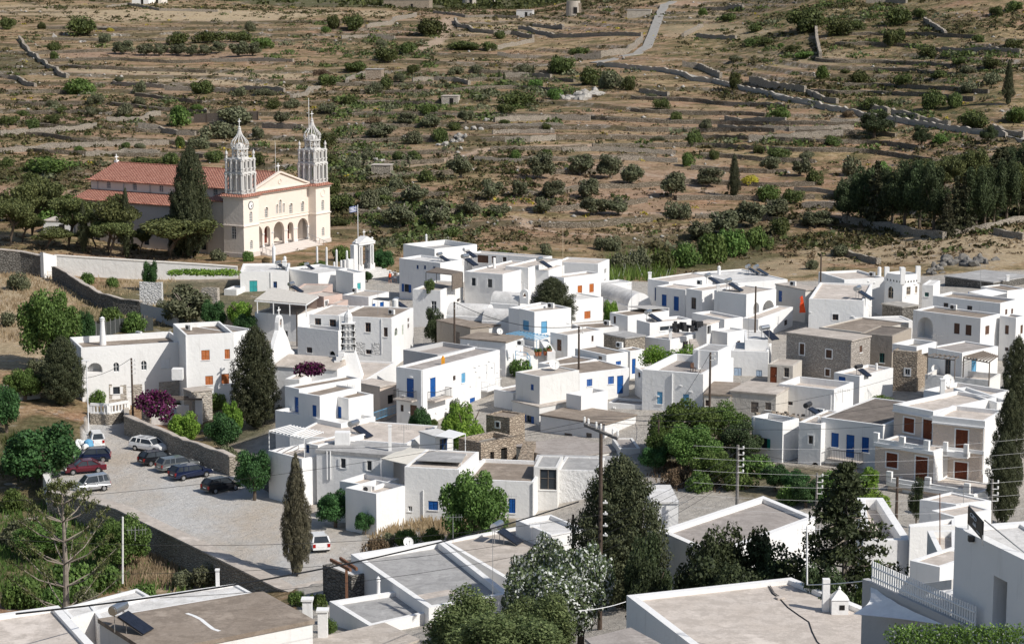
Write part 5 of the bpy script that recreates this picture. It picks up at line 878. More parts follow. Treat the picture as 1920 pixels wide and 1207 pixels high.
 def oct_(r,z,k):ang=math.pi/8+k*math.pi/4;return CW(c[0]+r*math.cos(ang),c[1]+r*math.sin(ang),z)
 for z0_,z1_,r_ in((zo,zo+.15,1.55),(zo+1.45,zo+1.65,1.5)):
  P=[oct_(r_,z0_,k)for k in range(8)]+[oct_(r_,z1_,k)for k in range(8)];b.add(P,[tuple(range(7,-1,-1)),tuple(range(8,16))]+[(k,(k+1)%8,8+(k+1)%8,8+k)for k in range(8)])
 for k in range(8):
  A,B=oct_(ro,zo+.15,k),oct_(ro,zo+.15,k+1);b.bar(A,A+UZ*1.3,.17);b.bar(A,B+UZ*1.3,.07);b.bar(B,A+UZ*1.3,.07);b.bar(A+UZ*.05,B+UZ*.05,.14);b.bar(A+UZ*.65,B+UZ*.65,.07)
 for i_,j_ in((-1,-1),(1,-1),(1,1),(-1,1)):b.lathe([(.16,0),(.16,.35),(.10,.45),(.24,.75),(.2,1.05),(.07,1.2),(.10,1.32),(.01,1.42)],CW(c[0]+i_*1.6,c[1]+j_*1.6,zo)-Vector((0,0,0)),8)
 b.build('belfry','belfry',tw,(0,0,0))
 d=MB(CH);zd=zo+1.65;prof=[(1.22,0),(1.46,.35),(1.5,.7),(1.33,1.15),(.98,1.55),(.62,1.95),(.36,2.4),(.22,2.85),(.16,3.1)]
 for k in range(12):
  ang=k*math.pi/6;d.tube([CW(c[0]+r*math.cos(ang),c[1]+r*math.sin(ang),zd+z)for r,z in prof],.085,5)
 d.lathe([(.95,0),(.93,.25),(.75,.6),(.4,.85),(.05,.95)],CW(c[0],c[1],zd),12);d.lathe([(.26,0),(.30,.15),(.2,.3),(.26,.45),(.10,.62)],CW(c[0],c[1],zd+3.0),10);d.build('onion_dome','belfry',tw,(0,0,0))
 x=MB(CH);cross(x,CW(c[0],c[1],zd+3.55),1.35,.11);x.build('cross','trim',tw,(0,0,0))
 if first:
  k_=MB(CH);q=[(math.cos(t_)*.72,math.sin(t_)*.72)for t_ in np.linspace(0,2*math.pi,21)[:-1]]
  k_.add([CW(2.05+x_,-.06,8.95+z_)for x_,z_ in q]+[CW(2.05+x_,-.0,8.95+z_)for x_,z_ in q],[tuple(range(20))]+[(i,(i+1)%20,20+(i+1)%20,20+i)for i in range(20)])
  ck=k_.build('clock','darkmetal',tw,(0,0,0));k2=MB(CH);k2.poly([CW(2.05+x_*.84,-.075,8.95+z_*.84)for x_,z_ in q]);k2.build('clock_face','trim',tw,(0,0,0))
  k3=MB(CH);k3.bar(CW(2.05,-.1,8.95),CW(2.5,-.1,8.95),.06);k3.bar(CW(2.05,-.1,8.95),CW(2.2,-.1,8.65),.07)
  for t_ in range(12):a_=t_*math.pi/6;k3.box(CW(2.05+.5*math.cos(a_),-.09,8.95+.5*math.sin(a_)),(.07,.02,.07),ax=(fV,aV,UZ))
  k3.build('clock_hand','black',tw,(0,0,0))
 else:
  k_=MB(CH);k_.tube([CW(s0+2.05+.62*math.cos(t_),-.03,9.1+.62*math.sin(t_))for t_ in np.linspace(0,2*math.pi,21)],.05,5);k_.build('roundel','churchwhite',tw,(0,0,0))
  k_=MB(CH);k_.tube([CW(c[0]-.9,c[1],zd+1),CW(c[0]-.9,c[1],zd+7.2)],.05,5);k_.build('lightning_rod','trim',tw,(0,0,0))
mb=MB(CH);tc=1.6
arches=[arc(4.5,7.2,1.2,5.0,12),arc(7.75,9.4,1.2,4.7),arc(10.4,13.4,1.2,5.1,12),arc(14.4,16.1,1.2,4.7),arc(17.3,20.4,1.2,5.0,12)]
wins_=[arc(8.0,8.9,6.15,8.0),arc(11.15,11.75,6.5,8.2),arc(12.05,12.75,6.5,8.9),arc(13.05,13.65,6.5,8.2),arc(15.0,15.9,6.15,8.0),arc(18.4,19.3,6.15,8.0)]
Wc=cface(mb,tc,TW,20.6,0,TZ0,arches+wins_,.45)
mb.add([CW(TW,tc+3.2,0),CW(20.6,tc+3.2,0),CW(20.6,tc+3.2,6),CW(TW,tc+3.2,6)],[(0,1,2,3)]);cbox(mb,TW,20.6,tc+.46,tc+3.2,5.15,5.4)
fw=mb.build('front_wall','peach',church,(0,0,0))
for h in wins_:cwin(fw,Wc,h,.25)
m=MB(CH);cbox(m,TW,20.6,tc-.15,tc,5.45,5.7);cbox(m,TW,20.6,tc-.1,tc,5.95,6.02);cbox(m,TW,20.6,tc-.25,tc,TZ0-.3,TZ0)
for h in wins_:
 lo=[(p-(.0),z)for p,z in h];m.tube([CW(p,tc-.04,z)for p,z in h[2:]],.08,5)
m.build('moulding','churchwhite',fw,(0,0,0))
m=MB(CH);P=[CW(TW-.2,tc-.5,TZ0),CW(20.8,tc-.5,TZ0),CW(20.8,tc+.2,TZ0+.3),CW(TW-.2,tc+.2,TZ0+.3)];m.poly(P);m.poly([CW(TW-.2,tc-.5,TZ0-.06),CW(20.8,tc-.5,TZ0-.06),CW(20.8,tc-.5,TZ0),CW(TW-.2,tc-.5,TZ0)]);m.build('tile_edging','tile',fw,(0,0,0))
m=MB(CH)
for s_ in(7.45,9.9,10.1,13.75,14.1,16.45,17.0,4.35,20.5):m.tube([CW(s_,tc+.15,1.2),CW(s_,tc+.15,3.35)],.17,8);m.box(CW(s_,tc+.15,3.45),(.5,.5,.2),ax=(fV,aV,UZ));m.box(CW(s_,tc+.15,1.35),(.48,.48,.3),ax=(fV,aV,UZ))
m.build('column','marble',fw,(0,0,0))
m=MB(CH);cbox(m,17.9,19.0,tc+3.1,tc+3.19,1.2,4.0);m.build('door','darkred',church,(0,0,0));m=MB(CH);cbox(m,11.2,12.6,tc+3.1,tc+3.19,1.2,4.2);m.build('door','darkred',church,(0,0,0));m=MB(CH);cbox(m,5.2,6.4,tc+3.1,tc+3.19,1.2,4.0);m.build('door','darkred',church,(0,0,0))
m=MB(CH);sa,sb,zb_,za_=4.0,20.8,TZ0+.32,TZ0+3.0;sm=(sa+sb)/2
m.add([CW(sa,tc+.05,zb_),CW(sb,tc+.05,zb_),CW(sm,tc+.05,za_),CW(sa,tc+.6,zb_),CW(sb,tc+.6,zb_),CW(sm,tc+.6,za_)],[(0,1,2),(5,4,3),(0,2,5,3),(2,1,4,5),(1,0,3,4)])
m.bar(CW(sa-.2,tc,zb_+.1),CW(sm,tc,za_+.1),.5,.28);m.bar(CW(sb+.2,tc,zb_+.1),CW(sm,tc,za_+.1),.5,.28);m.bar(CW(sa,tc,zb_+.05),CW(sb,tc,zb_+.05),.35,.2);m.tube([CW(sm+.42*math.cos(t_),tc,zb_+1.15+.42*math.sin(t_))for t_ in np.linspace(0,6.283,17)],.05,5);m.build('pediment','peach',church,(0,0,0))
x=MB(CH);cross(x,CW(sm,tc+.3,za_+.1),1.5,.14);x.bar(CW(sm-.6,tc+.4,za_),CW(sm-.6,tc+.4,za_+5.2),.05);x.build('cross','trim',church,(0,0,0))
m=MB(CH)
for k in range(7):cbox(m,TW+.2+.05*k,20.4+.1-.05*k,-2.6+.6*k,tc+.05+.0*k,.0+.171*k,.171*(k+1))
cbox(m,TW,20.6,tc,tc+3.2,0,1.2);m.build('steps','churchgrey',church,(0,0,0))
m=MB(CH)
for s_ in(4.6,20.0):m.bar(CW(s_,-2.7,1.0),CW(s_,1.4,2.2),.08);[m.bar(CW(s_,-2.7+.8*k,.1+.23*k),CW(s_,-2.7+.8*k,1.0+.23*k),.07)for k in range(6)]
m.build('handrail','metal',church,(0,0,0))
NS0,NS1,NT0,NT1=5.2,19.6,2.2,37.5
mb=MB(CH);cl=[arc(t_,t_+.95,9.75,11.0)for t_ in(33.0-5.9*k for k in range(5))]
Wn=cface(mb,NS0,NT0,NT1,7.0,11.25,cl,.22,'t');mb.add([CW(NS1,NT0,0),CW(NS1,NT1,0),CW(NS1,NT1,11.25),CW(NS1,NT0,11.25)],[(0,1,2,3)])
sm=(NS0+NS1)/2;mb.add([CW(NS0,NT1,0),CW(NS1,NT1,0),CW(NS1,NT1,11.25),CW(sm,NT1,13.45),CW(NS0,NT1,11.25)],[(0,1,2,3,4)]);nv=mb.build('nave_wall','churchwhite',church,(0,0,0))
for h in cl:cwin(nv,Wn,h,.18)
m=MB(CH)
for k in range(6):t_=35.9-5.9*k;m.bar(CW(NS0-.08,t_,9.2),CW(NS0-.08,t_,11.2),.14)
m.build('downpipe','dullmetal',nv,(0,0,0))
m=MB(CH);ov=.55
def slab(mb,P,th=.16):mb.add(P+[p-UZ*th for p in P],[(0,1,2,3),(7,6,5,4),(0,4,5,1),(1,5,6,2),(2,6,7,3),(3,7,4,0)])
sl_=(13.45-11.25)/(sm-NS0)
slab(m,[CW(NS0-ov,tc+.6,11.3-ov*sl_),CW(sm,tc+.6,13.55),CW(sm,NT1+.4,13.55),CW(NS0-ov,NT1+.4,11.3-ov*sl_)]);slab(m,[CW(sm,tc+.6,13.55),CW(NS1+ov,tc+.6,11.3-ov*sl_),CW(NS1+ov,NT1+.4,11.3-ov*sl_),CW(sm,NT1+.4,13.55)]);nr_=m.build('nave_roof','tile',church,(0,0,0))
m=MB(CH)
for k in range(94):m.tube([CW(NS0-ov-.05,tc+.9+.385*k,11.28-ov*sl_),CW(NS0-ov+.25,tc+.9+.385*k,11.36-(ov-.25)*sl_)],.075,5)
m.tube([CW(sm,tc+.6,13.58),CW(sm,NT1+.4,13.58)],.12,6);m.build('ridge_tile','tile',nr_,(0,0,0))
x=MB(CH);cross(x,CW(sm,NT1+.2,13.5),1.5,.16);x.box(CW(sm,NT1+.2,13.7),(.6,.6,.4),ax=(fV,aV,UZ));x.build('cross','trim',church,(0,0,0))
mb=MB(CH);al=[arc(t_,t_+1.15,1.0,3.5)for t_ in(8.6,15.6,21.0,27.0,32.0)];Wa=cface(mb,.8,4.2,37.5,0,8.2,al,.25,'t');mb.add([CW(.8,37.5,0),CW(NS0,37.5,0),CW(NS0,37.5,9.4),CW(.8,37.5,8.2)],[(0,1,2,3)]);mb.add([CW(24.0,4.2,0),CW(24.0,37.5,0),CW(24.0,37.5,8.2),CW(24.0,4.2,8.2)],[(0,1,2,3)]);mb.add([CW(24,37.5,0),CW(NS1,37.5,0),CW(NS1,37.5,9.4),CW(24,37.5,8.2)],[(0,1,2,3)])
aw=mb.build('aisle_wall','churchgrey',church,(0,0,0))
for h in al:cwin(aw,Wa,h,.2,False,'glass')
m=MB(CH);slab(m,[CW(.8-.5,8.0,8.15),CW(NS0,8.0,9.45),CW(NS0,37.9,9.45),CW(.8-.5,37.9,8.15)]);slab(m,[CW(NS1,4.2,9.45),CW(24.5,4.2,8.15),CW(24.5,37.9,8.15),CW(NS1,37.9,9.45)]);ar_=m.build('aisle_roof','tile',church,(0,0,0))
m=MB(CH)
for k in range(77):m.tube([CW(.8-.55,8.1+.385*k,8.12),CW(.8-.2,8.1+.385*k,8.28)],.075,5)
m.build('ridge_tile','tile',ar_,(0,0,0))
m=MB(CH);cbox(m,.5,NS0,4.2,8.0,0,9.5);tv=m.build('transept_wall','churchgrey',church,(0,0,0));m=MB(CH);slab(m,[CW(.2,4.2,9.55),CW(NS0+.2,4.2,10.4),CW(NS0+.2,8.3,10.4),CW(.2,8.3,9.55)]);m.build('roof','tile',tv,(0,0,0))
def local(o,e1):e1=Vector(e1).normalized();e2=Vector((-e1.y,e1.x,0));return lambda s,t,z:o+e1*s+e2*t+UZ*z,e1,e2
G0=at(675,600,349);G0.z=gz(G0.x,G0.y)+.9;GWf,g1,g2=local(G0,(.62,.78,0))
gate=tag(empty('church_gate',G0),'white marble gateway with pediment, cross and dark iron grille','gateway');m=MB(G0)
def gbox(m,a,b,c_,d,e,f):m.box(GWf((a+b)/2,(c_+d)/2,(e+f)/2),(b-a,d-c_,f-e),ax=(g1,g2,UZ))
gbox(m,0,.8,0,1.1,-2,3.9);gbox(m,2.6,3.4,0,1.1,-2,3.9);gbox(m,-.15,.95,-.1,1.2,-2,.8);gbox(m,2.45,3.55,-.1,1.2,-2,.8);gbox(m,-.2,3.6,-.15,1.25,3.9,4.25)
h=arc(.8,2.6,0,3.7,12);m.tess([[GWf(.8,.3,0),GWf(2.6,.3,0),GWf(2.6,.3,3.9),GWf(.8,.3,3.9)],[GWf(p,.3,z)for p,z in h]]);m.tess([[GWf(.8,.8,0),GWf(2.6,.8,0),GWf(2.6,.8,3.9),GWf(.8,.8,3.9)],[GWf(p,.8,z)for p,z in h]])
n=len(h);m.add([GWf(p,.3,z)for p,z in h]+[GWf(p,.8,z)for p,z in h],[(k,n+k,n+(k+1)%n,(k+1)%n)for k in range(n)])
for q in(.4,3.0):m.tube([GWf(q,-.15,.8),GWf(q,-.15,3.7)],.16,8)
m.add([GWf(-.35,-.2,4.25),GWf(3.75,-.2,4.25),GWf(1.7,-.2,5.25),GWf(-.35,1.25,4.25),GWf(3.75,1.25,4.25),GWf(1.7,1.25,5.25)],[(0,1,2),(5,4,3),(0,2,5,3),(2,1,4,5),(1,0,3,4)])
for q in(-.2,3.6):m.lathe([(.2,0),(.12,.2),(.22,.45),(.02,.6)],GWf(q,.5,4.3),8)
m.build('gate_frame','marble',gate,(0,0,0));x=MB(G0);x.bar(GWf(1.7,.5,5.2),GWf(1.7,.5,6.2),.11);x.bar(GWf(1.4,.5,5.85),GWf(2.0,.5,5.85),.11);x.build('cross','trim',gate,(0,0,0))
m=MB(G0)
for k in range(8):m.bar(GWf(.9+.23*k,.5,0),GWf(.9+.23*k,.5,3.0),.05)
for z in(.3,1.5,2.7):m.bar(GWf(.8,.5,z),GWf(2.6,.5,z),.06)
m.build('iron_grille','darkmetal',gate,(0,0,0))
m=MB(G0);gbox(m,-3.2,-.2,.2,.7,-2,1.9);gbox(m,-1.1,-.2,.1,.9,-2,4.1);m.build('side_wall','marble',gate,(0,0,0))
m=MB(G0)
for k in range(8):gbox(m,-.8-.1*k,4.6+.3*k,-.6-.75*k,-.1-.75*k if k else .4,-2,-.0-.19*k)
tag(m.build('gate_steps','rwhite',None,G0),'broad pale steps descending from the marble gateway to the square','steps')
def wire_obj(name,pts,r,mat,label,cat,group=None,n=5,sm=False):
 m=MB(pts[0]);m.tube(pts,r,n);return tag(m.build(name,mat,None,pts[0],smooth=sm),label,cat,group)
fl=at(673,600,352);fz=gz(fl.x,fl.y);ft=at(673,384,352).z;fo=tag(empty('flagpole',(fl.x,fl.y,fz)),'white flagpole flying a small blue and white striped Greek flag','flagpole')
m=MB((fl.x,fl.y,fz));m.tube([(fl.x,fl.y,fz),(fl.x,fl.y,ft)],.06,6);m.build('pole','trim',fo,(0,0,0))
fg=empty('flag',(0,0,0));fg.parent=fo
def flagquad(y0,y1,x0,x1,mat,nm,off=0):
 m=MB((fl.x,fl.y,fz));V_=[]
 for k in range(7):
  x=x0+(x1-x0)*k/6;s_=-x;V_+=[(fl.x+s_*.92,fl.y+.12*math.sin(x*4)+off,ft-.15-y0-.12*x),(fl.x+s_*.92,fl.y+.12*math.sin(x*4)+off,ft-.15-y1-.12*x)]
 m.add(V_,[(2*k,2*k+1,2*k+3,2*k+2)for k in range(6)]);m.build(nm,mat,fg,(0,0,0))
plain('flagblue',(.02,.06,.25),.7)
for k in range(9):flagquad(k*.105,(k+1)*.105,.07,1.42,'flagblue' if k%2==0 else 'trim','flag_stripe')
flagquad(0,.525,.06,.6,'flagblue','flag_canton',-.02);flagquad(.21,.315,.06,.6,'trim','flag_cross',-.04);flagquad(0,.525,.28,.38,'trim','flag_cross',-.04)
PT=[]
for i_,(x,y,hh)in enumerate(((435,255,165),(530,270,85),(810,160,60),(893,175,70),(980,215,90),(1070,205,70),(895,275,30),(960,285,50),(1020,285,65),(1083,290,85))):
 u,v=cp('B',(x,y));p=at(u,v,345-(i_>5)*3);H_=hh/4.643/12;b_=Vector((p.x,p.y,p.z));m=MB(b_);w_=.24 if i_<2 else .16
 m.lathe([(w_,-1.5),(w_,0),(w_,H_*.8),(w_*1.15,H_*.82),(w_*.6,H_*.93),(.02,H_)],b_,8 if i_>1 else 4)
 nm=['tall square white chimney pier rising before the church steps','second square white pier right of the tall chimney pier','leftmost pointed stone post by the church steps','pointed stone post left of the rose bushes','pointed stone post among the rose bushes','pointed stone post just left of the gateway','shortest white post on the forecourt railing','railing post left of centre on the forecourt wall','railing post right of centre on the forecourt wall','last railing post before the gateway'][i_]
 tag(m.build('stone_post','trim' if i_<2 else 'marble',None,b_),nm,'post')
def topwall(pts,th,mat,label,cap=None,base=-1.5,name='garden_wall',cat='wall',**k):
 P=[at(u,v,D)for u,v,D in pts];o=P[0].copy();mb=MB(o);v=[]
 for i,q in enumerate(P):
  d=(P[min(i+1,len(P)-1)]-P[max(i-1,0)]);d.z=0;d.normalize();n_=Vector((-d.y,d.x,0))*th/2;g=gz(q.x,q.y)+base
  v+=[Vector((q.x,q.y,g))-n_,q-n_,q+n_,Vector((q.x,q.y,g))+n_]
 kk=len(P);f=[(4*i+j,4*i+j+1,4*i+j+5,4*i+j+4)for i in range(kk-1)for j in range(3)]+[(0,1,2,3),(4*kk-4,4*kk-1,4*kk-2,4*kk-3)];mb.add(v,f);ob=mb.build(name,mat,None,o);tag(ob,label,cat,kind='thing',**k)
 if cap:
  c_=MB(o);vv=[]
  for i in range(kk):
   a,b=v[4*i+1],v[4*i+2];d=(b-a)*.12;vv+=[a-d,a-d+UZ*.14,b+d+UZ*.14,b+d]
  c_.add(vv,f);c_.build('coping',cap,ob,(0,0,0))
 return ob
topwall([(102,479,347),(160,483,347),(278,490,347),(392,497,347),(445,501,347)],.7,'whiteold','long stained white retaining wall in front of the church trees','cream',-2)
topwall([(-20,466,346),(40,472,346),(82,481,344)],.7,'stonedark','dark stone retaining wall at the left edge below the pines','rbeige',-2.5)
topwall([(78,473,343.5),(103,479,345)],1.0,'white','white pier joining the dark and the white retaining walls',None,-2.5)
lad=MB(at(91,525,342));a0=at(88,527,342);a1=at(89,508,343)
for q in(0,.75):lad.bar(a0+Vector((q,0,0)),a1+Vector((q,0,0)),.07)
for k in range(6):lad.bar(a0.lerp(a1,(k+.5)/6),a0.lerp(a1,(k+.5)/6)+Vector((.75,0,0)),.05)
tag(lad.build('ladder','palewood',None,at(91,525,342)),'pale wooden ladder leaning on the white pier','ladder')
pwall('A',[(405,262),(500,305),(640,400),(760,470),(860,500),(1060,535)],2.1,.6,'stonedark','long dark stone wall with flat coping climbing to the white pier',200,400,cap='rbeige',jit=.05,name='garden_wall')
pwall('A',[(1060,535),(1200,570),(1330,615)],2.0,.4,'greywall','plain grey wall continuing the dark garden wall downhill',200,400,jit=.02,name='garden_wall')
pwall('A',[(1055,440),(1220,450)],3.4,.8,'stonewhite','pale rubble tool shed wall in the left gardens',200,400,jit=.03,name='garden_wall')
pwall('A',[(1520,425),(1640,430)],2.2,.8,'stonepale','short stone wall beside the white garden gatehouse',200,400,jit=.05,name='garden_wall')
pwall('A',[(1600,605),(1920,625)],1.6,.6,'stone','low rubble wall above the white parapet roof',200,400,name='garden_wall')
nf=tag(empty('net_fence',ground(*cp('A',(620,690)),150)),'dark green netting fence behind the arched loggia house','fence');o_=nf.location.copy();pa=[ground(*cp('A',p),150,500)for p in((610,690),(760,690),(900,650),(1150,640))]
m=MB(o_)
for a,b in zip(pa,pa[1:]):m.add([a-UZ*.3,b-UZ*.3,b+UZ*1.9,a+UZ*1.9],[(0,1,2,3)])
m.build('netting','shadecloth',nf,(0,0,0));m=MB(o_)
for a,b in zip(pa,pa[1:]):
 for k in range(4):q=a.lerp(b,k/4);m.tube([q-UZ*.3,q+UZ*2.2],.04,5)
m.build('post','dullmetal',nf,(0,0,0))
for i_,x in enumerate((1337,1388,1450,1521)):
 p=ground(*cp('A',(x,578)),150,500);wire_obj('fence_post',[p-UZ*.3,p+UZ*2.6],.05,'dullmetal',['leftmost grey fence post of the upper left garden','second grey fence post of the upper left garden','third grey fence post of the upper left garden','rightmost grey fence post of the upper left garden'][i_],'post','fence posts of the garden above the parapet roof')
e=[Vector((p.x,p.y,0))for p in LOT]
wall_strip([Vector((p.x,p.y,0))for p in(LOT[0],LOT[-1],LOT[-2],LOT[-3],LOT[-4],LOT[-5])],.22,1.3,'stone','long rough retaining wall along the lower edge of the car park',zfix=0,flat=True,base=-4.2,name='retaining_wall',cap='rbeige')
wall_strip([Vector((p.x,p.y,0))for p in(LOT[2],LOT[1],LOT[0])],.7,.6,'whiteold','short pale parapet at the corner of the car park',zfix=0,flat=True,base=-4,name='parapet_wall',cat='wall')
rw_=[on_z(*cp('J',p),0)for p in((818,385),(900,420),(1050,480),(1200,545),(1340,590),(1495,650))]
wall_strip(rw_,2.0,.7,'stone','grey stone garden wall behind the parked dark cars',zfix=0,jit=.04,cap='rbeige',name='garden_wall',cat='wall')
wall_strip([on_z(*cp('J',p),0)for p in((1600,680),(1720,735),(1815,790))],2.6,.8,'stonedark','dark rubble wall below the shrubs right of the black hatchback',zfix=0,name='garden_wall',cat='wall')
wall_strip([on_z(*cp('J',p),0)for p in((815,300),(818,385))],1.7,.6,'stonepale','short end of the garden wall at the car park entrance',zfix=0,jit=.04,name='garden_wall',cat='wall')
fw_=[on_z(*cp('J',p),0)for p in((585,318),(700,322),(825,300))]
wall_strip(fw_,1.2,.5,'stone','low stone wall carrying the slotted white balustrade',zfix=0,jit=.03,name='garden_wall',cat='wall')
bl=MB(fw_[0]);
for a,b in zip(fw_,fw_[1:]):
 d=(b-a);L=d.length;d.normalize();k=int(L/.42)
 bl.bar(a+UZ*1.25,b+UZ*1.25,.3,.2);bl.bar(a+UZ*2.25,b+UZ*2.25,.3,.3)
 for q in range(k+1):bl.box(a+d*(q*L/k)+UZ*1.75,(.2 if q%6 else .5,.22,.9),ax=(d,Vector((-d.y,d.x,0)),UZ))
tag(bl.build('balustrade','white',None,fw_[0]),'white slotted balustrade before the arched loggia house','balustrade')
gp=on_z(*cp('J',(930,345)),0);gpt=tag(empty('garden_gateway',gp),'stone pillar garden gateway under the purple bougainvillea','gateway')
m=MB(gp);m.box(gp+Vector((.2,0,1.6)),(.9,.9,3.4));m.build('pillar','stonepale',gpt,(0,0,0));m=MB(gp);m.box(gp+Vector((6.2,1.5,1.5)),(.8,.8,3.2));m.build('pillar','white',gpt,(0,0,0));m=MB(gp);m.box(gp+Vector((3.2,2,1.05)),(5.4,.4,2.3));m.build('gate_wall','white',gpt,(0,0,0));m=MB(gp);m.box(gp+Vector((3.2,.8,3.2)),(7,.25,.2));m.box(gp+Vector((3.2,2.0,3.2)),(7,.25,.2));m.build('beam','greywood',gpt,(0,0,0));m=MB(gp);m.box(gp+Vector((3.0,1.77,1.5)),(1.0,.06,.8));m.build('window','paleblue',gpt,(0,0,0))
lp=on_z(*cp('J',(570,372)),0);lo_=tag(empty('street_lamp',lp),'slim white lamp post beside the white van','street lamp');m=MB(lp);m.tube([lp,lp+UZ*8.3],.07,6);m.build('pole','trim',lo_,(0,0,0));m=MB(lp);m.box(lp+UZ*8.35+Vector((-.1,0,0)),(.9,.25,.12));m.build('lamp_head','trim',lo_,(0,0,0))
def carpaint(name,c,metal=.3):
 s=NT(name);s.base(c);s.b.inputs['Roughness'].default_value=.28;s.b.inputs['Metallic'].default_value=metal
 try:s.b.inputs['Coat Weight'].default_value=.6;s.b.inputs['Coat Roughness'].default_value=.08
 except Exception:pass
 M[name]=s.m
for nm,c,mt in(('pwhite',(.75,.75,.74),0),('pblack',(.012,.013,.016),.2),('pnavy',(.012,.02,.055),.3),('pred',(.12,.012,.022),.3),('psilver',(.52,.53,.54),.7),('pgrey',(.22,.235,.24),.6)):carpaint(nm,c,mt)
plain('lampred',(.35,.01,.008),.25);plain('lampwhite',(.75,.75,.72),.15);plain('plate',(.75,.75,.72),.5)
STY=dict(hatch=(3.95,1.70,1.47,[(0,.30),(0,.52),(.03,.74),(.24,.90),(.99,.98),(1,.60),(.99,.32)],[(.22,.90),(.38,1.43),(.86,1.47),(.97,1.0)]),wagon=(4.5,1.78,1.50,[(0,.30),(0,.55),(.03,.76),(.25,.93),(.99,1.0),(1,.62),(.985,.32)],[(.23,.92),(.37,1.42),(.90,1.46),(.98,1.0)]),sedan=(4.35,1.70,1.43,[(0,.30),(0,.52),(.03,.72),(.27,.89),(.82,.93),(.99,.90),(1,.6),(.985,.32)],[(.25,.89),(.40,1.38),(.68,1.41),(.86,.95)]),mini=(3.6,1.60,1.72,[(0,.34),(0,.60),(.04,.82),(.20,1.0),(.99,1.05),(1,.66),(.985,.36)],[(.19,1.0),(.34,1.64),(.92,1.70),(.985,1.05)]),van=(3.6,1.55,1.68,[(0,.34),(0,.62),(.03,.85),(.16,1.0),(.99,1.05),(1,.66),(.99,.36)],[(.15,1.0),(.30,1.62),(.95,1.66),(.99,1.05)]))
def car(pc,head,style,paint,label,group='cars in the gravel car park',rack=False):
 L,W,Hh,body,top=STY[style];p=Vector((pc.x,pc.y,gz(pc.x,pc.y)+.02));o=empty('parked_car',p,math.atan2(head[1],head[0])+math.pi);tag(o,label,'car',group)
 hw=W/2;wheels=(L*.18,L*.80);rw=.31
 low=[(x*L,z)for x,z in body];bot=[]
 def archpts(xc):return[(xc+(rw+.06)*math.cos(t),.30+(rw+.06)*math.sin(t))for t in np.linspace(0,math.pi,7)]
 sill=[(low[-1][0],low[-1][1])]+archpts(wheels[1])+archpts(wheels[0])+[(low[0][0],low[0][1])]
 outline=low[:-1]+sill[:-1]
 m=MB();n=len(outline)
 rings=[]
 for y,k,in((-hw,.0),(-hw+.0,.0)):pass
 def xs(pt,inset):x,z=pt;t=max(0,min(1,(z-.55)/.5));return(x-L/2,z)
 side=lambda s:[(xs(pt,0)[0]*(1-.0),s*(hw-(.0 if .35<pt[1]<.8 else .06)),pt[1])for pt in outline]
 A_,B_=side(-1),side(1);tri=tessellate_polygon([[Vector((a[0],a[2],0))for a in A_]]);m.add(A_,[tuple(t)for t in tri]);m.add(B_,[tuple(reversed(t))for t in tri]);m.add(A_+B_,[(k,(k+1)%n,n+(k+1)%n,n+k)for k in range(n)])
 T=[(x*L-L/2,z)for x,z in top];ins=lambda z:hw-.05-(z-T[0][1])*.28
 rf=[(T[1][0]+.05,T[1][1]),(T[2][0]-.02,T[2][1])]
 V_=[(x,s*ins(z),z)for s in(-1,1)for x,z in rf];V_+=[(x,y*.9,z+.05)for x,y,z in V_];m.add(V_,[(4,6,7,5),(0,4,5,1),(2,3,7,6),(0,2,6,4),(1,5,7,3)])
 def pillar(a,b,w=.07):
  for s in(-1,1):m.bar((a[0],s*ins(a[1]),a[1]),(b[0],s*ins(b[1]),b[1]),w)
 pillar(T[0],T[1]);pillar(T[3],T[2],.13);xm=(T[1][0]+T[2][0])/2;pillar((xm+.05,T[0][1]),(xm,T[1][1]+.02));
 if style in('wagon','van','mini'):pillar((T[2][0]-L*.12,T[3][1]),(T[2][0]-L*.14,T[2][1]),.08)
 m.build('body',paint,o)
 g=MB();V_=[(x,s*(ins(z)-.015),z)for s in(-1,1)for x,z in T];g.add(V_,[(0,1,2,3),(7,6,5,4),(0,4,5,1),(1,5,6,2),(2,6,7,3)]);g.build('window','glass',o)
 for xw in wheels:
  for s in(-1,1):
   w=MB();c_=(xw-L/2,s*(hw-.11),.30);w.tube([(c_[0],c_[1]-.1,.30),(c_[0],c_[1]+.1,.30)],rw,16);wo_=w.build('wheel','rubber',o);r_=MB();r_.tube([(c_[0],c_[1]+s*.085,.30),(c_[0],c_[1]+s*.115,.30)],.19,10);r_.build('rim','metal',wo_)
 zl=.66;t_=MB()
 for s in(-1,1):
  q=MB();q.box((L/2-.05,s*(hw-.17),low[-2][1]+.12),(.16,.26,.32));q.build('tail_lamp','lampred',o);q=MB();q.box((-L/2+.08,s*(hw-.22),.64),(.18,.34,.16));q.build('headlight','lampwhite',o);q=MB();q.box((T[0][0]+.2,s*(hw+.06),T[0][1]+.04),(.16,.18,.12));q.build('mirror',paint,o)
 q=MB();q.box((L/2+.012,0,.62),(.02,.5,.12));q.build('number_plate','plate',o)
 for xb in(L/2-.03,-L/2+.04):q=MB();q.box((xb,0,.41),(.14,W*.95,.16));q.build('bumper',paint,o)
 if rack:q=MB();[q.bar((-.3,s*.5,Hh+.07),(1.1,s*.5,Hh+.07),.05)for s in(-1,1)];[q.bar((x,-.55,Hh+.07),(x,.55,Hh+.07),.05)for x in(-.1,.8)];q.build('roof_rack','metal',o)
 return o
def jp(x,y):return on_z(*cp('J',(x,y)),.2)
car(jp(618,445),(-.30,.95),'van','pwhite','white boxy minivan with its rear window facing the viewer')
car(jp(595,545),(-.95,-.12),'hatch','pnavy','dark navy hatchback parked just behind the maroon saloon')
car(jp(545,618),(-.93,-.36),'sedan','pred','maroon saloon car parked nose to the fig tree')
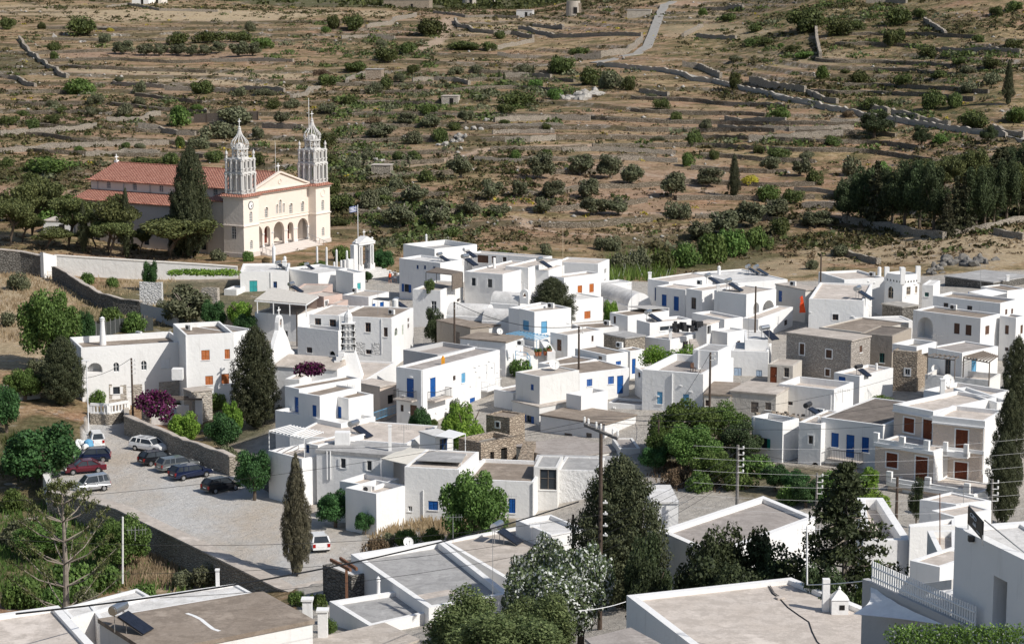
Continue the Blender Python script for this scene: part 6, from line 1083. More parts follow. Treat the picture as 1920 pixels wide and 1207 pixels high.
car(jp(590,735),(-.86,-.50),'mini','psilver','silver small off roader at the edge of the car park')
car(jp(960,478),(.85,-.50),'wagon','pwhite','white car with roof bars and visible windscreen by the stone wall',rack=True)
car(jp(1010,560),(.80,.60),'hatch','pblack','black hatchback with red tail lamps next to the white car')
car(jp(1140,600),(.80,.60),'wagon','pgrey','grey estate car squeezed between the black and the dark blue cars')
car(jp(1225,650),(.78,.62),'wagon','pnavy','dark blue estate car, fourth along the stone wall')
car(jp(1420,735),(.76,.65),'hatch','pblack','black hatchback standing alone nearest the viewer')
car(on_z(*cp('K',(405,655)),.2),(-.25,.97),'hatch','pwhite','white hatchback half hidden behind the pale cypress')
bn=MB(jp(520,490));r_=random.Random(4)
for k in range(9):q=jp(500+r_.uniform(-12,60),470+r_.uniform(-15,30));bn.lathe([(.2,0),(.35,.2),(.3,.5),(.1,.7)],q,7)
tag(bn.build('rubbish_bag','plastic',None,jp(520,490)),'heap of white rubbish bags beside the white minivan','rubbish bags');bb=jp(570,478);bm_=MB(bb);bm_.lathe([(.45,0),(.6,.3),(.5,.8),(.15,1.0)],bb,9);tag(bm_.build('rubbish_bag','skyblue',None,bb),'blue rubbish bag in front of the white bags','rubbish bag')
def V_(x,y):return cp('V',(x,y))
P_=plant
for x,yb,yt,w,k,lb,D in((130,745,400,260,'pine','dark wide pine at the far left of the church grove',373),(310,735,250,330,'pine','tall bright green pine behind the left end of the white wall',381),(420,835,635,260,'pine','low bushy pine just above the white pier',371),(600,790,385,290,'pine','leaning pine with a split crown left of the small cypress',374),(915,865,380,280,'pine','bent pine standing against the church aisle',371),(930,868,560,250,'pine','lower leaning pine under the bent pine',369.5),(1420,900,548,480,'pine','broad round pine in front of the bell tower',369)):
 u,v=V_(x,yt);P_(k,V_(x,0)[0],None,v,w/4.31*1.4,lb,'pine',D=D,group='trees of the church grove')
for x,yt,w,k,lb,D in((695,430,112,'spindle','small dark cypress with a forked trunk in the church grove',371),(1040,318,128,'spindle','slender pointed cypress before the church aisle',369.5),(1560,-10,300,'juniper','tall dense cypress hiding the middle of the church nave',370.5),(1455,330,150,'juniper','shorter cypress hugging the left side of the tall church cypress',371.5)):
 P_(k,V_(x,0)[0],None,V_(0,yt)[1],w/4.31,lb,'cypress',D=D,group='trees of the church grove')
for u,vt,w,k,D,lb in((52,402,70,'pine',378,'dark spreading pine between the far left pine and the bright one'),(180,425,60,'pine',377,'small spreading pine before the end of the church aisle'),(270,430,44,'pine',376,'small pine beside the slender cypress'),(20,345,110,'shrub',405,'dark bush mass behind the grove at far left'),(75,352,120,'bushgreen',402,'green bush mass behind the tall bright pine'),(130,350,90,'bushgreen',404,'green bush just left of the church roof'),(160,382,70,'shrub',398,'dark bush at the corner of the church aisle'),(256,452,24,'shrub',371,'round shrub at the foot of the slender cypress')):P_(k,u,None,vt,w,lb,'bush',D=D)
PL=[('juniper',114,None,633,80,262,'broad dark cypress at the left end of the arched loggia house','cypress'),('juniper',476,None,615,86,252,'tall dense cypress with bare trunk in the middle left','cypress'),('cyprespale',549,None,853,66,194,'pale olive cypress standing in the car park edge','cypress'),('juniper',1165,None,860,172,166,'huge dark round cypress behind the big utility pole','cypress'),('juniper',1035,None,521,82,296,'round topped dark cypress by the orange door house','cypress'),('cypress',1912,None,632,56,228,'tall cypress at the right edge behind the tan house','cypress'),('cypress',1900,None,732,54,200,'middle cypress at the right edge','cypress'),('cypress',1893,None,815,58,192,'lowest cypress at the right edge above the sign','cypress'),('broad',92,None,538,122,278,'round umbrella crowned pine left of the net fence','pine'),('fig',70,None,792,158,232,'big dark fig tree spreading over the car park corner','fig tree'),('bushgreen',16,None,905,70,222,'bright rounded bush at the left edge','bush'),('fig',5,None,720,70,250,'green tree cut by the left edge above the fig','tree'),('bush',75,None,660,60,276,'grey shrub behind the dark cypress at left','bush'),('bushgreen',85,None,715,34,270,'clipped bush on the garden path at left','bush'),('bushgreen',178,None,722,46,258,'flowering shrub climbing the white gate post','shrub'),('bright',345,None,765,72,247,'orange tree beyond the stone wall by the white car','orange tree'),('fig',412,None,772,76,243,'dark fruit tree in the walled garden','tree'),('bushgreen',400,None,728,54,252,'leafy shrub before the stone annex','shrub'),('bright',430,None,745,50,249,'bright green fruit tree left of the tall cypress','tree'),('bush',420,None,825,54,229,'grey shrub on the garden wall','shrub'),('fig',470,None,838,74,222,'dark tree overhanging the black hatchback','tree'),('bush',505,None,850,44,216,'grey shrub under the white pergola terrace','shrub'),('bushgreen',500,None,880,40,214,'low green shrub on the rubble wall','shrub'),('bushgreen',519,None,715,34,258,'green bush squeezed behind the tall cypress','bush'),('bushgreen',300,None,712,56,262,'green climber rising above the bougainvillea','shrub'),('olive',352,None,533,96,312,'large olive tree in the terraced gardens left of the teal house','olive tree'),('fig',284,None,486,32,336,'slim young tree against the white retaining wall','tree'),('bushgreen',165,None,504,44,338,'rounded bush at the top of the left gardens','bush'),('bushgreen',211,None,514,34,330,'small orange tree like bush in the left gardens','bush'),('fig',400,None,560,54,306,'dark shrub right of the large olive','shrub'),('bright',452,None,558,60,304,'bright garden shrub below the teal house','shrub'),('fig',462,None,588,56,298,'dark hedge bush left of the canopy terrace','shrub'),('bushgreen',210,None,566,60,288,'vine bush above the net fence, left one','shrub'),('bushgreen',255,None,574,64,285,'vine bush above the net fence, right one','shrub'),('fig',160,None,578,40,290,'dark bush behind the loggia house','shrub'),('bush',310,None,556,40,300,'grey bush by the pale rubble wall','bush'),('bright',1143,None,555,36,291,'bright green tree beside the orange window block','tree'),('deep',816,None,577,50,283,'dark tree behind the derelict brown house','tree'),('bright',873,None,750,88,229,'bright lemon tree below the speckled house','lemon tree'),('deep',850,None,748,40,236,'dark bush beside the lemon tree','bush'),('fig',788,None,760,48,235,'round green bush under the blue balcony door','bush'),('bushgreen',812,None,782,24,236,'small bright bush between the balcony house and the lemon tree','bush'),('broad',1285,None,752,150,222,'large leafy tree in the valley right of centre','tree'),('broad',1355,None,755,110,226,'second leafy tree merging with the large valley tree','tree'),('broad',1250,None,800,80,218,'lower dark leafy tree by the iron pole','tree'),('bush',40,None,500,60,330,'grey bush at the top of the dry field','bush'),('bushgreen',60,None,590,60,290,'green bush below the dry field','bush'),('bush',15,None,575,50,300,'grey bush cut by the left edge of the dry field','bush'),('broad',1590,None,885,120,200,'broad leafy tree hiding the foot of the blue house','tree'),('bright',1645,None,905,80,196,'bright leafy tree left of the garage door','tree'),('fig',1520,None,895,70,199,'low dark tree beside the slim grey pole','tree'),('broad',40,None,690,80,262,'leafy tree behind the plastered hut','tree'),('bushgreen',30,None,820,90,232,'green bush mass above the fig tree','bush'),('broad',1300,None,795,120,215,'leafy tree in front of the large valley tree','tree'),('deep',1395,None,795,90,218,'dark leafy tree beside the rubble roof house','tree'),('broad',1345,None,845,100,209,'low leafy tree at the bottom of the valley garden','tree'),('fig',1230,None,835,60,216,'dark tree left of the large leafy tree','tree'),('bushgreen',1390,None,875,90,208,'green garden shrub beside the grey pole','shrub'),('bushgreen',1480,None,900,60,198,'garden shrub behind the taupe roof','shrub'),('bushgreen',1425,None,840,92,212,'dome shaped green hedge bush below the rubble roof house','bush'),('bushdry',1270,None,868,60,210,'dry brown bush in the valley garden','bush'),('bushgreen',1320,None,870,70,208,'green shrub below the large leafy tree','shrub'),('fig',1460,None,868,60,206,'slim fruit tree in the valley garden','tree'),('fig',1500,None,880,60,204,'dark shrub under the blue house','shrub'),('bright',1628,None,875,70,203,'bright tree in front of the tan ground floor','tree'),('bushgreen',1560,None,885,70,203,'green shrub below the iron balcony','shrub'),('deep',1730,None,895,34,190,'small dark tree before the garage of the tan house','tree'),('broad',887,None,879,134,199,'leafy round tree against the white houses in front','tree'),('fig',623,None,918,80,211,'fig tree beside the half hidden white car','fig tree'),('fig',680,None,955,42,208,'dark creeper on the yard wall','shrub'),('bushgreen',760,None,982,60,199,'green shrub under the white stained wall','shrub'),('bushgreen',812,None,980,60,197,'middle shrub of the garden strip','shrub'),('bush',720,None,990,50,200,'grey shrub on the dry bank','shrub'),('bushgreen',860,None,975,80,194,'leafy shrub under the round tree','shrub'),('bushdry',700,None,1000,60,198,'dry grass clump beside the stone wall','shrub'),('poplar',1010,None,990,150,156,'left half of the white leaved poplar','poplar'),('poplar',1090,None,1000,150,152,'right half of the white leaved poplar','poplar'),('poplar',1040,None,1040,210,149,'lower body of the white leaved poplar','poplar'),('almond',870,None,1112,200,138,'drooping green tree at the bottom centre','tree'),('almond',1010,None,1112,170,139,'green tree right of the drooping one','tree'),('almond',960,None,1150,250,128,'foreground tree top at the bottom centre','tree'),('deep',1220,None,1005,100,150,'dark leafy tree under the huge cypress','tree'),('deep',1215,None,1045,90,146,'lower dark leafy tree under the huge cypress','tree'),('deep',1330,None,995,140,144,'dark leafy tree left of centre before the taupe roof','tree'),('deep',1395,None,990,150,145,'tallest dark leafy tree before the taupe roof','tree'),('deep',1465,None,1012,150,144,'right hand dark leafy tree before the taupe roof','tree'),('deep',1370,None,1050,190,140,'low dark leafy mass behind the large pale roof','tree'),('cedar',1595,None,866,228,141,'dark layered cedar in the right foreground','cedar'),('deep',1560,None,1060,120,134,'dark bush at the foot of the cedar','bush'),('broad',1660,None,1050,90,136,'leafy bush right of the cedar','bush'),('bush',1730,None,1050,60,130,'grey bush under the curved white wall','bush'),('bushgreen',1775,None,1058,50,128,'small bush at the end of the curved wall','bush'),('broad',215,None,965,116,205,'rounded green tree in the garden below the car park','tree'),('broad',70,None,975,130,210,'green tree in the left garden','tree'),('bushgreen',110,None,1035,120,196,'green bush under the bare araucaria','bush'),('bush',20,None,960,90,214,'grey bush at the left garden edge','bush'),('bushgreen',180,None,1040,90,192,'green bush beside the antenna mast','bush'),('bush',385,None,1040,80,190,'grey shrub at the foot of the car park wall','shrub'),('bushgreen',440,None,1055,56,186,'green shrub behind the chimney roof','shrub'),('bush',330,None,1060,60,190,'grey shrub by the straw patch','shrub'),('bushgreen',30,None,1060,110,188,'large green bush at the lower left','bush'),('bushgreen',255,None,1085,60,176,'low bush behind the whitewashed roof','bush'),('bush',150,None,1090,70,176,'grey bush beside the bare araucaria trunk','bush'),('bushgreen',80,None,1090,80,172,'green bush above the cream roof','bush'),('bushgreen',550,None,1100,50,176,'green shrub at the foot of the pale cypress','shrub'),('bushgreen',590,None,1105,50,172,'green shrub beside the white steps','shrub'),('bushgreen',610,None,1150,50,158,'green bush squeezed between the two front roofs','bush'),('bushgreen',530,None,1165,90,140,'grey green bush in front of the gravel roof','bush'),('bush',640,None,1085,30,176,'small shrub below the wooden pergola','shrub'),('bushgreen',465,None,465,34,362,'round green shrub at the church tower foot','shrub'),('bush',412,None,460,40,364,'purplish shrub beside the church tower','shrub'),('bushgreen',600,None,482,40,346,'rose bush left of the marble posts','rose bush'),('bushgreen',640,None,452,50,349,'rose bush with pink flowers beside the gate','rose bush'),('fig',690,None,508,22,342,'round bush right of the white end block','bush'),('fig',720,None,466,50,354,'dark bush right of the church gate','bush'),('bushdry',500,None,478,24,352,'dry shrub before the church steps','shrub'),('bushgreen',570,None,484,46,347,'green shrub on the church forecourt','shrub'),('bush',1700,None,570,36,286,'green bush below the horned tower','bush'),('bushgreen',1702,None,588,34,283,'vine bush at the white step wall','bush'),('bushgreen',1660,None,738,60,244,'green shrubs at the foot of the rubble block','shrub'),('bushgreen',1748,None,752,20,231,'vivid small tree by the concrete terrace','tree'),('bright',1760,None,655,24,248,'green bush behind the right pergola','bush'),('bushgreen',975,None,664,60,256,'dark shrub under the flower pot terrace','shrub'),('bushgreen',1130,None,715,36,243,'oleander before the blue panelled door','shrub'),('bush',1560,None,490,50,316,'grey olive bush by the utility pole','bush'),('bush',1590,None,492,40,318,'round grey bush left of the round chimney','bush'),('bushgreen',1530,None,1180,1,120,'','')]
PL=[p for p in PL if p[6]]
for k,u,vb,vt,w,D,lb,cat in PL:P_(k,u,vb,vt,w,lb,cat,D=D)
def clump(name,mat,label,cat,C,R,n,lf,seed,**k):
 C=[Vector(c)for c in C];o=C[0].copy();V=leaves([tuple(c-o)for c in C],np.array(R),n,lf,seed,.4,.4,1.3);return tag(link(name,mesh_np(name,V,quads(V),M[mat]),None,o),label,cat,**k)
clump('bougainvillea','lf_boug','large purple bougainvillea over the stone garden gateway','bougainvillea',[on_z(*cp('J',p),3.6)+Vector((0,y,z))for p,y,z in(((910,185),0,0),((950,175),0,.3),((1000,170),0,.4),((1050,175),0,.3),((1080,190),0,0),((980,195),-.6,-.5),((1030,200),-.6,-.4),((1060,215),0,-.8))],[1.0]*8,2600,.22,3)
clump('bougainvillea','lf_boug','smaller purple bougainvillea before the grey chapel roof','bougainvillea',[at(*cp('F',p),249)for p in((350,320),(390,300),(430,300),(470,300),(510,305),(440,320))],[.75]*6,1600,.2,4)
clump('vine_hedge','lf_bright','dense green vine hedge above the thick rough house','hedge',[at(*cp('D',p),255)for p in((410,905),(440,870),(480,850),(520,860),(470,910),(520,910),(570,905),(620,895),(670,890),(720,880),(770,850),(780,880),(780,910))],[.95]*13,4200,.16,5)
clump('vine_arbour','lf_bright','flat green vine arbour in the garden left of the teal house','vine arbour',[at(*cp('A',(x,y)),330)for x,y in((1310,205),(1370,200),(1440,200),(1500,202),(1560,205),(1620,205),(1690,200),(1740,205))],[(1.3,1.5,.5)]*8,2600,.2,6)
for i_,(x0,x1)in enumerate(((1680,1800),(1800,1925))):
 clump('flowering_hedge','lf_hedge',('left half','right half')[i_]+' of the white flowered hedge along the bottom right','hedge',[at(x,1196+(x%7)-4,88)for x in range(x0,x1,14)],[(.5,.6,.55)]*len(range(x0,x1,14)),3400,.07,7+i_)
ab=at(105,600,165);ab.z=gz(ab.x,ab.y);az=at(98,905,165).z;ar=tag(empty('araucaria_tree',ab),'thin araucaria with bare tiered branches in the left foreground','araucaria');m=MB(ab);H_=az-ab.z;m.tube([ab,ab+UZ*H_*.5+Vector((.1,0,0)),ab+UZ*H_],[.3,.2,.04],8);m.build('trunk','barkgrey',ar,(0,0,0));tips=[]
m=MB(ab);r_=random.Random(2)
for k,(z,L)in enumerate(((.22,4.6),(.36,4.6),(.5,4.0),(.64,3.4),(.76,2.6),(.87,1.7),(.95,.9))):
 for q in range(6):
  a_=q*1.047+k*.5+r_.uniform(-.15,.15);L_=L*r_.uniform(.8,1.1);dv=Vector((math.cos(a_),math.sin(a_),0));b0=ab+UZ*H_*z;P=[b0,b0+dv*L_*.5+UZ*.35*L_*.6,b0+dv*L_+UZ*L_*.62];m.tube(P,[.07,.05,.02],5);tips+=[P[2]-(P[2]-P[1])*f for f in(-.05,.15,.35,.6)]
m.build('branch','barkgrey',ar,(0,0,0))
V=leaves([tuple(t-ab)for t in tips],np.array([(.42,.42,.30)]*len(tips)),5200,.085,9,.1,.1,3.2,.8);link('crown',mesh_np('araucaria_crown',V,quads(V),M['lf_pine']),ar)
def grass_stuff(name,mat,us,vs,n,seed,h):
 r=np.random.default_rng(seed);B=[]
 q0=0
 for _ in range(n):
  p=ground(r.uniform(*us),r.uniform(*vs),60,420)if _%12==0 else p;q=p+Vector((r.normal()*.5,r.normal()*.9,0));q.z=gz(q.x,q.y)
  if inside(np.array([q.x]),np.array([q.y]),LOTXY)[0]:continue
  w=.05+.05*r.random();hh=h*(.5+.8*r.random());l=Vector((r.normal()*.25,r.normal()*.25,1))*hh;B+=[q+Vector((-w,0,0)),q+Vector((w,0,0)),q+l+Vector((w*.4,0,0)),q+l]
 B=np.array([tuple(b)for b in B]);tag(link(name,mesh_np(name,B,quads(B),M[mat])),kind='stuff')
grass_stuff('dry_grass','lf_straw',(245,345),(1030,1098),2400,1,.8);grass_stuff('dry_grass','lf_straw',(-10,110),(490,640),2600,2,.5);grass_stuff('tall_grass','lf_green',(0,420),(950,1110),4200,3,.6);grass_stuff('dry_grass','lf_straw',(120,330),(520,610),1500,4,.5);grass_stuff('tall_weeds','lf_shrub',(0,130),(820,900),900,5,.6);grass_stuff('dry_grass','lf_straw',(700,870),(975,1015),1100,6,.6);grass_stuff('reeds','lf_hedge',(1140,1260),(490,530),900,7,2.0);grass_stuff('tall_weeds','lf_dry',(1230,1420),(860,915),700,8,.35)
def upole(c,x,yt,D,label,mat='pole',r=.14,arms=0,yb=None,group='utility poles'):
 u,vt=cp(c,(x,yt));p=at(u,vt,D);b=Vector((p.x,p.y,gz(p.x,p.y)-.3 if yb is None else at(u,cp(c,(x,yb))[1],D).z));o=tag(empty('utility_pole',b),label,'utility pole',group);m=MB(b);m.tube([b,p],r,8,r*.75);m.build('pole',mat,o,(0,0,0))
 for k in range(arms):
  z=p-UZ*(.3+.5*k);m=MB(b);m.box(z+Vector((.25,-.1,0)),(.5,.06,.06));m.lathe([(.05,0),(.09,.06),(.06,.12),(.09,.18),(.02,.22)],z+Vector((.45,-.1,.03)),8);m.build('insulator','plastic',o,(0,0,0))
 return p
A1p=upole('A',985,845,256,'brown utility pole before the arched loggia house',arms=4)
C1p=upole('C',500,608,268,'brown utility pole in front of the derelict brown house',arms=2)
B1p=upole('B',633,672,293,'spotted brown pole at the balconied house corner',r=.12)
C2p=upole('C',1545,812,250,'brown utility pole behind the tall central block',arms=2)
D1p=upole('D',1329,298,268,'tall dark pole beside the tilted solar panel',r=.13)
H1p=upole('H',655,175,233,'dark pole carrying lamps before the thick rough house',arms=2)
H2p=upole('H',238,715,218,'thin rusty brown pole left of the large leafy tree',r=.11)
H3p=upole('N',1262,-20,182,'grey pole with white insulators right of the valley trees','polegrey',.16,5)
E1p=upole('E',178,20,304,'tall brown pole behind the cream house',r=.13)
N2p=upole('N',245,408,168,'short brown post left of the huge cypress',r=.11)
I1p=upole('I',1015,715,190,'dark pole at the corner of the tan house',r=.15);I2p=upole('I',1612,730,178,'grey brown pole before the right edge cypresses','polegrey',.13,4);I3p=upole('I',510,690,186,'slim grey pole behind the cedar','polegrey',.12,4)
bp=at(1127,795,159);bb_=Vector((bp.x,bp.y,gz(bp.x,bp.y)-.3));bo=tag(empty('utility_pole',bb_),'big foreground wooden pole with a double crossarm of six insulators','utility pole','utility poles');m=MB(bb_);m.tube([bb_,bp+UZ*.1],.19,10,.13);m.build('pole','pole',bo,(0,0,0))
ca,cb_=at(1096,796,160),at(1158,822,156);BI=[]
for q in(-.15,.15):m=MB(bb_);m.bar(ca+Vector((0,q,0)),cb_+Vector((0,q,0)),.12,.17);m.build('crossarm','polegrey',bo,(0,0,0))
for t_ in(.0,.12,.36,.5,.86,1.0):
 q=ca.lerp(cb_,t_)+UZ*.1;BI.append(q+UZ*.5);m=MB(bb_);m.lathe([(.03,0),(.03,.1),(.10,.12),(.05,.18),(.11,.22),(.05,.28),(.11,.32),(.05,.38),(.10,.42),(.03,.5)],q,10);m.build('insulator','plastic',bo,(0,0,0))
for k,z in enumerate((942,963,985,1003)):
 m=MB(bb_);q=at(1135,z,158.5);m.box(q,(.35,.1,.12));m.lathe([(.04,0),(.08,.08),(.02,.16)],q+UZ*.05,8);m.build('insulator','plastic',bo,(0,0,0))
def wire(a,b,sag,label,r=.022,mat='black',group='overhead wires',n=18):
 pts=[a.lerp(b,k/n)-UZ*sag*4*(k/n)*(1-k/n)for k in range(n+1)];return wire_obj('overhead_wire',pts,r,mat,label,'wire',group,4)
wire(at(30,1150,108),at(1085,940,158),1.0,'thick black cable sagging across the foreground from lower left to the big pole',.05)
fwd=[((0,940,150),(1096,790,160),.8),((560,840,150),(1130,795,159),.5),((0,1010,140),(1137,963,158.5),1.2),((150,1075,130),(1137,985,158.5),1.0),((300,1120,125),(1137,1003,158.5),.8)]
for i_,(a,b,s_)in enumerate(fwd):wire(at(*a),at(*b),s_,'thin grey wire across the front roofs, '+('topmost','second','third','fourth','lowest')[i_]+' of five left of the big pole',.014)
for i_,q in enumerate(BI[:3]):wire(q,at(1700+90*i_,700+35*i_,226),1.2,'thin wire from the crossarm to the far right, '+('upper','middle','lower')[i_]+' one',.015)
for i_ in range(5):wire(H3p-UZ*(.25+.5*i_)+Vector((.4,0,0)),bb_+Vector((0,0,(bp.z-bb_.z)*(.55-.04*i_))),.4,'valley wire from the grey pole to the big pole, '+('first','second','third','fourth','fifth')[i_]+' from the top',.016)
for i_ in range(6):wire(at(1300,835+20*i_+i_*3,150),at(1925,822+26*i_,160),.5,'near horizontal wire before the tan house, '+('first','second','third','fourth','fifth','sixth')[i_]+' from the top',.008,'dullmetal')
for i_ in range(4):wire(I2p-UZ*(.3+.4*i_),H3p-UZ*(.3+.4*i_),.7,'sagging wire between the two grey poles, '+('first','second','third','fourth')[i_]+' from the top',.014)
wire(C1p,C2p,1.2,'dark cable from the derelict house pole to the central pole',.035);wire(A1p,at(560//4,460+1000/4,262),.6,'cable from the loggia house pole to the house corner',.025);wire(H1p,at(*cp('H',(360,640)),225),.3,'slanting cable before the thick rough house',.03)
wire(at(*cp('N',(280,1000)),112),at(*cp('N',(570,945)),118),.1,'pale rope from the poplar to the large pale roof',.02,'trim');wire(at(*cp('O',(130,770)),118),at(*cp('O',(600,735)),110),.05,'pale line from the mast to the picket wall',.025,'trim')
def roofpt(key,c,p):return on_z(*cp(c,p),HOUSE[key]['zr']if HOUSE[key]['zr']<HOUSE[key]['z']else HOUSE[key]['z'])
def solar(p,label,ang=0,s=1.0,tank='metal',leg=1.2):
 o=tag(empty('solar_heater',p),label,'solar heater','solar water heaters on the roofs');ca_,sa_=math.cos(ang),math.sin(ang);e1=Vector((ca_,sa_,0));e2=Vector((-sa_,ca_,0))
 m=MB(p);z=leg*s;m.tube([p+UZ*z-e2*.62*s,p+UZ*z+e2*.62*s],.27*s,14);m.tube([p+UZ*z-e2*.66*s,p+UZ*z-e2*.62*s],.2*s,12);m.tube([p+UZ*z+e2*.62*s,p+UZ*z+e2*.66*s],.2*s,12);m.build('tank',tank,o,(0,0,0))
 a,b=p+e1*.25*s+UZ*(z-.3*s),p+e1*1.75*s+UZ*.12;m=MB(p);d=(b-a).normalized();m.box((a+b)/2,((b-a).length,1.1*s,.09),ax=(d,e2,d.cross(e2)));m.build('collector','collector',o,(0,0,0))
 m=MB(p)
 for q in(-.45,.45):m.bar(p+e2*q*s,p+e2*q*s+UZ*(z-.2*s),.05);m.bar(p+e2*q*s+UZ*(z-.3*s),p+e1*1.7*s+e2*q*s,.05);m.bar(p+e2*q*s+e1*.7*s,p+e2*q*s+e1*.7*s+UZ*(z*.45),.05)
 m.build('stand','dullmetal',o,(0,0,0));return o
for k,c,p,lb,ang,s_ in(('F4','F',(790,850),'grey solar tank on tall legs above the wide concrete roof',-.5,1.15),('C2','C',(375,268),'blue grey solar tank on the rounded house by the square',-.5,.9),('C9','C',(600,232),'white solar panel seen from behind on the far row',-.6,1.0),('C4','C',(590,300),'solar panel tilted over the broad roof terrace',-.6,1.1),('C5','C',(1215,318),'solar tank beside the two roof vents',-.5,1.0),('D3','D',(1260,195),'violet tinted solar tank at the end of the long white house',-.4,.95),('D3','D',(1330,205),'second solar tank beside the violet one',-.4,1.05),('D1u','D',(925,275),'solar tank on the roof behind the blue shutters, left of two',-.5,1.0),('D2','D',(1095,335),'solar tank with a long panel on the pillared block',-.5,1.15),('D7','D',(425,590),'solar tank with a bright panel on the upper terrace house',-.5,1.0),('D9','D',(1400,735),'tilted solar panel on the tall white block',-.9,1.1),('E3c','E',(480,405),'solar panel with silver tank on the rough niche house',-.5,1.2),('H4b','E',(490,1045),'shiny black solar tank on the little roof room',-.8,.85),('K8','K',(1400,640),'grey solar tank on a blue stand in the foreground terrace',-.4,1.25),('M1','M',(670,960),'large solar tank on the brown gravel roof at bottom left',-.35,1.3),('B3','B',(1490,640),'black solar panel beside the white cylinder tank',-.5,1.0),('B2','B',(585,500),'solar tank on the deck roof above the corrugated canopy',-.4,1.0),('H5','H',(1440,690),'dark solar tank standing among the roof rubble',-.5,1.0),('B1b','B',(720,300),'low silver tank on the pilastered block',-.5,.7),('B1','B',(470,300),'dark drum tank behind the square white chimney',-.5,.9)):
 solar(roofpt(k,c,p),lb,ang,s_,'plastic' if k=='C9' else('darkmetal' if k in('H4b','H5')else 'metal'))
def chim(p,label,h,w=.4,style='pot',mat='white',name='chimney',wb=None):
 o=tag(empty(name,p),label,'chimney','chimneys on the flat roofs');m=MB(p);wb=wb or w
 if style=='box':m.box(p+UZ*h/2,(w,w,h));m.build('stack',mat,o,(0,0,0));m=MB(p);m.box(p+UZ*(h+.06),(w*1.25,w*1.25,.12));m.build('cap',mat,o,(0,0,0))
 elif style=='round':m.lathe([(w*.55,0),(w*.5,h*.93),(w*.4,h*.98),(.02,h)],p,12);m.build('stack',mat,o,(0,0,0))
 else:
  m.lathe([(wb/2,0),(w/2,h*.8),(w/2,h)],p,12);m.build('stack',mat,o,(0,0,0));m=MB(p);m.lathe([(w*.62,h),(w*.62,h+.08),(w*.3,h+.1),(w*.3,h+.2),(w*.6,h+.22),(.02,h+.42)],p,12);m.build('cap',mat,o,(0,0,0))
chim(roofpt('A1','A',(772,745)),'tall tapering white chimney on the arched loggia house',3.1,.55,'pot','white',wb=.85);chim(roofpt('M1b','M',(1225,724)),'white chimney with a flat cowl on the whitewashed strip',1.35,.26,'box');chim(roofpt('F5','F',(1083,968)),'slender white flue on the gravel roof',2.5,.3,'box');o_=roofpt('F5','F',(700,912));m=MB(o_);m.box(o_+UZ*.6,(1.5,1.2,1.3));tag(m.build('roof_tank_box','white',None,o_),'white cube tank housing on the gravel roof','tank')
for k,c,p,lb,h,w,st in(('C4','C',(835,325),'round white chimney on the broad roof terrace',1.5,.4,'round'),('C1','C',(265,125),'small domed chimney on the plain high parapet house',1.2,.35,'pot'),('D3','D',(1020,200),'domed white chimney on the long white house',.9,.45,'pot'),('D1u','D',(440,240),'square white chimney left of the upper white house',.9,.45,'box'),('D2','D',(1012,342),'white post chimney on the pillared block',.8,.4,'box'),('D7b','D',(612,745),'square white chimney on the lower terrace',1.2,.4,'box'),('E3l','E',(664,225),'tall round chimney left of the horned tower',1.5,.5,'round'),('H4b','E',(640,1000),'small round white chimney on the roof room',.8,.3,'round'),('E2','E',(1740,255),'short brick chimney on the dark stone house',.8,.45,'box'),('F3','F',(700,380),'white bent flue on the broad flat roof',1.0,.4,'box'),('I5','I',(1295,215),'white chimney pier behind the tan house roof',1.8,.45,'box'),('K7b','K',(740,945),'thin white vent pipe on the grey roof edge',1.3,.3,'pot'),('K8','K',(1610,640),'square white chimney beside the poplar',1.4,.7,'box'),('B1','B',(527,300),'broad white chimney on the teal door house',1.2,.6,'box'),('H6b','I',(520,375),'small vent on the narrow white part',.5,.2,'box')):chim(roofpt(k,c,p),lb,h,w,st)
q=on_z(*cp('O',(365,975)),HOUSE['N2']['zr']);hc=tag(empty('house_shaped_chimney',q),'little house shaped white chimney on the large pale roof','chimney');m=MB(q);m.box(q+UZ*.45,(1.0,.9,.9));m.add([q+Vector(v)for v in((-.55,-.5,.9),(.55,-.5,.9),(.55,.5,.9),(-.55,.5,.9),(0,0,1.5))],[(0,1,4),(1,2,4),(2,3,4),(3,0,4)]);m.lathe([(.07,1.4),(.1,1.5),(.02,1.65)],q,8);m.build('stack','white',hc,(0,0,0));m=MB(q);m.box(q+Vector((.12,-.455,.45)),(.32,.03,.3));m.build('smoke_opening','void',hc,(0,0,0));m=MB(q);m.box(q+Vector((-.75,.35,1.0)),(.42,.42,2.0));m.build('flue','white',hc,(0,0,0))
def ac(p,label,yaw=-.6,h0=.1):
 o=tag(empty('air_conditioner',p),label,'air conditioner','air conditioner units');e1=Vector((math.cos(yaw),math.sin(yaw),0));e2=Vector((-e1.y,e1.x,0));m=MB(p);c_=p+UZ*(h0+.32);m.box(c_,(.85,.32,.62),ax=(e1,e2,UZ));m.build('casing','plastic',o,(0,0,0));m=MB(p);f_=c_-e2*.165;m.add([f_+e1*(-.12+.24*math.cos(t))+UZ*.24*math.sin(t)for t in np.linspace(0,6.28,15)[:-1]],[tuple(range(14))]);m.build('fan_grille','darkmetal',o,(0,0,0))
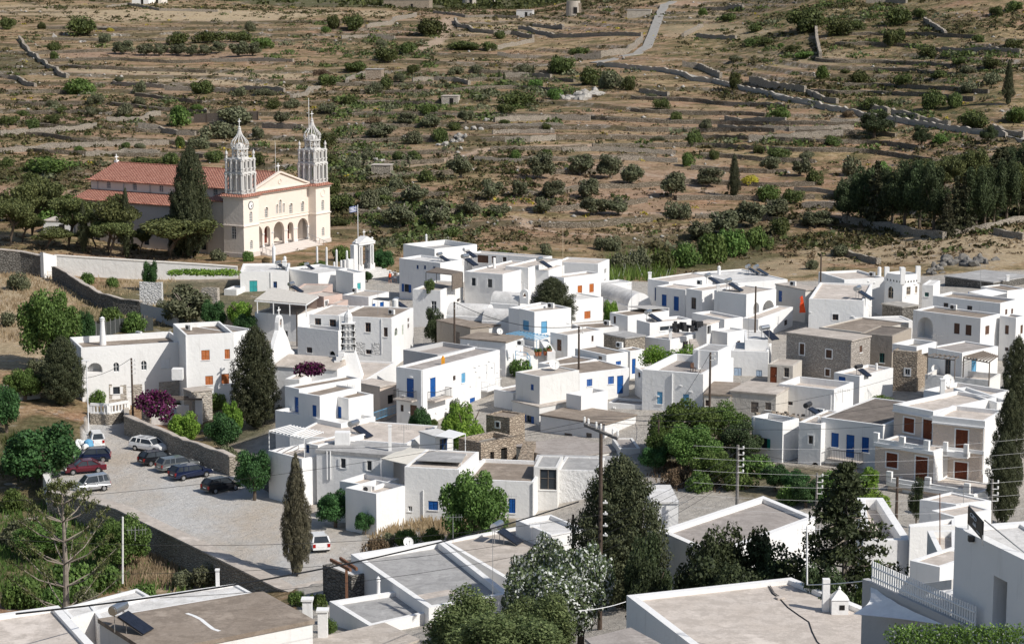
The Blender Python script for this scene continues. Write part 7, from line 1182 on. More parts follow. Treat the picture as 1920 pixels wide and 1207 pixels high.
for k,c,p,lb in(('A1','A',(1042,688),'air conditioner on the loggia house roof'),('A2','A',(1415,640),'air conditioner by the parapet corner of the orange shutter house'),('B4','B',(1460,700),'boxy air conditioner on the sash window house roof'),('B3','B',(1140,510),'dark faced air conditioner on the grey sided house'),('C13','C',(1310,665),'air conditioner on the blue pergola house'),('C15','C',(1780,810),'air conditioner at the end of the low brown roof'),('C16','G',(1300,140),'air conditioner on the dark brown roof with low blue window'),('D1','D',(860,290),'small air conditioner on the blue shutters house'),('E3l','E',(605,222),'air conditioner on the stone speckled house'),('E1','E',(1285,500),'air conditioner against the white upper storey'),('F3','F',(545,378),'rooftop air conditioner pair beside the bougainvillea'),('F3','F',(640,345),'air conditioner at the far edge of the broad flat roof'),('H5','H',(1540,685),'white air conditioner beside the roof rubble'),('D4','D',(1640,300),'fan unit on the cream house roof')):ac(roofpt(k,c,p),lb)
for c,p,D,lb in(('C',(1055,950),261.3,'air conditioner hung on the speckled white wall'),('K',(678,345),210.5,'air conditioner hung below the white balcony box')):ac(at(*cp(c,p),D),lb,-.2,-.3)
def dish(p,label,r=.5,h=.6):
 o=tag(empty('satellite_dish',p),label,'satellite dish','satellite dishes');m=MB(p);d=Vector((.35,-.85,.45)).normalized();x=d.cross(UZ).normalized();y=x.cross(d);c_=p+UZ*h
 R_=[(0,0),(r*.5,.05*r),(r*.85,.17*r),(r,.26*r)];V_2=[c_+(x*math.cos(t)+y*math.sin(t))*a+d*b for a,b in R_[1:]for t in np.linspace(0,6.283,17)[:-1]];m.add([c_]+V_2,[(0,1+k,1+(k+1)%16)for k in range(16)]+[(1+16*j+k,17+16*j+k,17+16*j+(k+1)%16,1+16*j+(k+1)%16)for j in range(2)for k in range(16)]);m.build('reflector','plastic',o,(0,0,0));m=MB(p);m.tube([p,c_-d*.05],.04,6);m.tube([c_-y*r*.9+d*.2*r,c_+d*r*.8],.025,5);m.box(c_+d*r*.85,(.1,.1,.1));m.build('arm','dullmetal',o,(0,0,0))
for k,c,p,lb,r_2 in(('G2','G',(770,320),'big satellite dish on the tall central block',.62),('C12','C',(880,885),'small satellite dish on the speckled house roof',.4),('I5','I',(1330,160),'satellite dish behind the tan house',.7),('E8t','E',(1130,1035),'satellite dish before the pergola house',.5),('K7','K',(905,672),'satellite dish at the grey roof parapet',.45)):dish(roofpt(k,c,p),lb,r_2,r_2*1.1)
def mast(c,x,yt,yb,D,label,yagi=True,r=.025,mat='dullmetal'):
 a,b=at(*cp(c,(x,yb)),D),at(*cp(c,(x,yt)),D);o=tag(empty('antenna_mast',a),label,'antenna','aerial masts on the roofs');m=MB(a);m.tube([a,b],r,6);m.build('mast',mat,o,(0,0,0))
 if yagi:
  m=MB(a);t=b-UZ*.2;m.bar(t-Vector((.6,0,0)),t+Vector((.8,.2,0)),.025);[m.bar(t+Vector((q,0,-.28)),t+Vector((q,0,.28)),.018)for q in(-.5,-.25,0,.25,.5,.7)];m.build('aerial',mat,o,(0,0,0))
mast('M',690,325,700,148.5,'tall rusty white lattice mast at lower left',False,.07,'plastic');mast('M',760,385,460,150,'upper aerial beside the lattice mast at lower left');mast('N',1688,480,840,120,'white mast with an aerial behind the large pale roof',True,.05,'trim');mast('O',1110,95,490,140,'rusty thin mast before the pink terrace',False,.035,'rust');mast('C',1410,-10,400,306,'very tall pale mast on the orange door house',False,.03,'palewood')
for c,x,yt,yb,D,lb in(('D',1268,560,860,263,'aerial mast on the tall white block, left one'),('D',1440,640,940,262,'aerial mast on the tall white block, right one'),('D',288,270,500,286,'thin aerial behind the corrugated roof'),('B',1340,435,690,276,'aerial on the sash window house'),('F',740,430,540,238,'aerial on the brown roof with the blue louvred door'),('F',1195,760,920,222,'aerial on the wide concrete roof'),('N',897,320,420,170,'aerial on the small roof before the gabled shed'),('H',1725,470,580,235,'aerial beside the walled roof terrace'),('E',1145,700,860,240,'aerial on the pergola house'),('E',1515,120,300,318,'aerial before the dark stone house'),('K',1465,375,520,207,'aerial beside the blue shuttered window'),('K',1155,490,640,180,'aerial at the grey roof far edge'),('I',1430,790,880,172,'aerial on the pinkish front roof'),('C',705,960,1180,262,'aerial on the balcony house end'),('K',1376,560,940,168,'tall white pole beside the grey solar tank')):mast(c,x,yt,yb,D,lb,yb-yt<260)
def pergola(pts,zs,n,mat,label,posts=True,w=.12,along=0,h=2.6,name='pergola',over=.5):
 a,b,c_,d=[Vector(p)for p in pts];o=tag(empty(name,a-UZ*h),label,name);O_=a-UZ*h;m=MB(O_)
 for k in range(n):t=k/(n-1);m.bar(a.lerp(b,t),d.lerp(c_,t),w,w*1.3)
 m.build('slat',mat,o,(0,0,0));m=MB(O_);m.bar(a-UZ*.12,b-UZ*.12,w,w*1.2);m.bar(d-UZ*.12,c_-UZ*.12,w,w*1.2);m.build('beam',mat,o,(0,0,0))
 for p in((a,b,c_,d)if posts==4 else(a,b)if posts else()):m=MB(O_);m.bar(p-UZ*h,p-UZ*.1,w*1.1);m.build('post',mat,o,(0,0,0))
def zpts(c,L,z):return[on_z(*cp(c,p),z)for p in L]
zp=at(*cp('C',(1190,925)),267).z;pergola(zpts('C',[(930,878),(1190,925),(1318,890),(1060,850)],zp),0,10,'skyblue','sky blue pergola on the flower pot terrace',True,.055)
zp=at(*cp('F',(390,870)),220).z;pergola(zpts('F',[(105,808),(390,870),(545,815),(285,760)],zp),0,11,'trim','white slatted pergola over the small terrace',True,.07,h=2.9)
zp=at(*cp('E',(1370,890)),238).z;pergola(zpts('E',[(1372,890),(1590,930),(1660,880),(1540,842)],zp),0,9,'greywood','dark wooden pergola right of the pale blue door',True,.1);pergola(zpts('E',[(1070,880),(1300,908),(1330,885),(1140,862)],zp),0,6,'greywood','dark metal pergola frame over the left terrace',True,.08)
zp=at(*cp('C',(380,385)),302).z;c3=zpts('C',[(262,362),(480,385),(570,362),(350,325)],zp);pg=tag(empty('roof_canopy',c3[0]),'dark flat canopy over the planted corner terrace','canopy');m=MB(c3[0]);m.add(c3+[p+UZ*.12 for p in c3],[(3,2,1,0),(4,5,6,7),(0,1,5,4),(1,2,6,5),(2,3,7,6),(3,0,4,7)]);m.build('canopy_roof','greywood',pg,(0,0,0));m=MB(c3[0]);[m.bar(p,p-UZ*2.2,.1)for p in c3];m.build('post','darkmetal',pg,(0,0,0));m=MB(c3[0]);m.add([c3[1],c3[2],c3[2]-UZ*2,c3[1]-UZ*2],[(0,1,2,3)]);m.build('side_screen','greywood',pg,(0,0,0))
P_('shrub',*cp('C',(300,0))[:1],None,cp('C',(0,385))[1],30,'potted shrub under the dark roof canopy','shrub',D=301,zb=HOUSE['C3']['zr']-.2)
zp=at(*cp('B',(715,605)),296).z;cc=[at(*cp('B',(265,568)),296),at(*cp('B',(715,604)),295),at(*cp('B',(822,548)),303)+UZ*.2,at(*cp('B',(415,490)),307)+UZ*.5];cn=tag(empty('corrugated_canopy',cc[0]),'large corrugated canopy on thin posts over a dark veranda','canopy');m=MB(cc[0]);N_=44
for k in range(N_):
 a,b,a2,b2=cc[0].lerp(cc[1],k/N_),cc[0].lerp(cc[1],(k+1)/N_),cc[3].lerp(cc[2],k/N_),cc[3].lerp(cc[2],(k+1)/N_);mid,mid2=(a+b)/2+UZ*.09,(a2+b2)/2+UZ*.09;m.add([a,mid,b,a2,mid2,b2],[(0,1,4,3),(1,2,5,4)])
m.build('corrugated_sheet','corrugated',cn,(0,0,0));m=MB(cc[0]);m.bar(cc[0]-UZ*.12,cc[1]-UZ*.12,.15);m.bar(cc[1]-UZ*.12,cc[2]-UZ*.12,.15);m.build('beam','trim',cn,(0,0,0))
for x in(290,430,572,714):q=cc[0].lerp(cc[1],(x-265)/450);m=MB(cc[0]);m.bar(q-UZ*.15,q-UZ*1.75,.12);m.build('post','trim',cn,(0,0,0))
m=MB(cc[0]);q0,q1=cc[3].lerp(cc[0],.12)-UZ*.3,cc[2].lerp(cc[1],.12)-UZ*.1;m.add([q0,q1,q1-UZ*3,q0-UZ*3],[(0,1,2,3)]);m.build('veranda_wall','pink',cn,(0,0,0))
def awning(pts,mat,label,posts=(),th=.06,name='awning',cat='awning',pm='trim',hp=2.6):
 o=tag(empty(name,pts[0]),label,cat);m=MB(pts[0]);k=len(pts);m.add(list(pts)+[p-UZ*th for p in pts],[tuple(range(k)),tuple(range(2*k-1,k-1,-1))]+[(i,k+i,k+(i+1)%k,(i+1)%k)for i in range(k)]);m.build('cloth' if name=='awning' else 'sheet',mat,o,(0,0,0))
 for q in posts:m=MB(pts[0]);m.bar(pts[q],pts[q]-UZ*hp,.08);m.build('post',pm,o,(0,0,0))
awning([at(*cp('F',(1010,1030)),215),at(*cp('F',(1230,1080)),213),at(*cp('F',(1400,962)),219)+UZ*.1,at(*cp('F',(1200,950)),221)+UZ*.1],'awning','beige awning sloping beside the gravel roof',(0,1));awning([at(*cp('F',(1290,1045)),212),at(*cp('F',(1660,1062)),211),at(*cp('F',(1700,990)),216),at(*cp('F',(1400,970)),218)],'rgrey','grey sheet roof right of the beige awning',(1,2));awning([at(*cp('F',(1445,848)),220.5),at(*cp('F',(1590,868)),218),at(*cp('F',(1692,828)),220),at(*cp('F',(1560,795)),224)],'canvas','white awning over the blue glazed door',(1,2));awning([at(*cp('E',(1415,345)),296),at(*cp('E',(1590,382)),294),at(*cp('E',(1735,352)),297),at(*cp('E',(1560,318)),301)],'canvas','pale grey awning behind the white upper storey',(0,1),pm='blue');awning([at(*cp('B',(1290,560)),292),at(*cp('B',(1440,575)),290),at(*cp('B',(1480,548)),294),at(*cp('B',(1340,545)),297)],'darkmetal','small dark awning in front of the blue doors',(0,1));awning([at(*cp('D',(255,465)),289),at(*cp('D',(420,490)),287),at(*cp('D',(600,478)),290),at(*cp('D',(440,455)),293)],'corrugated','small corrugated sheet roof beside the water heater',(0,2))
def balcony(key,face,c,x0,x1,yf,yr,label,out=1.0,mat='darkmetal',top=None):
 h_=HOUSE[key];A,B=(h_['l'],h_['n'])if face=='L' else(h_['n'],h_['r']);s0,z0,_=hit_wall(c,(x0,yf),A,B);s1,z1,_=hit_wall(c,(x1,yf),A,B);z=(z0+z1)/2;d=Vector((B.x-A.x,B.y-A.y,0)).normalized();n_=Vector((d.y,-d.x,0));W=lambda s,q,zz:Vector((A.x,A.y,0))+d*s+n_*q+UZ*zz
 s0,s1=sorted((s0,s1));o=h_['root'];b=MB(h_['o']);b.box(W((s0+s1)/2,out/2,z-.08),(s1-s0,out,.16),ax=(d,n_,UZ));pb=b.build('balcony','rpink' if mat!='trim' else 'trim',o,(0,0,0));r_=MB(h_['o']);cor=[(s0+.05,.05),(s0+.05,out-.05),(s1-.05,out-.05),(s1-.05,.05)]
 for(a,q),(e_,f)in zip(cor,cor[1:]):
  L=math.hypot(e_-a,f-q);k=max(3,int(L/.17));r_.bar(W(a,q,z+.95),W(e_,f,z+.95),.05)
  for i in range(k+1):t=i/k;r_.bar(W(a+(e_-a)*t,q+(f-q)*t,z),W(a+(e_-a)*t,q+(f-q)*t,z+.95),.025)
 r_.build('railing',mat,pb,(0,0,0))
balcony('F1','L','F',1150,1300,545,0,'');balcony('F1','R','F',1385,1530,540,0,'');balcony('F1','R','G',180,300,460,0,'',.9,'trim');balcony('H6','L','I',590,800,603,0,'',.9)
def vault(pa,pb,w,h,zspr,label,mat='rwhite',wallm='white',zb=0):
 a,b=Vector(pa),Vector(pb);d=(b-a);d.z=0;L=d.length;d.normalize();n=Vector((-d.y,d.x,0));a.z=b.z=0;o=Vector((a.x,a.y,zb));r=tag(empty('chapel',o),label,'chapel');m=MB(o);R=[(w/2*math.cos(t),zspr+h*math.sin(t))for t in np.linspace(0,math.pi,15)]
 m.add([a+n*x+UZ*z for x,z in R]+[b+n*x+UZ*z for x,z in R],[(k,k+1,16+k,15+k)for k in range(14)]);m.build('vault_roof',mat,r,(0,0,0),smooth=True);m=MB(o);e=.0
 m.add([a+n*x+UZ*z for x,z in R]+[a-n*w/2+UZ*zb,a+n*w/2+UZ*zb],[tuple(range(17))]);m.add([b+n*x+UZ*z for x,z in R]+[b-n*w/2+UZ*zb,b+n*w/2+UZ*zb],[tuple(range(17))])
 for s in(-1,1):q=n*s*(w/2+.12);m.add([a+q+UZ*zb,b+q+UZ*zb,b+q+UZ*(zspr+.1),a+q+UZ*(zspr+.1),a+q*.9+UZ*(zspr+.14),b+q*.9+UZ*(zspr+.14)],[(0,1,2,3),(3,2,5,4)])
 m.build('wall',wallm,r,(0,0,0));return r
z=6.6
for(x0,y0),(x1,y1),w,zs,lb,D in(((470,690),(800,720),3.4,8.4,'long low barrel vaulted chapel roof behind the derelict house',284),((775,735),(1010,742),3.2,8.2,'shorter barrel vault right of the long low one',281),((840,620),(1070,640),3.0,8.7,'raised barrel vault carrying a little bell arch',292)):
 a,b=at(*cp('C',(x0,y0)),D),at(*cp('C',(x1,y1)),D-1.5);vault(a,b,w,1.5,zs+.6,lb,zb=4.5)
vault(at(*cp('D',(60,350)),316),at(*cp('D',(355,370)),306),3.6,1.8,6.6,'white barrel vault with a rounded end wall behind the bright tree',zb=4.5)
def bellgable(p,w,h,e1,label,bell=True):
 o=Vector(p);e1=Vector(e1).normalized();e2=Vector((-e1.y,e1.x,0));r=tag(empty('bell_gable',o),label,'bell gable');m=MB(o);W=lambda s,q,z:o+e1*s+e2*q+UZ*z;out=arc(-w/2,w/2,0,h);hole=arc(-w*.24,w*.24,h*.38,h*.82)
 for q in(-.2,.2):m.tess([[W(s,q,z)for s,z in out],[W(s,q,z)for s,z in hole]])
 for l in(out,hole):k=len(l);m.add([W(s,-.2,z)for s,z in l]+[W(s,.2,z)for s,z in l],[(i,k+i,k+(i+1)%k,(i+1)%k)for i in range(k)])
 m.build('arch','white',r,(0,0,0));m=MB(o);m.lathe([(.02,.5*h),(w*.17,.5*h),(w*.1,.62*h),(.03,.72*h)],o,10);m.build('bell','rust',r,(0,0,0));m=MB(o);m.bar(W(0,0,h-.05),W(0,0,h+.75),.1);m.bar(W(-.22,0,h+.5),W(.22,0,h+.5),.1);m.build('cross','white',r,(0,0,0))
bellgable(at(*cp('C',(1090,622)),289),1.15,1.9,(.75,-.3,0),'small white bell arch on the raised barrel vault')
f0=at(*cp('B',(232,1195)),262);fo=Vector((f0.x,f0.y,0));e1=Vector((.86,-.5,0));e1=Vector((.62,.79,0));cg=tag(empty('chapel',fo),'white chapel with a curved gable front and a long grey roof','chapel');e2=Vector((-e1.y,e1.x,0));FW_=lambda s,q,z:fo+e1*s+e2*q+UZ*z
c0=at(*cp('B',(430,1135)),257);c1=at(*cp('B',(985,1170)),254.5);zc=c0.z;c1=on_z(*cp('B',(985,1170)),zc);d=(c1-c0).normalized();n_=Vector((-d.y,d.x,0));wd_=6.6;rz=at(*cp('B',(520,1030)),260.5).z
m=MB(fo);A_,B_,C_,D_=c0,c1,c1+n_*wd_,c0+n_*wd_;ra,rb=c0+n_*wd_*.5+d*.5,c1+n_*wd_*.5-d*.2;ra.z=rb.z=rz
m.add([A_-n_*.15-UZ*.1,B_-n_*.15-UZ*.1,rb,ra],[(0,1,2,3)]);m.add([D_,C_,rb,ra],[(0,1,2,3)]);m.add([A_,D_,ra],[(0,1,2)]);m.add([B_,C_,rb],[(0,1,2)]);m.build('roof','rbeige',cg,(0,0,0));m=MB(fo)
for p,q in((A_,B_),(B_,C_),(C_,D_),(D_,A_)):m.add([p-UZ*7,q-UZ*7,q,p],[(0,1,2,3)])
m.build('wall','white',cg,(0,0,0));m=MB(fo);g0=c0-d*.35-n_*.4;gl=[(-.2,-7),(7.2,-7),(7.2,.4),(6.3,.9),(5.6,2.1),(4.6,3.3),(4.2,3.7),(4.15,4.6),(3.9,5.2),(3.5,5.45),(3.1,5.2),(2.85,4.6),(2.8,3.7),(2.4,3.3),(1.4,2.1),(.7,.9),(-.2,.4)];hl=arc(3.15,3.85,3.9,5.0)
GP=lambda s,q,z:g0+n_*s-d*q+UZ*z
for q in(0,.5):m.tess([[GP(s,q,z)for s,z in gl],[GP(s,q,z)for s,z in hl]])
for l in(gl,hl):k=len(l);m.add([GP(s,0,z)for s,z in l]+[GP(s,.5,z)for s,z in l],[(i,k+i,k+(i+1)%k,(i+1)%k)for i in range(k)])
m.build('gable','white',cg,(0,0,0));m=MB(fo);m.bar(GP(3.5,.25,5.4),GP(3.5,.25,6.4),.12);m.bar(GP(3.1,.25,6.0),GP(3.9,.25,6.0),.12);m.build('cross','white',cg,(0,0,0));m=MB(fo);m.lathe([(.02,-.3),(.22,-.3),(.15,-.05),(.03,.15)],GP(3.5,.25,4.6),9);m.build('bell','rust',cg,(0,0,0))
bt=at(*cp('B',(1085,1000)),258);bo2=tag(empty('bell_tower',bt),'small fretted white bell tower on a stepped pyramid base','bell tower');m=MB(bt);q=bt
m.add([q+Vector(v)for v in((-2.3,-1.3,-3.4),(1.7,-1.3,-3.4),(1.7,1.7,-3.4),(-2.3,1.7,-3.4),(-.75,-.65,0),(.75,-.65,0),(.75,.65,0),(-.75,.65,0))],[(0,1,5,4),(1,2,6,5),(2,3,7,6),(3,0,4,7),(4,5,6,7)])
for k in range(7):m.box(q+Vector((-2.2+.24*k,-.9,-3.1+.46*k)),(.7,1.2,.46))
m.build('base','white',bo2,(0,0,0));m=MB(bt)
for k in range(4):
 z=.78*k;w=.72-.03*k;m.box(q+UZ*(z+.04),(2*w+.24,2*w+.24,.1))
 for x in(-1,-.33,.33,1):
  for y in(-1,1):m.bar(q+Vector((x*w,y*w,z)),q+Vector((x*w,y*w,z+.74)),.12);m.bar(q+Vector((y*w,x*w,z)),q+Vector((y*w,x*w,z+.74)),.12);m.box(q+Vector((x*w,y*w,z+.62)),(.3,.3,.1));m.box(q+Vector((y*w,x*w,z+.62)),(.3,.3,.1))
m.box(q+UZ*3.16,(1.6,1.6,.12));m.box(q+UZ*1.5,(1.12,1.12,3.0));m.build('fretwork','marble',bo2,(0,0,0));m=MB(bt);m.lathe([(.5,3.2),(.5,3.9),(.42,4.2),(.2,4.45),(.12,4.7),(.02,4.8)],q,8);m.build('cap','marble',bo2,(0,0,0));m=MB(bt);m.bar(q+UZ*4.75,q+UZ*5.3,.1);m.bar(q+Vector((-.2,0,5.1)),q+Vector((.2,0,5.1)),.1);m.build('cross','marble',bo2,(0,0,0))  # solid core box added inside the fretwork to lighten its dark gaps
def stairs(c,p0,p1,D0,D1,n,w,mat,label,dz=None,name='outdoor_stairs'):
 a,b=at(*cp(c,p0),D0),at(*cp(c,p1),D1);o=a.copy();d=Vector((b.x-a.x,b.y-a.y,0));d.normalize();s=Vector((-d.y,d.x,0));m=MB(o)
 for k in range(n):q=a.lerp(b,k/(n-1));m.box(Vector((q.x,q.y,q.z-.7)),(max(.35,(b-a).length/n*1.1),w,1.4),ax=(d,s,UZ))
 return tag(m.build(name,mat,None,o),label,'stairs')
stairs('G',(520,1070),(570,900),219,227,8,1.3,'ruin','rough stone steps climbing beside the roofless rubble house',name='stone_steps');stairs('C',(1310,1020),(1250,925),265.5,270,8,1.0,'white','white outdoor stairs rising behind the blue pergola post');stairs('D',(825,800),(800,745),269,273,5,.9,'rpink','short pale steps beside the rooftop terrace')
for i_,(x,y)in enumerate(((1042,1050),(1190,1060),(1215,1058),(1262,1055),(1300,1048),(1290,1030))):
 p=at(*cp('C',(x,y)),265.5);m=MB(p);m.lathe([(.16,0),(.27,.45),(.3,.5),(.24,.5)],p,10);po=tag(m.build('flower_pot','terracotta',None,p),['leftmost terracotta pot by the blue railing','terracotta pot at the foot of the blue post','terracotta pot just right of the blue post','terracotta pot midway on the white terrace','rightmost terracotta pot at the stair foot','raised terracotta pot above the rightmost one'][i_],'flower pot','terracotta pots on the blue pergola terrace');f=leaves([(0,0,.65)],np.array([.3]),60,.14,i_);link('plant',mesh_np('pot_plant',f,quads(f),M['lf_green']),po)
def person(p,yaw,top,bottom,label,pack=False):
 o=tag(empty('person',p,yaw),label,'person');me=bpy.data.meshes.new('body');J=[((0,0,.95),.15),((0,0,1.15),.14),((0,0,1.38),.16),((0,0,1.5),.06),((0,0,1.6),.085),((0,.02,1.7),.10),((.19,0,1.38),.06),((.24,.02,1.12),.045),((.25,.12,.9),.035),((-.19,0,1.38),.06),((-.24,.02,1.12),.045),((-.25,.10,.9),.035),((.1,.05,.9),.10),((.11,.12,.5),.075),((.11,.08,.08),.045),((.11,.22,.04),.04),((-.1,-.05,.9),.10),((-.11,-.06,.5),.075),((-.11,-.18,.08),.045),((-.11,-.05,.04),.04)]
 E=[(0,1),(1,2),(2,3),(3,4),(4,5),(2,6),(6,7),(7,8),(2,9),(9,10),(10,11),(0,12),(12,13),(13,14),(14,15),(0,16),(16,17),(17,18),(18,19)];me.from_pydata([j[0]for j in J],E,[]);me.materials.append(M['skin']);b=link('body',me,o);s=b.modifiers.new('skin','SKIN')
 for v,(_,r)in zip(me.skin_vertices[0].data if me.skin_vertices else[],J):v.radius=(r,r)
 b.modifiers.new('sub','SUBSURF').levels=1
 m=MB();m.lathe([(.20,.92),(.19,1.1),(.21,1.35),(.13,1.47)],n=10);m.build('shirt',top,o);m=MB();m.lathe([(.19,.98),(.21,.8),(.22,.62)],n=10);m.build('shorts',bottom,o);m=MB();m.lathe([(.10,1.66),(.12,1.74),(.10,1.82),(.03,1.86)],n=9);m.build('hair','darkmetal',o)
 if pack:m=MB();m.box((0,-.25,1.22),(.3,.2,.45));m.build('backpack','darkred',o)
ORD=['first','second','third','fourth','fifth','sixth','seventh','eighth','ninth','tenth','eleventh','twelfth','thirteenth','fourteenth','fifteenth','sixteenth','seventeenth','eighteenth','nineteenth','twentieth','twenty first','twenty second','twenty third','twenty fourth','twenty fifth','twenty sixth','twenty seventh','twenty eighth','twenty ninth','thirtieth']
pp=on_z(*cp('B',(1447,312)),gz(at(732,510,341).x,341));pp=Vector((at(731,510,341).x,341,0));pp.z=gz(pp.x,pp.y)
person(pp,2.6,'redcloth','darkmetal','person in a red top walking up beside the white gate wall',True);pq=pp+Vector((.75,.9,0));pq.z=gz(pq.x,pq.y);person(pq,2.4,'palewood','canvas','person in pale clothes walking next to the one in red')
h=HOUSE['E3']
for i_,(c,hh)in enumerate(((h['n'],1.0),(h['l'],.75),(h['r'],1.0),(h['f'],.5))):
 ctr=(h['l']+h['r'])/2;q=c+(ctr-c).normalized()*.22;m=MB(h['o']);m.box(Vector((q.x,q.y,h['z']-.6+hh/2)),(.62,.62,hh+1.2));m.build('corner_post','white',h['root'],(0,0,0))
for face,A,B in(('L',h['l'],h['n']),('R',h['n'],h['r'])):
 d=(B-A).normalized();nn=Vector((d.y,-d.x,0));L=(B-A).length;m=MB(h['o'])
 for k in range(5):s=.5+(L-1.0)*k/4;m.add([A+d*(s-.16)+nn*.012-UZ*1.05,A+d*(s+.16)+nn*.012-UZ*1.05,A+d*s+nn*.012-UZ*.72],[(0,1,2)])
 m.build('vent','void',h['root'],(0,0,0))
def band(key,face,z,t,out,mat='trim',nm='cornice'):
 h=HOUSE[key];A,B=(h['l'],h['n'])if face=='L' else(h['n'],h['r']);d=Vector((B.x-A.x,B.y-A.y,0));L=d.length;d.normalize();n=Vector((d.y,-d.x,0));c=(A+B)/2+n*out/2;m=MB(h['o']);m.box(Vector((c.x,c.y,z)),(L+.1,out,t),ax=(d,n,UZ));return m.build(nm,mat,h['root'],(0,0,0))
for k in('I1','I2'):band(k,'L',HOUSE[k]['z']-.3,.6,.12);band(k,'L',HOUSE[k]['z']-.66,.14,.25)
band('I3','L',HOUSE['I3']['z']-.15,.35,.25);band('I1','L',HOUSE['I3']['z']-.2,.35,.2);band('I4','L',HOUSE['I4']['z']-.15,.4,.25)
def balus(key,face,c,pts,h_,label):
 H_=HOUSE[key];z=H_['z'];A,B=(H_['l'],H_['n']);d=(B-A).normalized();n=Vector((d.y,-d.x,0));m=MB(H_['o']);S=[hit_wall(c,(x,0),A,B)[0]for x in pts];m.box((A+d*(S[0]+S[-1])/2)+n*.0+UZ*.2,(abs(S[-1]-S[0]),.22,.4),ax=(d,n,UZ))
 for s in S:m.box(A+d*s+UZ*h_/2,(.55,.32,h_),ax=(d,n,UZ))
 m.build('balustrade','white',H_['root'],(0,0,0))
balus('I3','L','I',(895,1060,1215),.95,'');balus('I4','L','I',(985,1230,1480),1.0,'')
h=HOUSE['I1'];A,B=h['l'],h['n'];s0=hit_wall('I',(1320,560),A,B)[0];s1=hit_wall('I',(1475,590),A,B)[0];d=(B-A).normalized();n=Vector((d.y,-d.x,0));zb_=hit_wall('I',(1400,572),A,B)[1];m=MB(h['o']);m.box(Vector((0,0,zb_+.1))+Vector((A.x,A.y,0))+d*(s0+s1)/2+n*.5,(s1-s0,1.0,.5),ax=(d,n,UZ))
for s in(s0+.2,s1-.2):m.box(Vector((A.x,A.y,zb_+.6))+d*s+n*.8,(.4,.4,1.2),ax=(d,n,UZ))
m.build('balcony','white',h['root'],(0,0,0))
def clad(key,c,x0,y0,x1,y1,mat,face='R',q=.03,nm='stone_cladding',holes=()):
 h=HOUSE[key];A,B=(h['l'],h['n'])if face=='L' else(h['n'],h['r']);d=Vector((B.x-A.x,B.y-A.y,0)).normalized();n=Vector((d.y,-d.x,0));s0=hit_wall(c,(x0,y1),A,B)[0];s1=hit_wall(c,(x1,y1),A,B)[0];zt=hit_wall(c,((x0+x1)/2,y0),A,B)[1];W=lambda s,z:Vector((A.x,A.y,z))+d*s+n*q;zb=hit_wall(c,((x0+x1)/2,y1),A,B)[1];m=MB(h['o'])
 m.tess([[W(s0,zb),W(s1,zb),W(s1,zt),W(s0,zt)]]);m.build(nm,mat,h['root'],(0,0,0))
clad('A1','A',1195,1018,1352,1195,'stonepale');clad('A1','A',1000,1040,1070,1195,'stonepale');clad('A1','A',820,1150,960,1240,'stonepale');clad('A1','A',820,1040,842,1150,'stonepale');clad('A1','A',905,1045,950,1150,'stonepale');clad('B4','B',1120,935,1230,1040,'stonewhite','L');clad('B4','B',1290,940,1360,1040,'stonewhite','L')
h=HOUSE['A2'];bx=h['n']+Vector((-1.0,-.35,-4.6));m=MB(h['o']);m.box(bx,(1.3,1.3,1.3));m.build('balcony','white',h['root'],(0,0,0))
def pipe(key,c,x,y0,y1,face='L',r=.07,mat='trim'):
 h=HOUSE[key];A,B=(h['l'],h['n'])if face=='L' else(h['n'],h['r']);d=Vector((B.x-A.x,B.y-A.y,0)).normalized();n=Vector((d.y,-d.x,0));s,z0,_=hit_wall(c,(x,y0),A,B);_,z1,_=hit_wall(c,(x,y1),A,B);m=MB(h['o']);p=Vector((A.x,A.y,0))+d*s+n*(r+.02);m.tube([p+UZ*z0,p+UZ*z1],r,6);m.build('downpipe',mat,h['root'],(0,0,0))
for a in(('A2','A',1392,690,1190,'R',.09),('B4','B',1005,710,1030),('B4','B',1372,730,1035,'L',.04),('F5','F',575,970,1200),('F5','F',602,970,1200),('F1','F',1330,320,610,'R',.07),('D10','H',350,345,650,'L',.08),('H4','H',1250,450,600),('H4','H',1632,520,640),('K1','K',990,350,570,'L',.06),('K4','K',1600,310,530),('I1','I',1560,370,700,'L',.05),('D10u','H',562,155,330,'L',.08),('H5','H',1010,700,1000,'L',.04),('B1','B',405,325,480,'R',.06)):pipe(*a)
def text_mesh(txt,size,M4,mat,name,parent,org,ext=.01):
 cu=bpy.data.curves.new(name,'FONT');cu.body=txt;cu.size=size;cu.extrude=ext;cu.align_x='CENTER';t=bpy.data.objects.new(name,cu);COL.objects.link(t);dg=bpy.context.evaluated_depsgraph_get();me=bpy.data.meshes.new_from_object(t.evaluated_get(dg));bpy.data.objects.remove(t);me.transform(M4);me.materials.clear();me.materials.append(M[mat]);return link(name,me,parent)
S0,S1=at(*cp('O',(1320,285)),100.5),at(*cp('O',(1428,330)),97.6);zb_=HOUSE['O5']['z'];so_=Vector((S0.x,S0.y,zb_));sg=tag(empty('shop_sign',so_),'square black sign with white lettering standing on the cafe roof','sign');d=Vector((S1.x-S0.x,S1.y-S0.y,0));L=d.length;d.normalize();n=Vector((d.y,-d.x,0));zt0=at(*cp('O',(1330,190)),100.5).z;zt1=zt0;z0=at(*cp('O',(1320,315)),100.5).z
m=MB(so_);c=(S0+S1)/2;m.box(Vector((c.x,c.y,(zt0+z0)/2)),(L,.08,zt0-z0),ax=(d,n,UZ));m.build('board','black',sg,(0,0,0));m=MB(so_)
for s in(S0,S1):m.bar(Vector((s.x,s.y,zb_)),Vector((s.x,s.y,z0+.2)),.06)
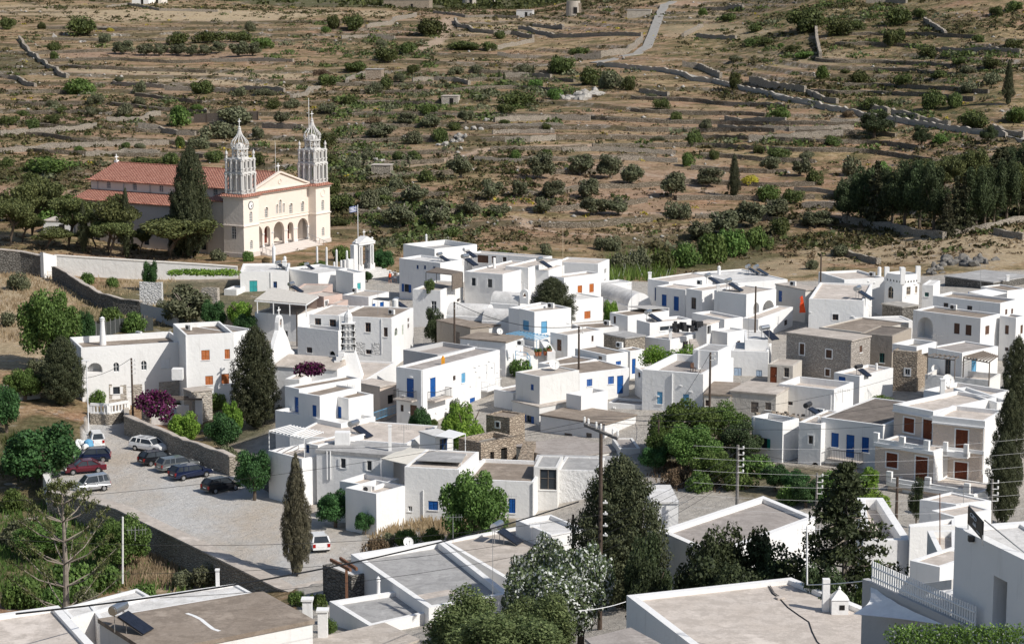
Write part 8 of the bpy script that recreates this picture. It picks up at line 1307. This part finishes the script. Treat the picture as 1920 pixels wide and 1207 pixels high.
m.bar(Vector((S1.x,S1.y,z0+.9))-n*.05,Vector((S1.x,S1.y,zb_))-n*1.6+d*1.2,.05);m.build('post','dullmetal',sg,(0,0,0));hb=zt0-z0
M4=Matrix.Translation(Vector((c.x,c.y,z0+hb*.30))+n*.055-so_)@Matrix(((d.x,0,n.x,0),(d.y,0,n.y,0),(0,1,0,0),(0,0,0,1)));text_mesh('cicada',hb*.30,M4,'trim','lettering',sg,so_)
m=MB(so_);m.bar(Vector((c.x,c.y,z0+hb*.18))+n*.055+d*.15*L,Vector((c.x,c.y,z0+hb*.18))+n*.055+d*.38*L,.02);P0=Vector((c.x,c.y,z0+hb*.70))+n*.06
for sx,w_,h_,tl in((-.16,.14,.10,.4),(.02,.12,.10,-.3),(-.07,.05,.07,0)):m.tube([P0+d*L*(sx+w_*math.cos(t)*math.cos(tl)-h_*math.sin(t)*math.sin(tl))+UZ*hb*(.06+w_*math.cos(t)*math.sin(tl)+h_*math.sin(t)*math.cos(tl))for t in np.linspace(0,6.283,17)],.018,4)
m.build('emblem','trim',sg,(0,0,0))
F0,F1=at(*cp('O',(612,745)),106),None;F1=on_z(*cp('O',(1368,1088)),F0.z);d=(F1-F0);L=d.length;d.normalize();n=Vector((d.y,-d.x,0));wl=tag(empty('picket_wall',F0),'sloping white wall topped by a white picket fence beside the shade sail','wall',None,'thing');m=MB(F0);c=(F0+F1)/2;m.box(c-UZ*2.5,(L+1.2,.35,5.0),ax=(d,n,UZ));m.build('wall','greywall',wl,(0,0,0));pf=tag(empty('picket_fence',F0),'white picket fence on top of the sloping cafe wall','fence');k=44  # white wall coloured grey, the shade on it put into the material
for i in range(k):s=L*i/(k-1);q=F0+d*s;m=MB(F0);m.box(q+UZ*.52,(.09,.05,1.0),ax=(d,n,UZ));m.build('picket','trim',pf,(0,0,0))
for z in(.25,.75):m=MB(F0);m.bar(F0+UZ*z+n*.04,F1+UZ*z+n*.04,.07);m.build('rail','trim',pf,(0,0,0))
m=MB(F0)
Sa,Sb,Sc=F0-UZ*.2+n*.1,F1-d*1.9-UZ*.35+n*.3,on_z(*cp('O',(470,985)),F0.z-1.0);Sd=on_z(*cp('O',(560,1045)),F0.z-1.3);N_=14;Vs=[];idx={}
for i in range(N_+1):
 for j in range(N_+1-i):
  a,b=i/N_,j/N_;c=1-a-b;p=Sa*c+Sb*a+Sc*b;edge=a*b*c*27;dip=4*(a*c)*.9+4*(b*c)*.9+4*a*b*.25;idx[(i,j)]=len(Vs);Vs.append(p+(Sa*.33+Sb*.33+Sc*.34-p)*.30*max(0,dip-edge*.5)-UZ*.12*edge+UZ*.03*math.sin(24*a)*c)
fs=[]
for i in range(N_):
 for j in range(N_-i):
  fs.append((idx[(i,j)],idx[(i+1,j)],idx[(i,j+1)]))
  if i+j<N_-1:fs.append((idx[(i+1,j)],idx[(i+1,j+1)],idx[(i,j+1)]))
m.add(Vs,fs);ss=m.build('shade_sail','canvas',None,F0,smooth=True);tag(ss,'white shade sail stretched from the picket wall over the cafe yard','shade sail')
yp=at(*cp('O',(1110,870)),103.5);yp.z=gz(yp.x,yp.y)+.05;m=MB(yp)
py_=zpts('O',[(985,860),(1215,960),(1218,800),(1060,815)],F0.z-.4);m.poly(py_);tag(m.build('courtyard_paving','stonewhite',None,yp),kind='structure')
topwall([(1690,1098,112),(1792,1085,108)],.5,'whiteold','low pale block wall at the back of the cafe courtyard',base=-1)
h=HOUSE['O5'];A,B=h['l'],h['n'];d=Vector((B.x-A.x,B.y-A.y,0)).normalized();n=Vector((d.y,-d.x,0));s0=hit_wall('O',(1548,740),A,B)[0];s1=hit_wall('O',(1600,760),A,B)[0];z0=hit_wall('O',(1570,1080),A,B)[1];z1=hit_wall('O',(1570,745),A,B)[1];W=lambda s,q,z:Vector((A.x,A.y,z))+d*s-n*q;m=MB(h['o']);m.add([W(s0,.5,z0),W(s1,.5,z0),W(s1,.5,z1),W(s0,.5,z1)],[(0,1,2,3)]);m.build('door','greywood',h['root'],(0,0,0));m=MB(h['o']);sm=(s0+s1)/2;zm=z0+(z1-z0)*.75;m.add([W(sm,.45,zm+.3),W(sm+.22,.45,zm),W(sm,.45,zm-.3),W(sm-.22,.45,zm)],[(0,1,2,3)]);m.build('door_plaque','black',h['root'],(0,0,0));m=MB(h['o']);q=hit_wall('O',(1357,428),A,B);m.box(W(q[0],-.12,q[1]),(.25,.3,.25));m.build('lamp','black',h['root'],(0,0,0))
zr=HOUSE['N2']['zr']+.03;cb=[on_z(*cp('N',p),zr)for p in((1425,808),(1450,850),(1475,895),(1520,925),(1570,980),(1640,1030),(1700,1070),(1720,1130),(1750,1190),(1790,1230))];wire_obj('roof_cable',cb,.035,'black','black cable snaking over the large pale roof','cable',None,5);wire_obj('roof_cable',[p+Vector((.12,.08,.02))for p in cb[:4]],.025,'darkmetal','second short cable beside the black one on the pale roof','cable',None,5);m=MB(cb[3]);m.box(cb[3]+UZ*.04,(.5,.4,.1),.4);tag(m.build('tile_piece','rpink',None,cb[3]),'flat stone weighing down the roof cable','stone')
zr=HOUSE['M1']['z']+.004;L_=[on_z(*cp('M',p),zr)for p in((1050,866),(1090,880),(1130,900),(1160,925),(1200,955),(1235,966))];m=MB(L_[0])
for a,b in zip(L_,L_[1:]):q=(b-a).cross(UZ).normalized()*.14;m.add([a-q,b-q,b+q,a+q],[(0,1,2,3)])
m.build('painted_line','trim',HOUSE['M1']['root'],L_[0]-HOUSE['M1']['o']);zr=HOUSE['K7']['zr']+.004;L_=[on_z(*cp('K',p),zr)for p in((950,935),(1000,958),(1180,925),(1130,902))];m=MB(L_[0]);m.poly(L_);m.build('mended_patch','rpink',HOUSE['K7']['root'],L_[0]-HOUSE['K7']['o'])
wp=tag(empty('wooden_pergola',at(*cp('K',(560,760)),176)),'brown timber pergola stub at the side of the grey roof house','pergola');o_=wp.location.copy();m=MB(o_);a,b=at(*cp('K',(475,738)),176),at(*cp('K',(585,795)),171);m.bar(a,b,.18,.25);m.build('beam','rust',wp,(0,0,0));m=MB(o_);a,b=at(*cp('K',(528,730)),178),at(*cp('K',(620,790)),174);m.bar(a,b,.18,.25);m.build('beam','rust',wp,(0,0,0));m=MB(o_);q=at(*cp('K',(562,770)),172.5);m.bar(q,q-UZ*3.6,.2);m.build('post','rust',wp,(0,0,0))
H('K9s','low white block with a stone dark side behind the timber pergola','K',(430,766),(590,830),(600,745),178,roof='rwhite',rim=.15,wall='stonedark',fixdep=4,name='outbuilding',cat='outbuilding')
for i_,(x,y)in enumerate(((345,965),(430,1025))):p=at(*cp('K',(x,y)),163-3*i_);m=MB(p);m.box(p-UZ*1.0,(.7,.7,2.2));m.box(p+UZ*.12,(.9,.9,.15));tag(m.build('gate_pier','white',None,p),('far','near')[i_]+' white pier of the steps left of the grey roof','pier')
p=roofpt('F1','F',(1512,275));m=MB(p);m.box(p+UZ*.4,(.4,.35,.8));m.lathe([(.12,.8),(.12,1.0)],p,8);tag(m.build('jerrycan','orange',None,p),'orange canister on the edge of the balcony house roof','canister');p=at(*cp('B',(1490,600)),291);m=MB(p);m.lathe([(.4,-.9),(.42,.5),(.3,.62),(.05,.68)],p,14);tag(m.build('water_tank','plastic',None,p),'white cylindrical water tank beside the black solar panel','water tank')
p=at(*cp('D',(1722,520)),290);m=MB(p)
for k in range(6):m.add([p+Vector((-.45+.05*math.sin(k*2),.1*math.sin(k*1.7),.38*k)),p+Vector((.4-.08*k,.1*math.cos(k),.38*k)),p+Vector((.4-.08*(k+1),.1*math.cos(k+1),.38*(k+1))),p+Vector((-.45+.05*math.sin(k*2+2)+.06*k,.1*math.sin(k*1.7+1.7),.38*(k+1)))],[(0,1,2,3)])
tag(m.build('hanging_cloth','redcloth',None,p),'bright red cloth hanging between the cream house and the rough house','cloth');r_=random.Random(9);jk=at(*cp('D',(745,655)),272.5);m=MB(jk)
for k in range(16):m.box(jk+Vector((r_.uniform(-1.6,1.6),r_.uniform(-.5,.5),r_.uniform(-.2,1.1))),(r_.uniform(.3,.9),r_.uniform(.3,.6),r_.uniform(.3,.8)),r_.uniform(0,3))
tag(m.build('junk_pile','darkmetal',None,jk),'dark heap of stored junk on the rooftop terrace','junk heap')
def chair(p,yaw,lb,mat='plastic'):
 o=tag(empty('chair',p,yaw),lb,'chair','chairs on the walled roof');m=MB();m.box((0,0,.45),(.45,.45,.05));m.build('seat',mat,o);m=MB();m.box((0,.21,.72),(.45,.05,.5));m.build('backrest',mat,o)
 for x in(-.2,.2):
  for y in(-.2,.2):m=MB();m.box((x,y,.22),(.04,.04,.44));m.build('leg',mat,o)
q=roofpt('D10','H',(515,330));chair(q,.5,'brown metal chair on the rough house roof','brownwood');q=roofpt('D10','H',(570,338));chair(q,1.5,'white chair on the rough house roof')
rb=roofpt('H5','H',(1220,700));r_=random.Random(3);m=MB(rb)
for k in range(70):q=rb+Vector((r_.gauss(0,1.0),r_.gauss(.5,.9),0));s=r_.uniform(.1,.3);m.box(q+UZ*s*.4,(s*1.3,s,s*.8),r_.uniform(0,3))
tag(m.build('rubble','ruin',None,rb),'broken brick and plaster lying on the walled roof',kind='stuff')
def windmill(u,vt,vb,w,label,broken=False):
 p=ground(u,vb,600,1300);s=FPX/p.y;R_=w/2/s;h_=(vb-vt)/s;o=tag(empty('windmill',p),label,'windmill','old windmill towers on the ridge');m=MB(p);m.lathe([(R_,-1),(R_*.97,h_*.5),(R_*.9,h_),(R_*.7,h_),(R_*.72,h_*.6)],p,20);m.build('tower','stonepale',o,(0,0,0));m=MB(p);m.box(p+Vector((R_*.25,-R_*.95,1.6)),(1.3,.5,2.2));m.build('door','void',o,(0,0,0))
 if broken:m=MB(p);m.box(p+Vector((R_*.8,-.2,h_*.4)),(R_*.5,R_*1.2,h_*.9));m.build('broken_wall','ruin',o,(0,0,0))
windmill(1075,3,28,28,'squat ruined stone windmill tower on the ridge right of centre',True);windmill(880,-14,9,26,'windmill tower cut by the top edge of the photo');windmill(923,-6,7,11,'small far windmill tower on the ridge')
def hut(u,vt,vb,wpx,dep,label,mat='stonepale',yaw=-.15,door=True,roof='rbeige',cat='stone hut',name='stone_hut',d0=355):
 p=ground(u,vb,d0,1300);s=FPX/p.y;w=wpx/s;h_=(vb-vt)/s;o=tag(empty(name,p,yaw),label,cat);m=MB();m.box((0,dep/2,h_/2-.5),(w,dep,h_+1));m.build('wall',mat,o);m=MB();m.box((0,dep/2,h_+.06),(w+.25,dep+.25,.14));m.build('roof',roof,o)
 if door:m=MB();m.box((w*.12,-.02,min(1,h_*.4)),(min(.95,w*.25),.1,min(1.9,h_*.75)));m.build('door','void',o)
hut(843,181,196,31,3.5,'small flat roofed stone hut on the bushy slope above the grove');hut(714,311,331,36,3,'stone hut ruin without a door beside the bushes right of the church','stone',door=False);hut(762,1,16,86,8,'long low stone ruin on the crest left of the windmills','ruin');hut(983,20,33,30,5,'pale cube hut between the two windmills','stonewhite');hut(1198,20,34,44,4,'roofless stone pen by the hilltop road','stonepale',door=False,roof='rock');hut(263,-8,8,32,8,'white house with a blue gable at the top left edge','white',roof='rwhite',cat='house',name='white_house');hut(292,-6,7,22,8,'cream house end beside the white one at the top edge','cream',roof='rwhite',cat='house',name='white_house');
hut(700,131,150,30,4,'broken stone ruin among the bushes above the church','ruin',door=False,roof='rock');hut(110,415,440,60,6,'white outbuilding with a red door behind the church pines','white',roof='rpink',cat='outbuilding',name='outbuilding',d0=340)
def rocks(name,c,pts,s,mat,label,n=9,seed=1,d0=340):
 r=random.Random(seed);P=[ground(*cp(c,p),d0,1100)for p in pts]
 for j,p in enumerate(P):
  o=p.copy();bm=bmesh.new()
  for _ in range(n):
   k=len(bm.verts);t=bmesh.ops.create_icosphere(bm,subdivisions=2,radius=1)['verts'];sx,sy,sz=s*r.uniform(.4,1.1),s*r.uniform(.3,.7),s*r.uniform(.3,.8);off=p-o+Vector((r.gauss(0,s*.8),r.gauss(0,s*.5),r.uniform(-.2,.45)*s));a=r.uniform(0,3)
   for v in t:f=1+.35*(r.random()-.5);x,y,z=v.co*f;v.co=Vector((x*sx*math.cos(a)-y*sy*math.sin(a),x*sx*math.sin(a)+y*sy*math.cos(a),z*sz))+off
  me=bpy.data.meshes.new(name);bm.to_mesh(me);bm.free();me.materials.append(M[mat]);tag(link(name,me,None,o),label+(f', {ORD[j]} of {len(P)}'),'rock','rock heaps on the hillside')
rocks('rock_outcrop','T',[(1300,560),(1350,555),(1400,545),(1440,535)],1.9,'rock','pale cliff like outcrop below the road bend',7,2);rocks('rock_outcrop','W',[(1120,1040),(1180,1070),(1250,1080),(1330,1090),(1420,1060)],1.15,'rockdark','dark rock shelf below the golden field at right',7,3);rocks('rock_outcrop','W',[(960,1180),(1000,1140),(1060,1100)],.8,'rockdark','dark rocks right of the horned tower',6,4);rocks('boulder_heap','T',[(640,800),(590,820),(680,770),(740,730),(820,680)],.95,'rock','line of pale boulders left of the bare terraces',7,5);rocks('boulder_heap','T',[(180,900),(240,910),(330,890)],.8,'rock','pale boulders around the stone hut ruin',6,6);rocks('boulder_heap','Q',[(380,200),(460,240),(300,210)],.8,'rock','scattered boulders at the top of the left fields',7,7)
wf=tag(empty('screen_fence',ground(364,231,355)),'grey reed screen fence on the slope behind the church','fence');o_=wf.location.copy();m=MB(o_);a,b=ground(364,231,355),ground(484,226,355);m.add([a-UZ*.3,b-UZ*.3,b+UZ*2.2,a+UZ*2.2],[(0,1,2,3)]);m.build('screen','greywood',wf,(0,0,0));m=MB(o_);[m.tube([a.lerp(b,k/5)-UZ*.3,a.lerp(b,k/5)+UZ*2.4],.08,5)for k in range(6)];m.build('post','pole',wf,(0,0,0))
for pts,D,lb in(([(950,660),(1130,600)],241,'blue iron railing between the blue door bay and the balcony house'),):
 a,b=at(*cp('F',pts[0]),D),at(*cp('F',pts[1]),D+6);m=MB(a);[m.bar(a.lerp(b,k/16)-UZ*.9,a.lerp(b,k/16),.03)for k in range(17)];m.bar(a,b,.05);m.bar(a-UZ*.85,b-UZ*.85,.05);tag(m.build('railing','skyblue',None,a),lb,'railing')
a,b,c=at(*cp('C',(1012,1020)),263.5),at(*cp('C',(1110,1035)),263),at(*cp('C',(1135,1070)),261.5);m=MB(a)
for p,q in((a,b),(b,c)):m.bar(p,q,.07);m.bar(p-UZ*.45,q-UZ*.45,.05)
for p in(a,b,c):m.bar(p,p-UZ*1.1,.08)
tag(m.build('railing','skyblue',None,a),'short blue railing before the terracotta pots','railing')
def where(u,v):
 if v>405:r=('just above the houses',0)
 elif v>300:r=('at olive grove height',1)
 elif v>215:r=('on the lower terraces',2)
 elif v>140:r=('on the middle terraces',3)
 elif v>75:r=('on the upper fields',4)
 else:r=('near the hilltop',5)
 c=next((n for lim,n in((170,'at far left'),(330,'left of the church'),(480,'above the nave'),(620,'above the towers'),(760,'above the flagpole'),(900,'above the square'),(1050,'left of grove centre'),(1200,'above the orange door'),(1340,'right of the grove'),(1480,'above the gully'),(1640,'left of the pine wood'),(1780,'above the pine wood'))if u<lim),'at far right')
 return r[0]+' '+c
TONE=dict(lf_olive='grey green',lf_shrub='dark',lf_green='bright green',lf_dry='dry brown',lf_yellow='yellow flowered',lf_cypress='dark',lf_deep='dark',lf_conifer='dark',lf_pine='dark')
bpy.context.view_layer.update();cells={}
for o in HILL:
 me=(o if o.type=='MESH' else[c for c in o.children if c.name.startswith('crown')][0]).data;p=o.location;u,v=proj(p.x,p.y,p.z);big=o.scale.x*p.y;size='big' if o.scale.x>2.6 else('small' if o.scale.x<1.3 else 'round')
 kind='olive tree' if o.name.startswith('olive')else('cypress' if o.name.startswith('cypress')else('tree' if o.name.startswith('leafy')else 'bush'));base=f"{size} {TONE.get(me.materials[0].name, 'green')} {kind} {where(u, v)}"
 o['category']=kind;o['group']={'olive tree':'olive trees on the terraces','cypress':'small cypresses on the hillside'}.get(kind,'bushes and trees on the hillside');cells.setdefault(base,[]).append((u,o))
 if kind=='bush':o.name={'lf_olive':'grey_bush','lf_shrub':'dark_bush','lf_green':'green_bush','lf_dry':'dry_bush','lf_yellow':'broom_bush'}.get(me.materials[0].name,'bush')
for b,L in cells.items():
 L.sort(key=lambda t:t[0])
 for i,(u,o)in enumerate(L):o['label']=b if len(L)==1 else b+f", {ORD[i]} from left"
cells={}
for o in TW_:u,v=proj(*o.location);cells.setdefault('rough terrace wall '+where(u,v),[]).append((v,o))
for b,L in cells.items():
 L.sort(key=lambda t:t[0])
 for i,(v,o)in enumerate(L):o['label']=b if len(L)==1 else b+f", {ORD[i]} from top"
WL=sorted(WOOD,key=lambda o:proj(*o.location)[0])
for i,o in enumerate(WL):o['label']=('tall ' if o.scale.z>10 else 'shorter ')+('pine' if o.name.startswith('pine')else 'dark conifer')+f" of the wood at right, {ORD[i] if i < 30 else 'thirty '+ORD[i-30]} trunk from left"
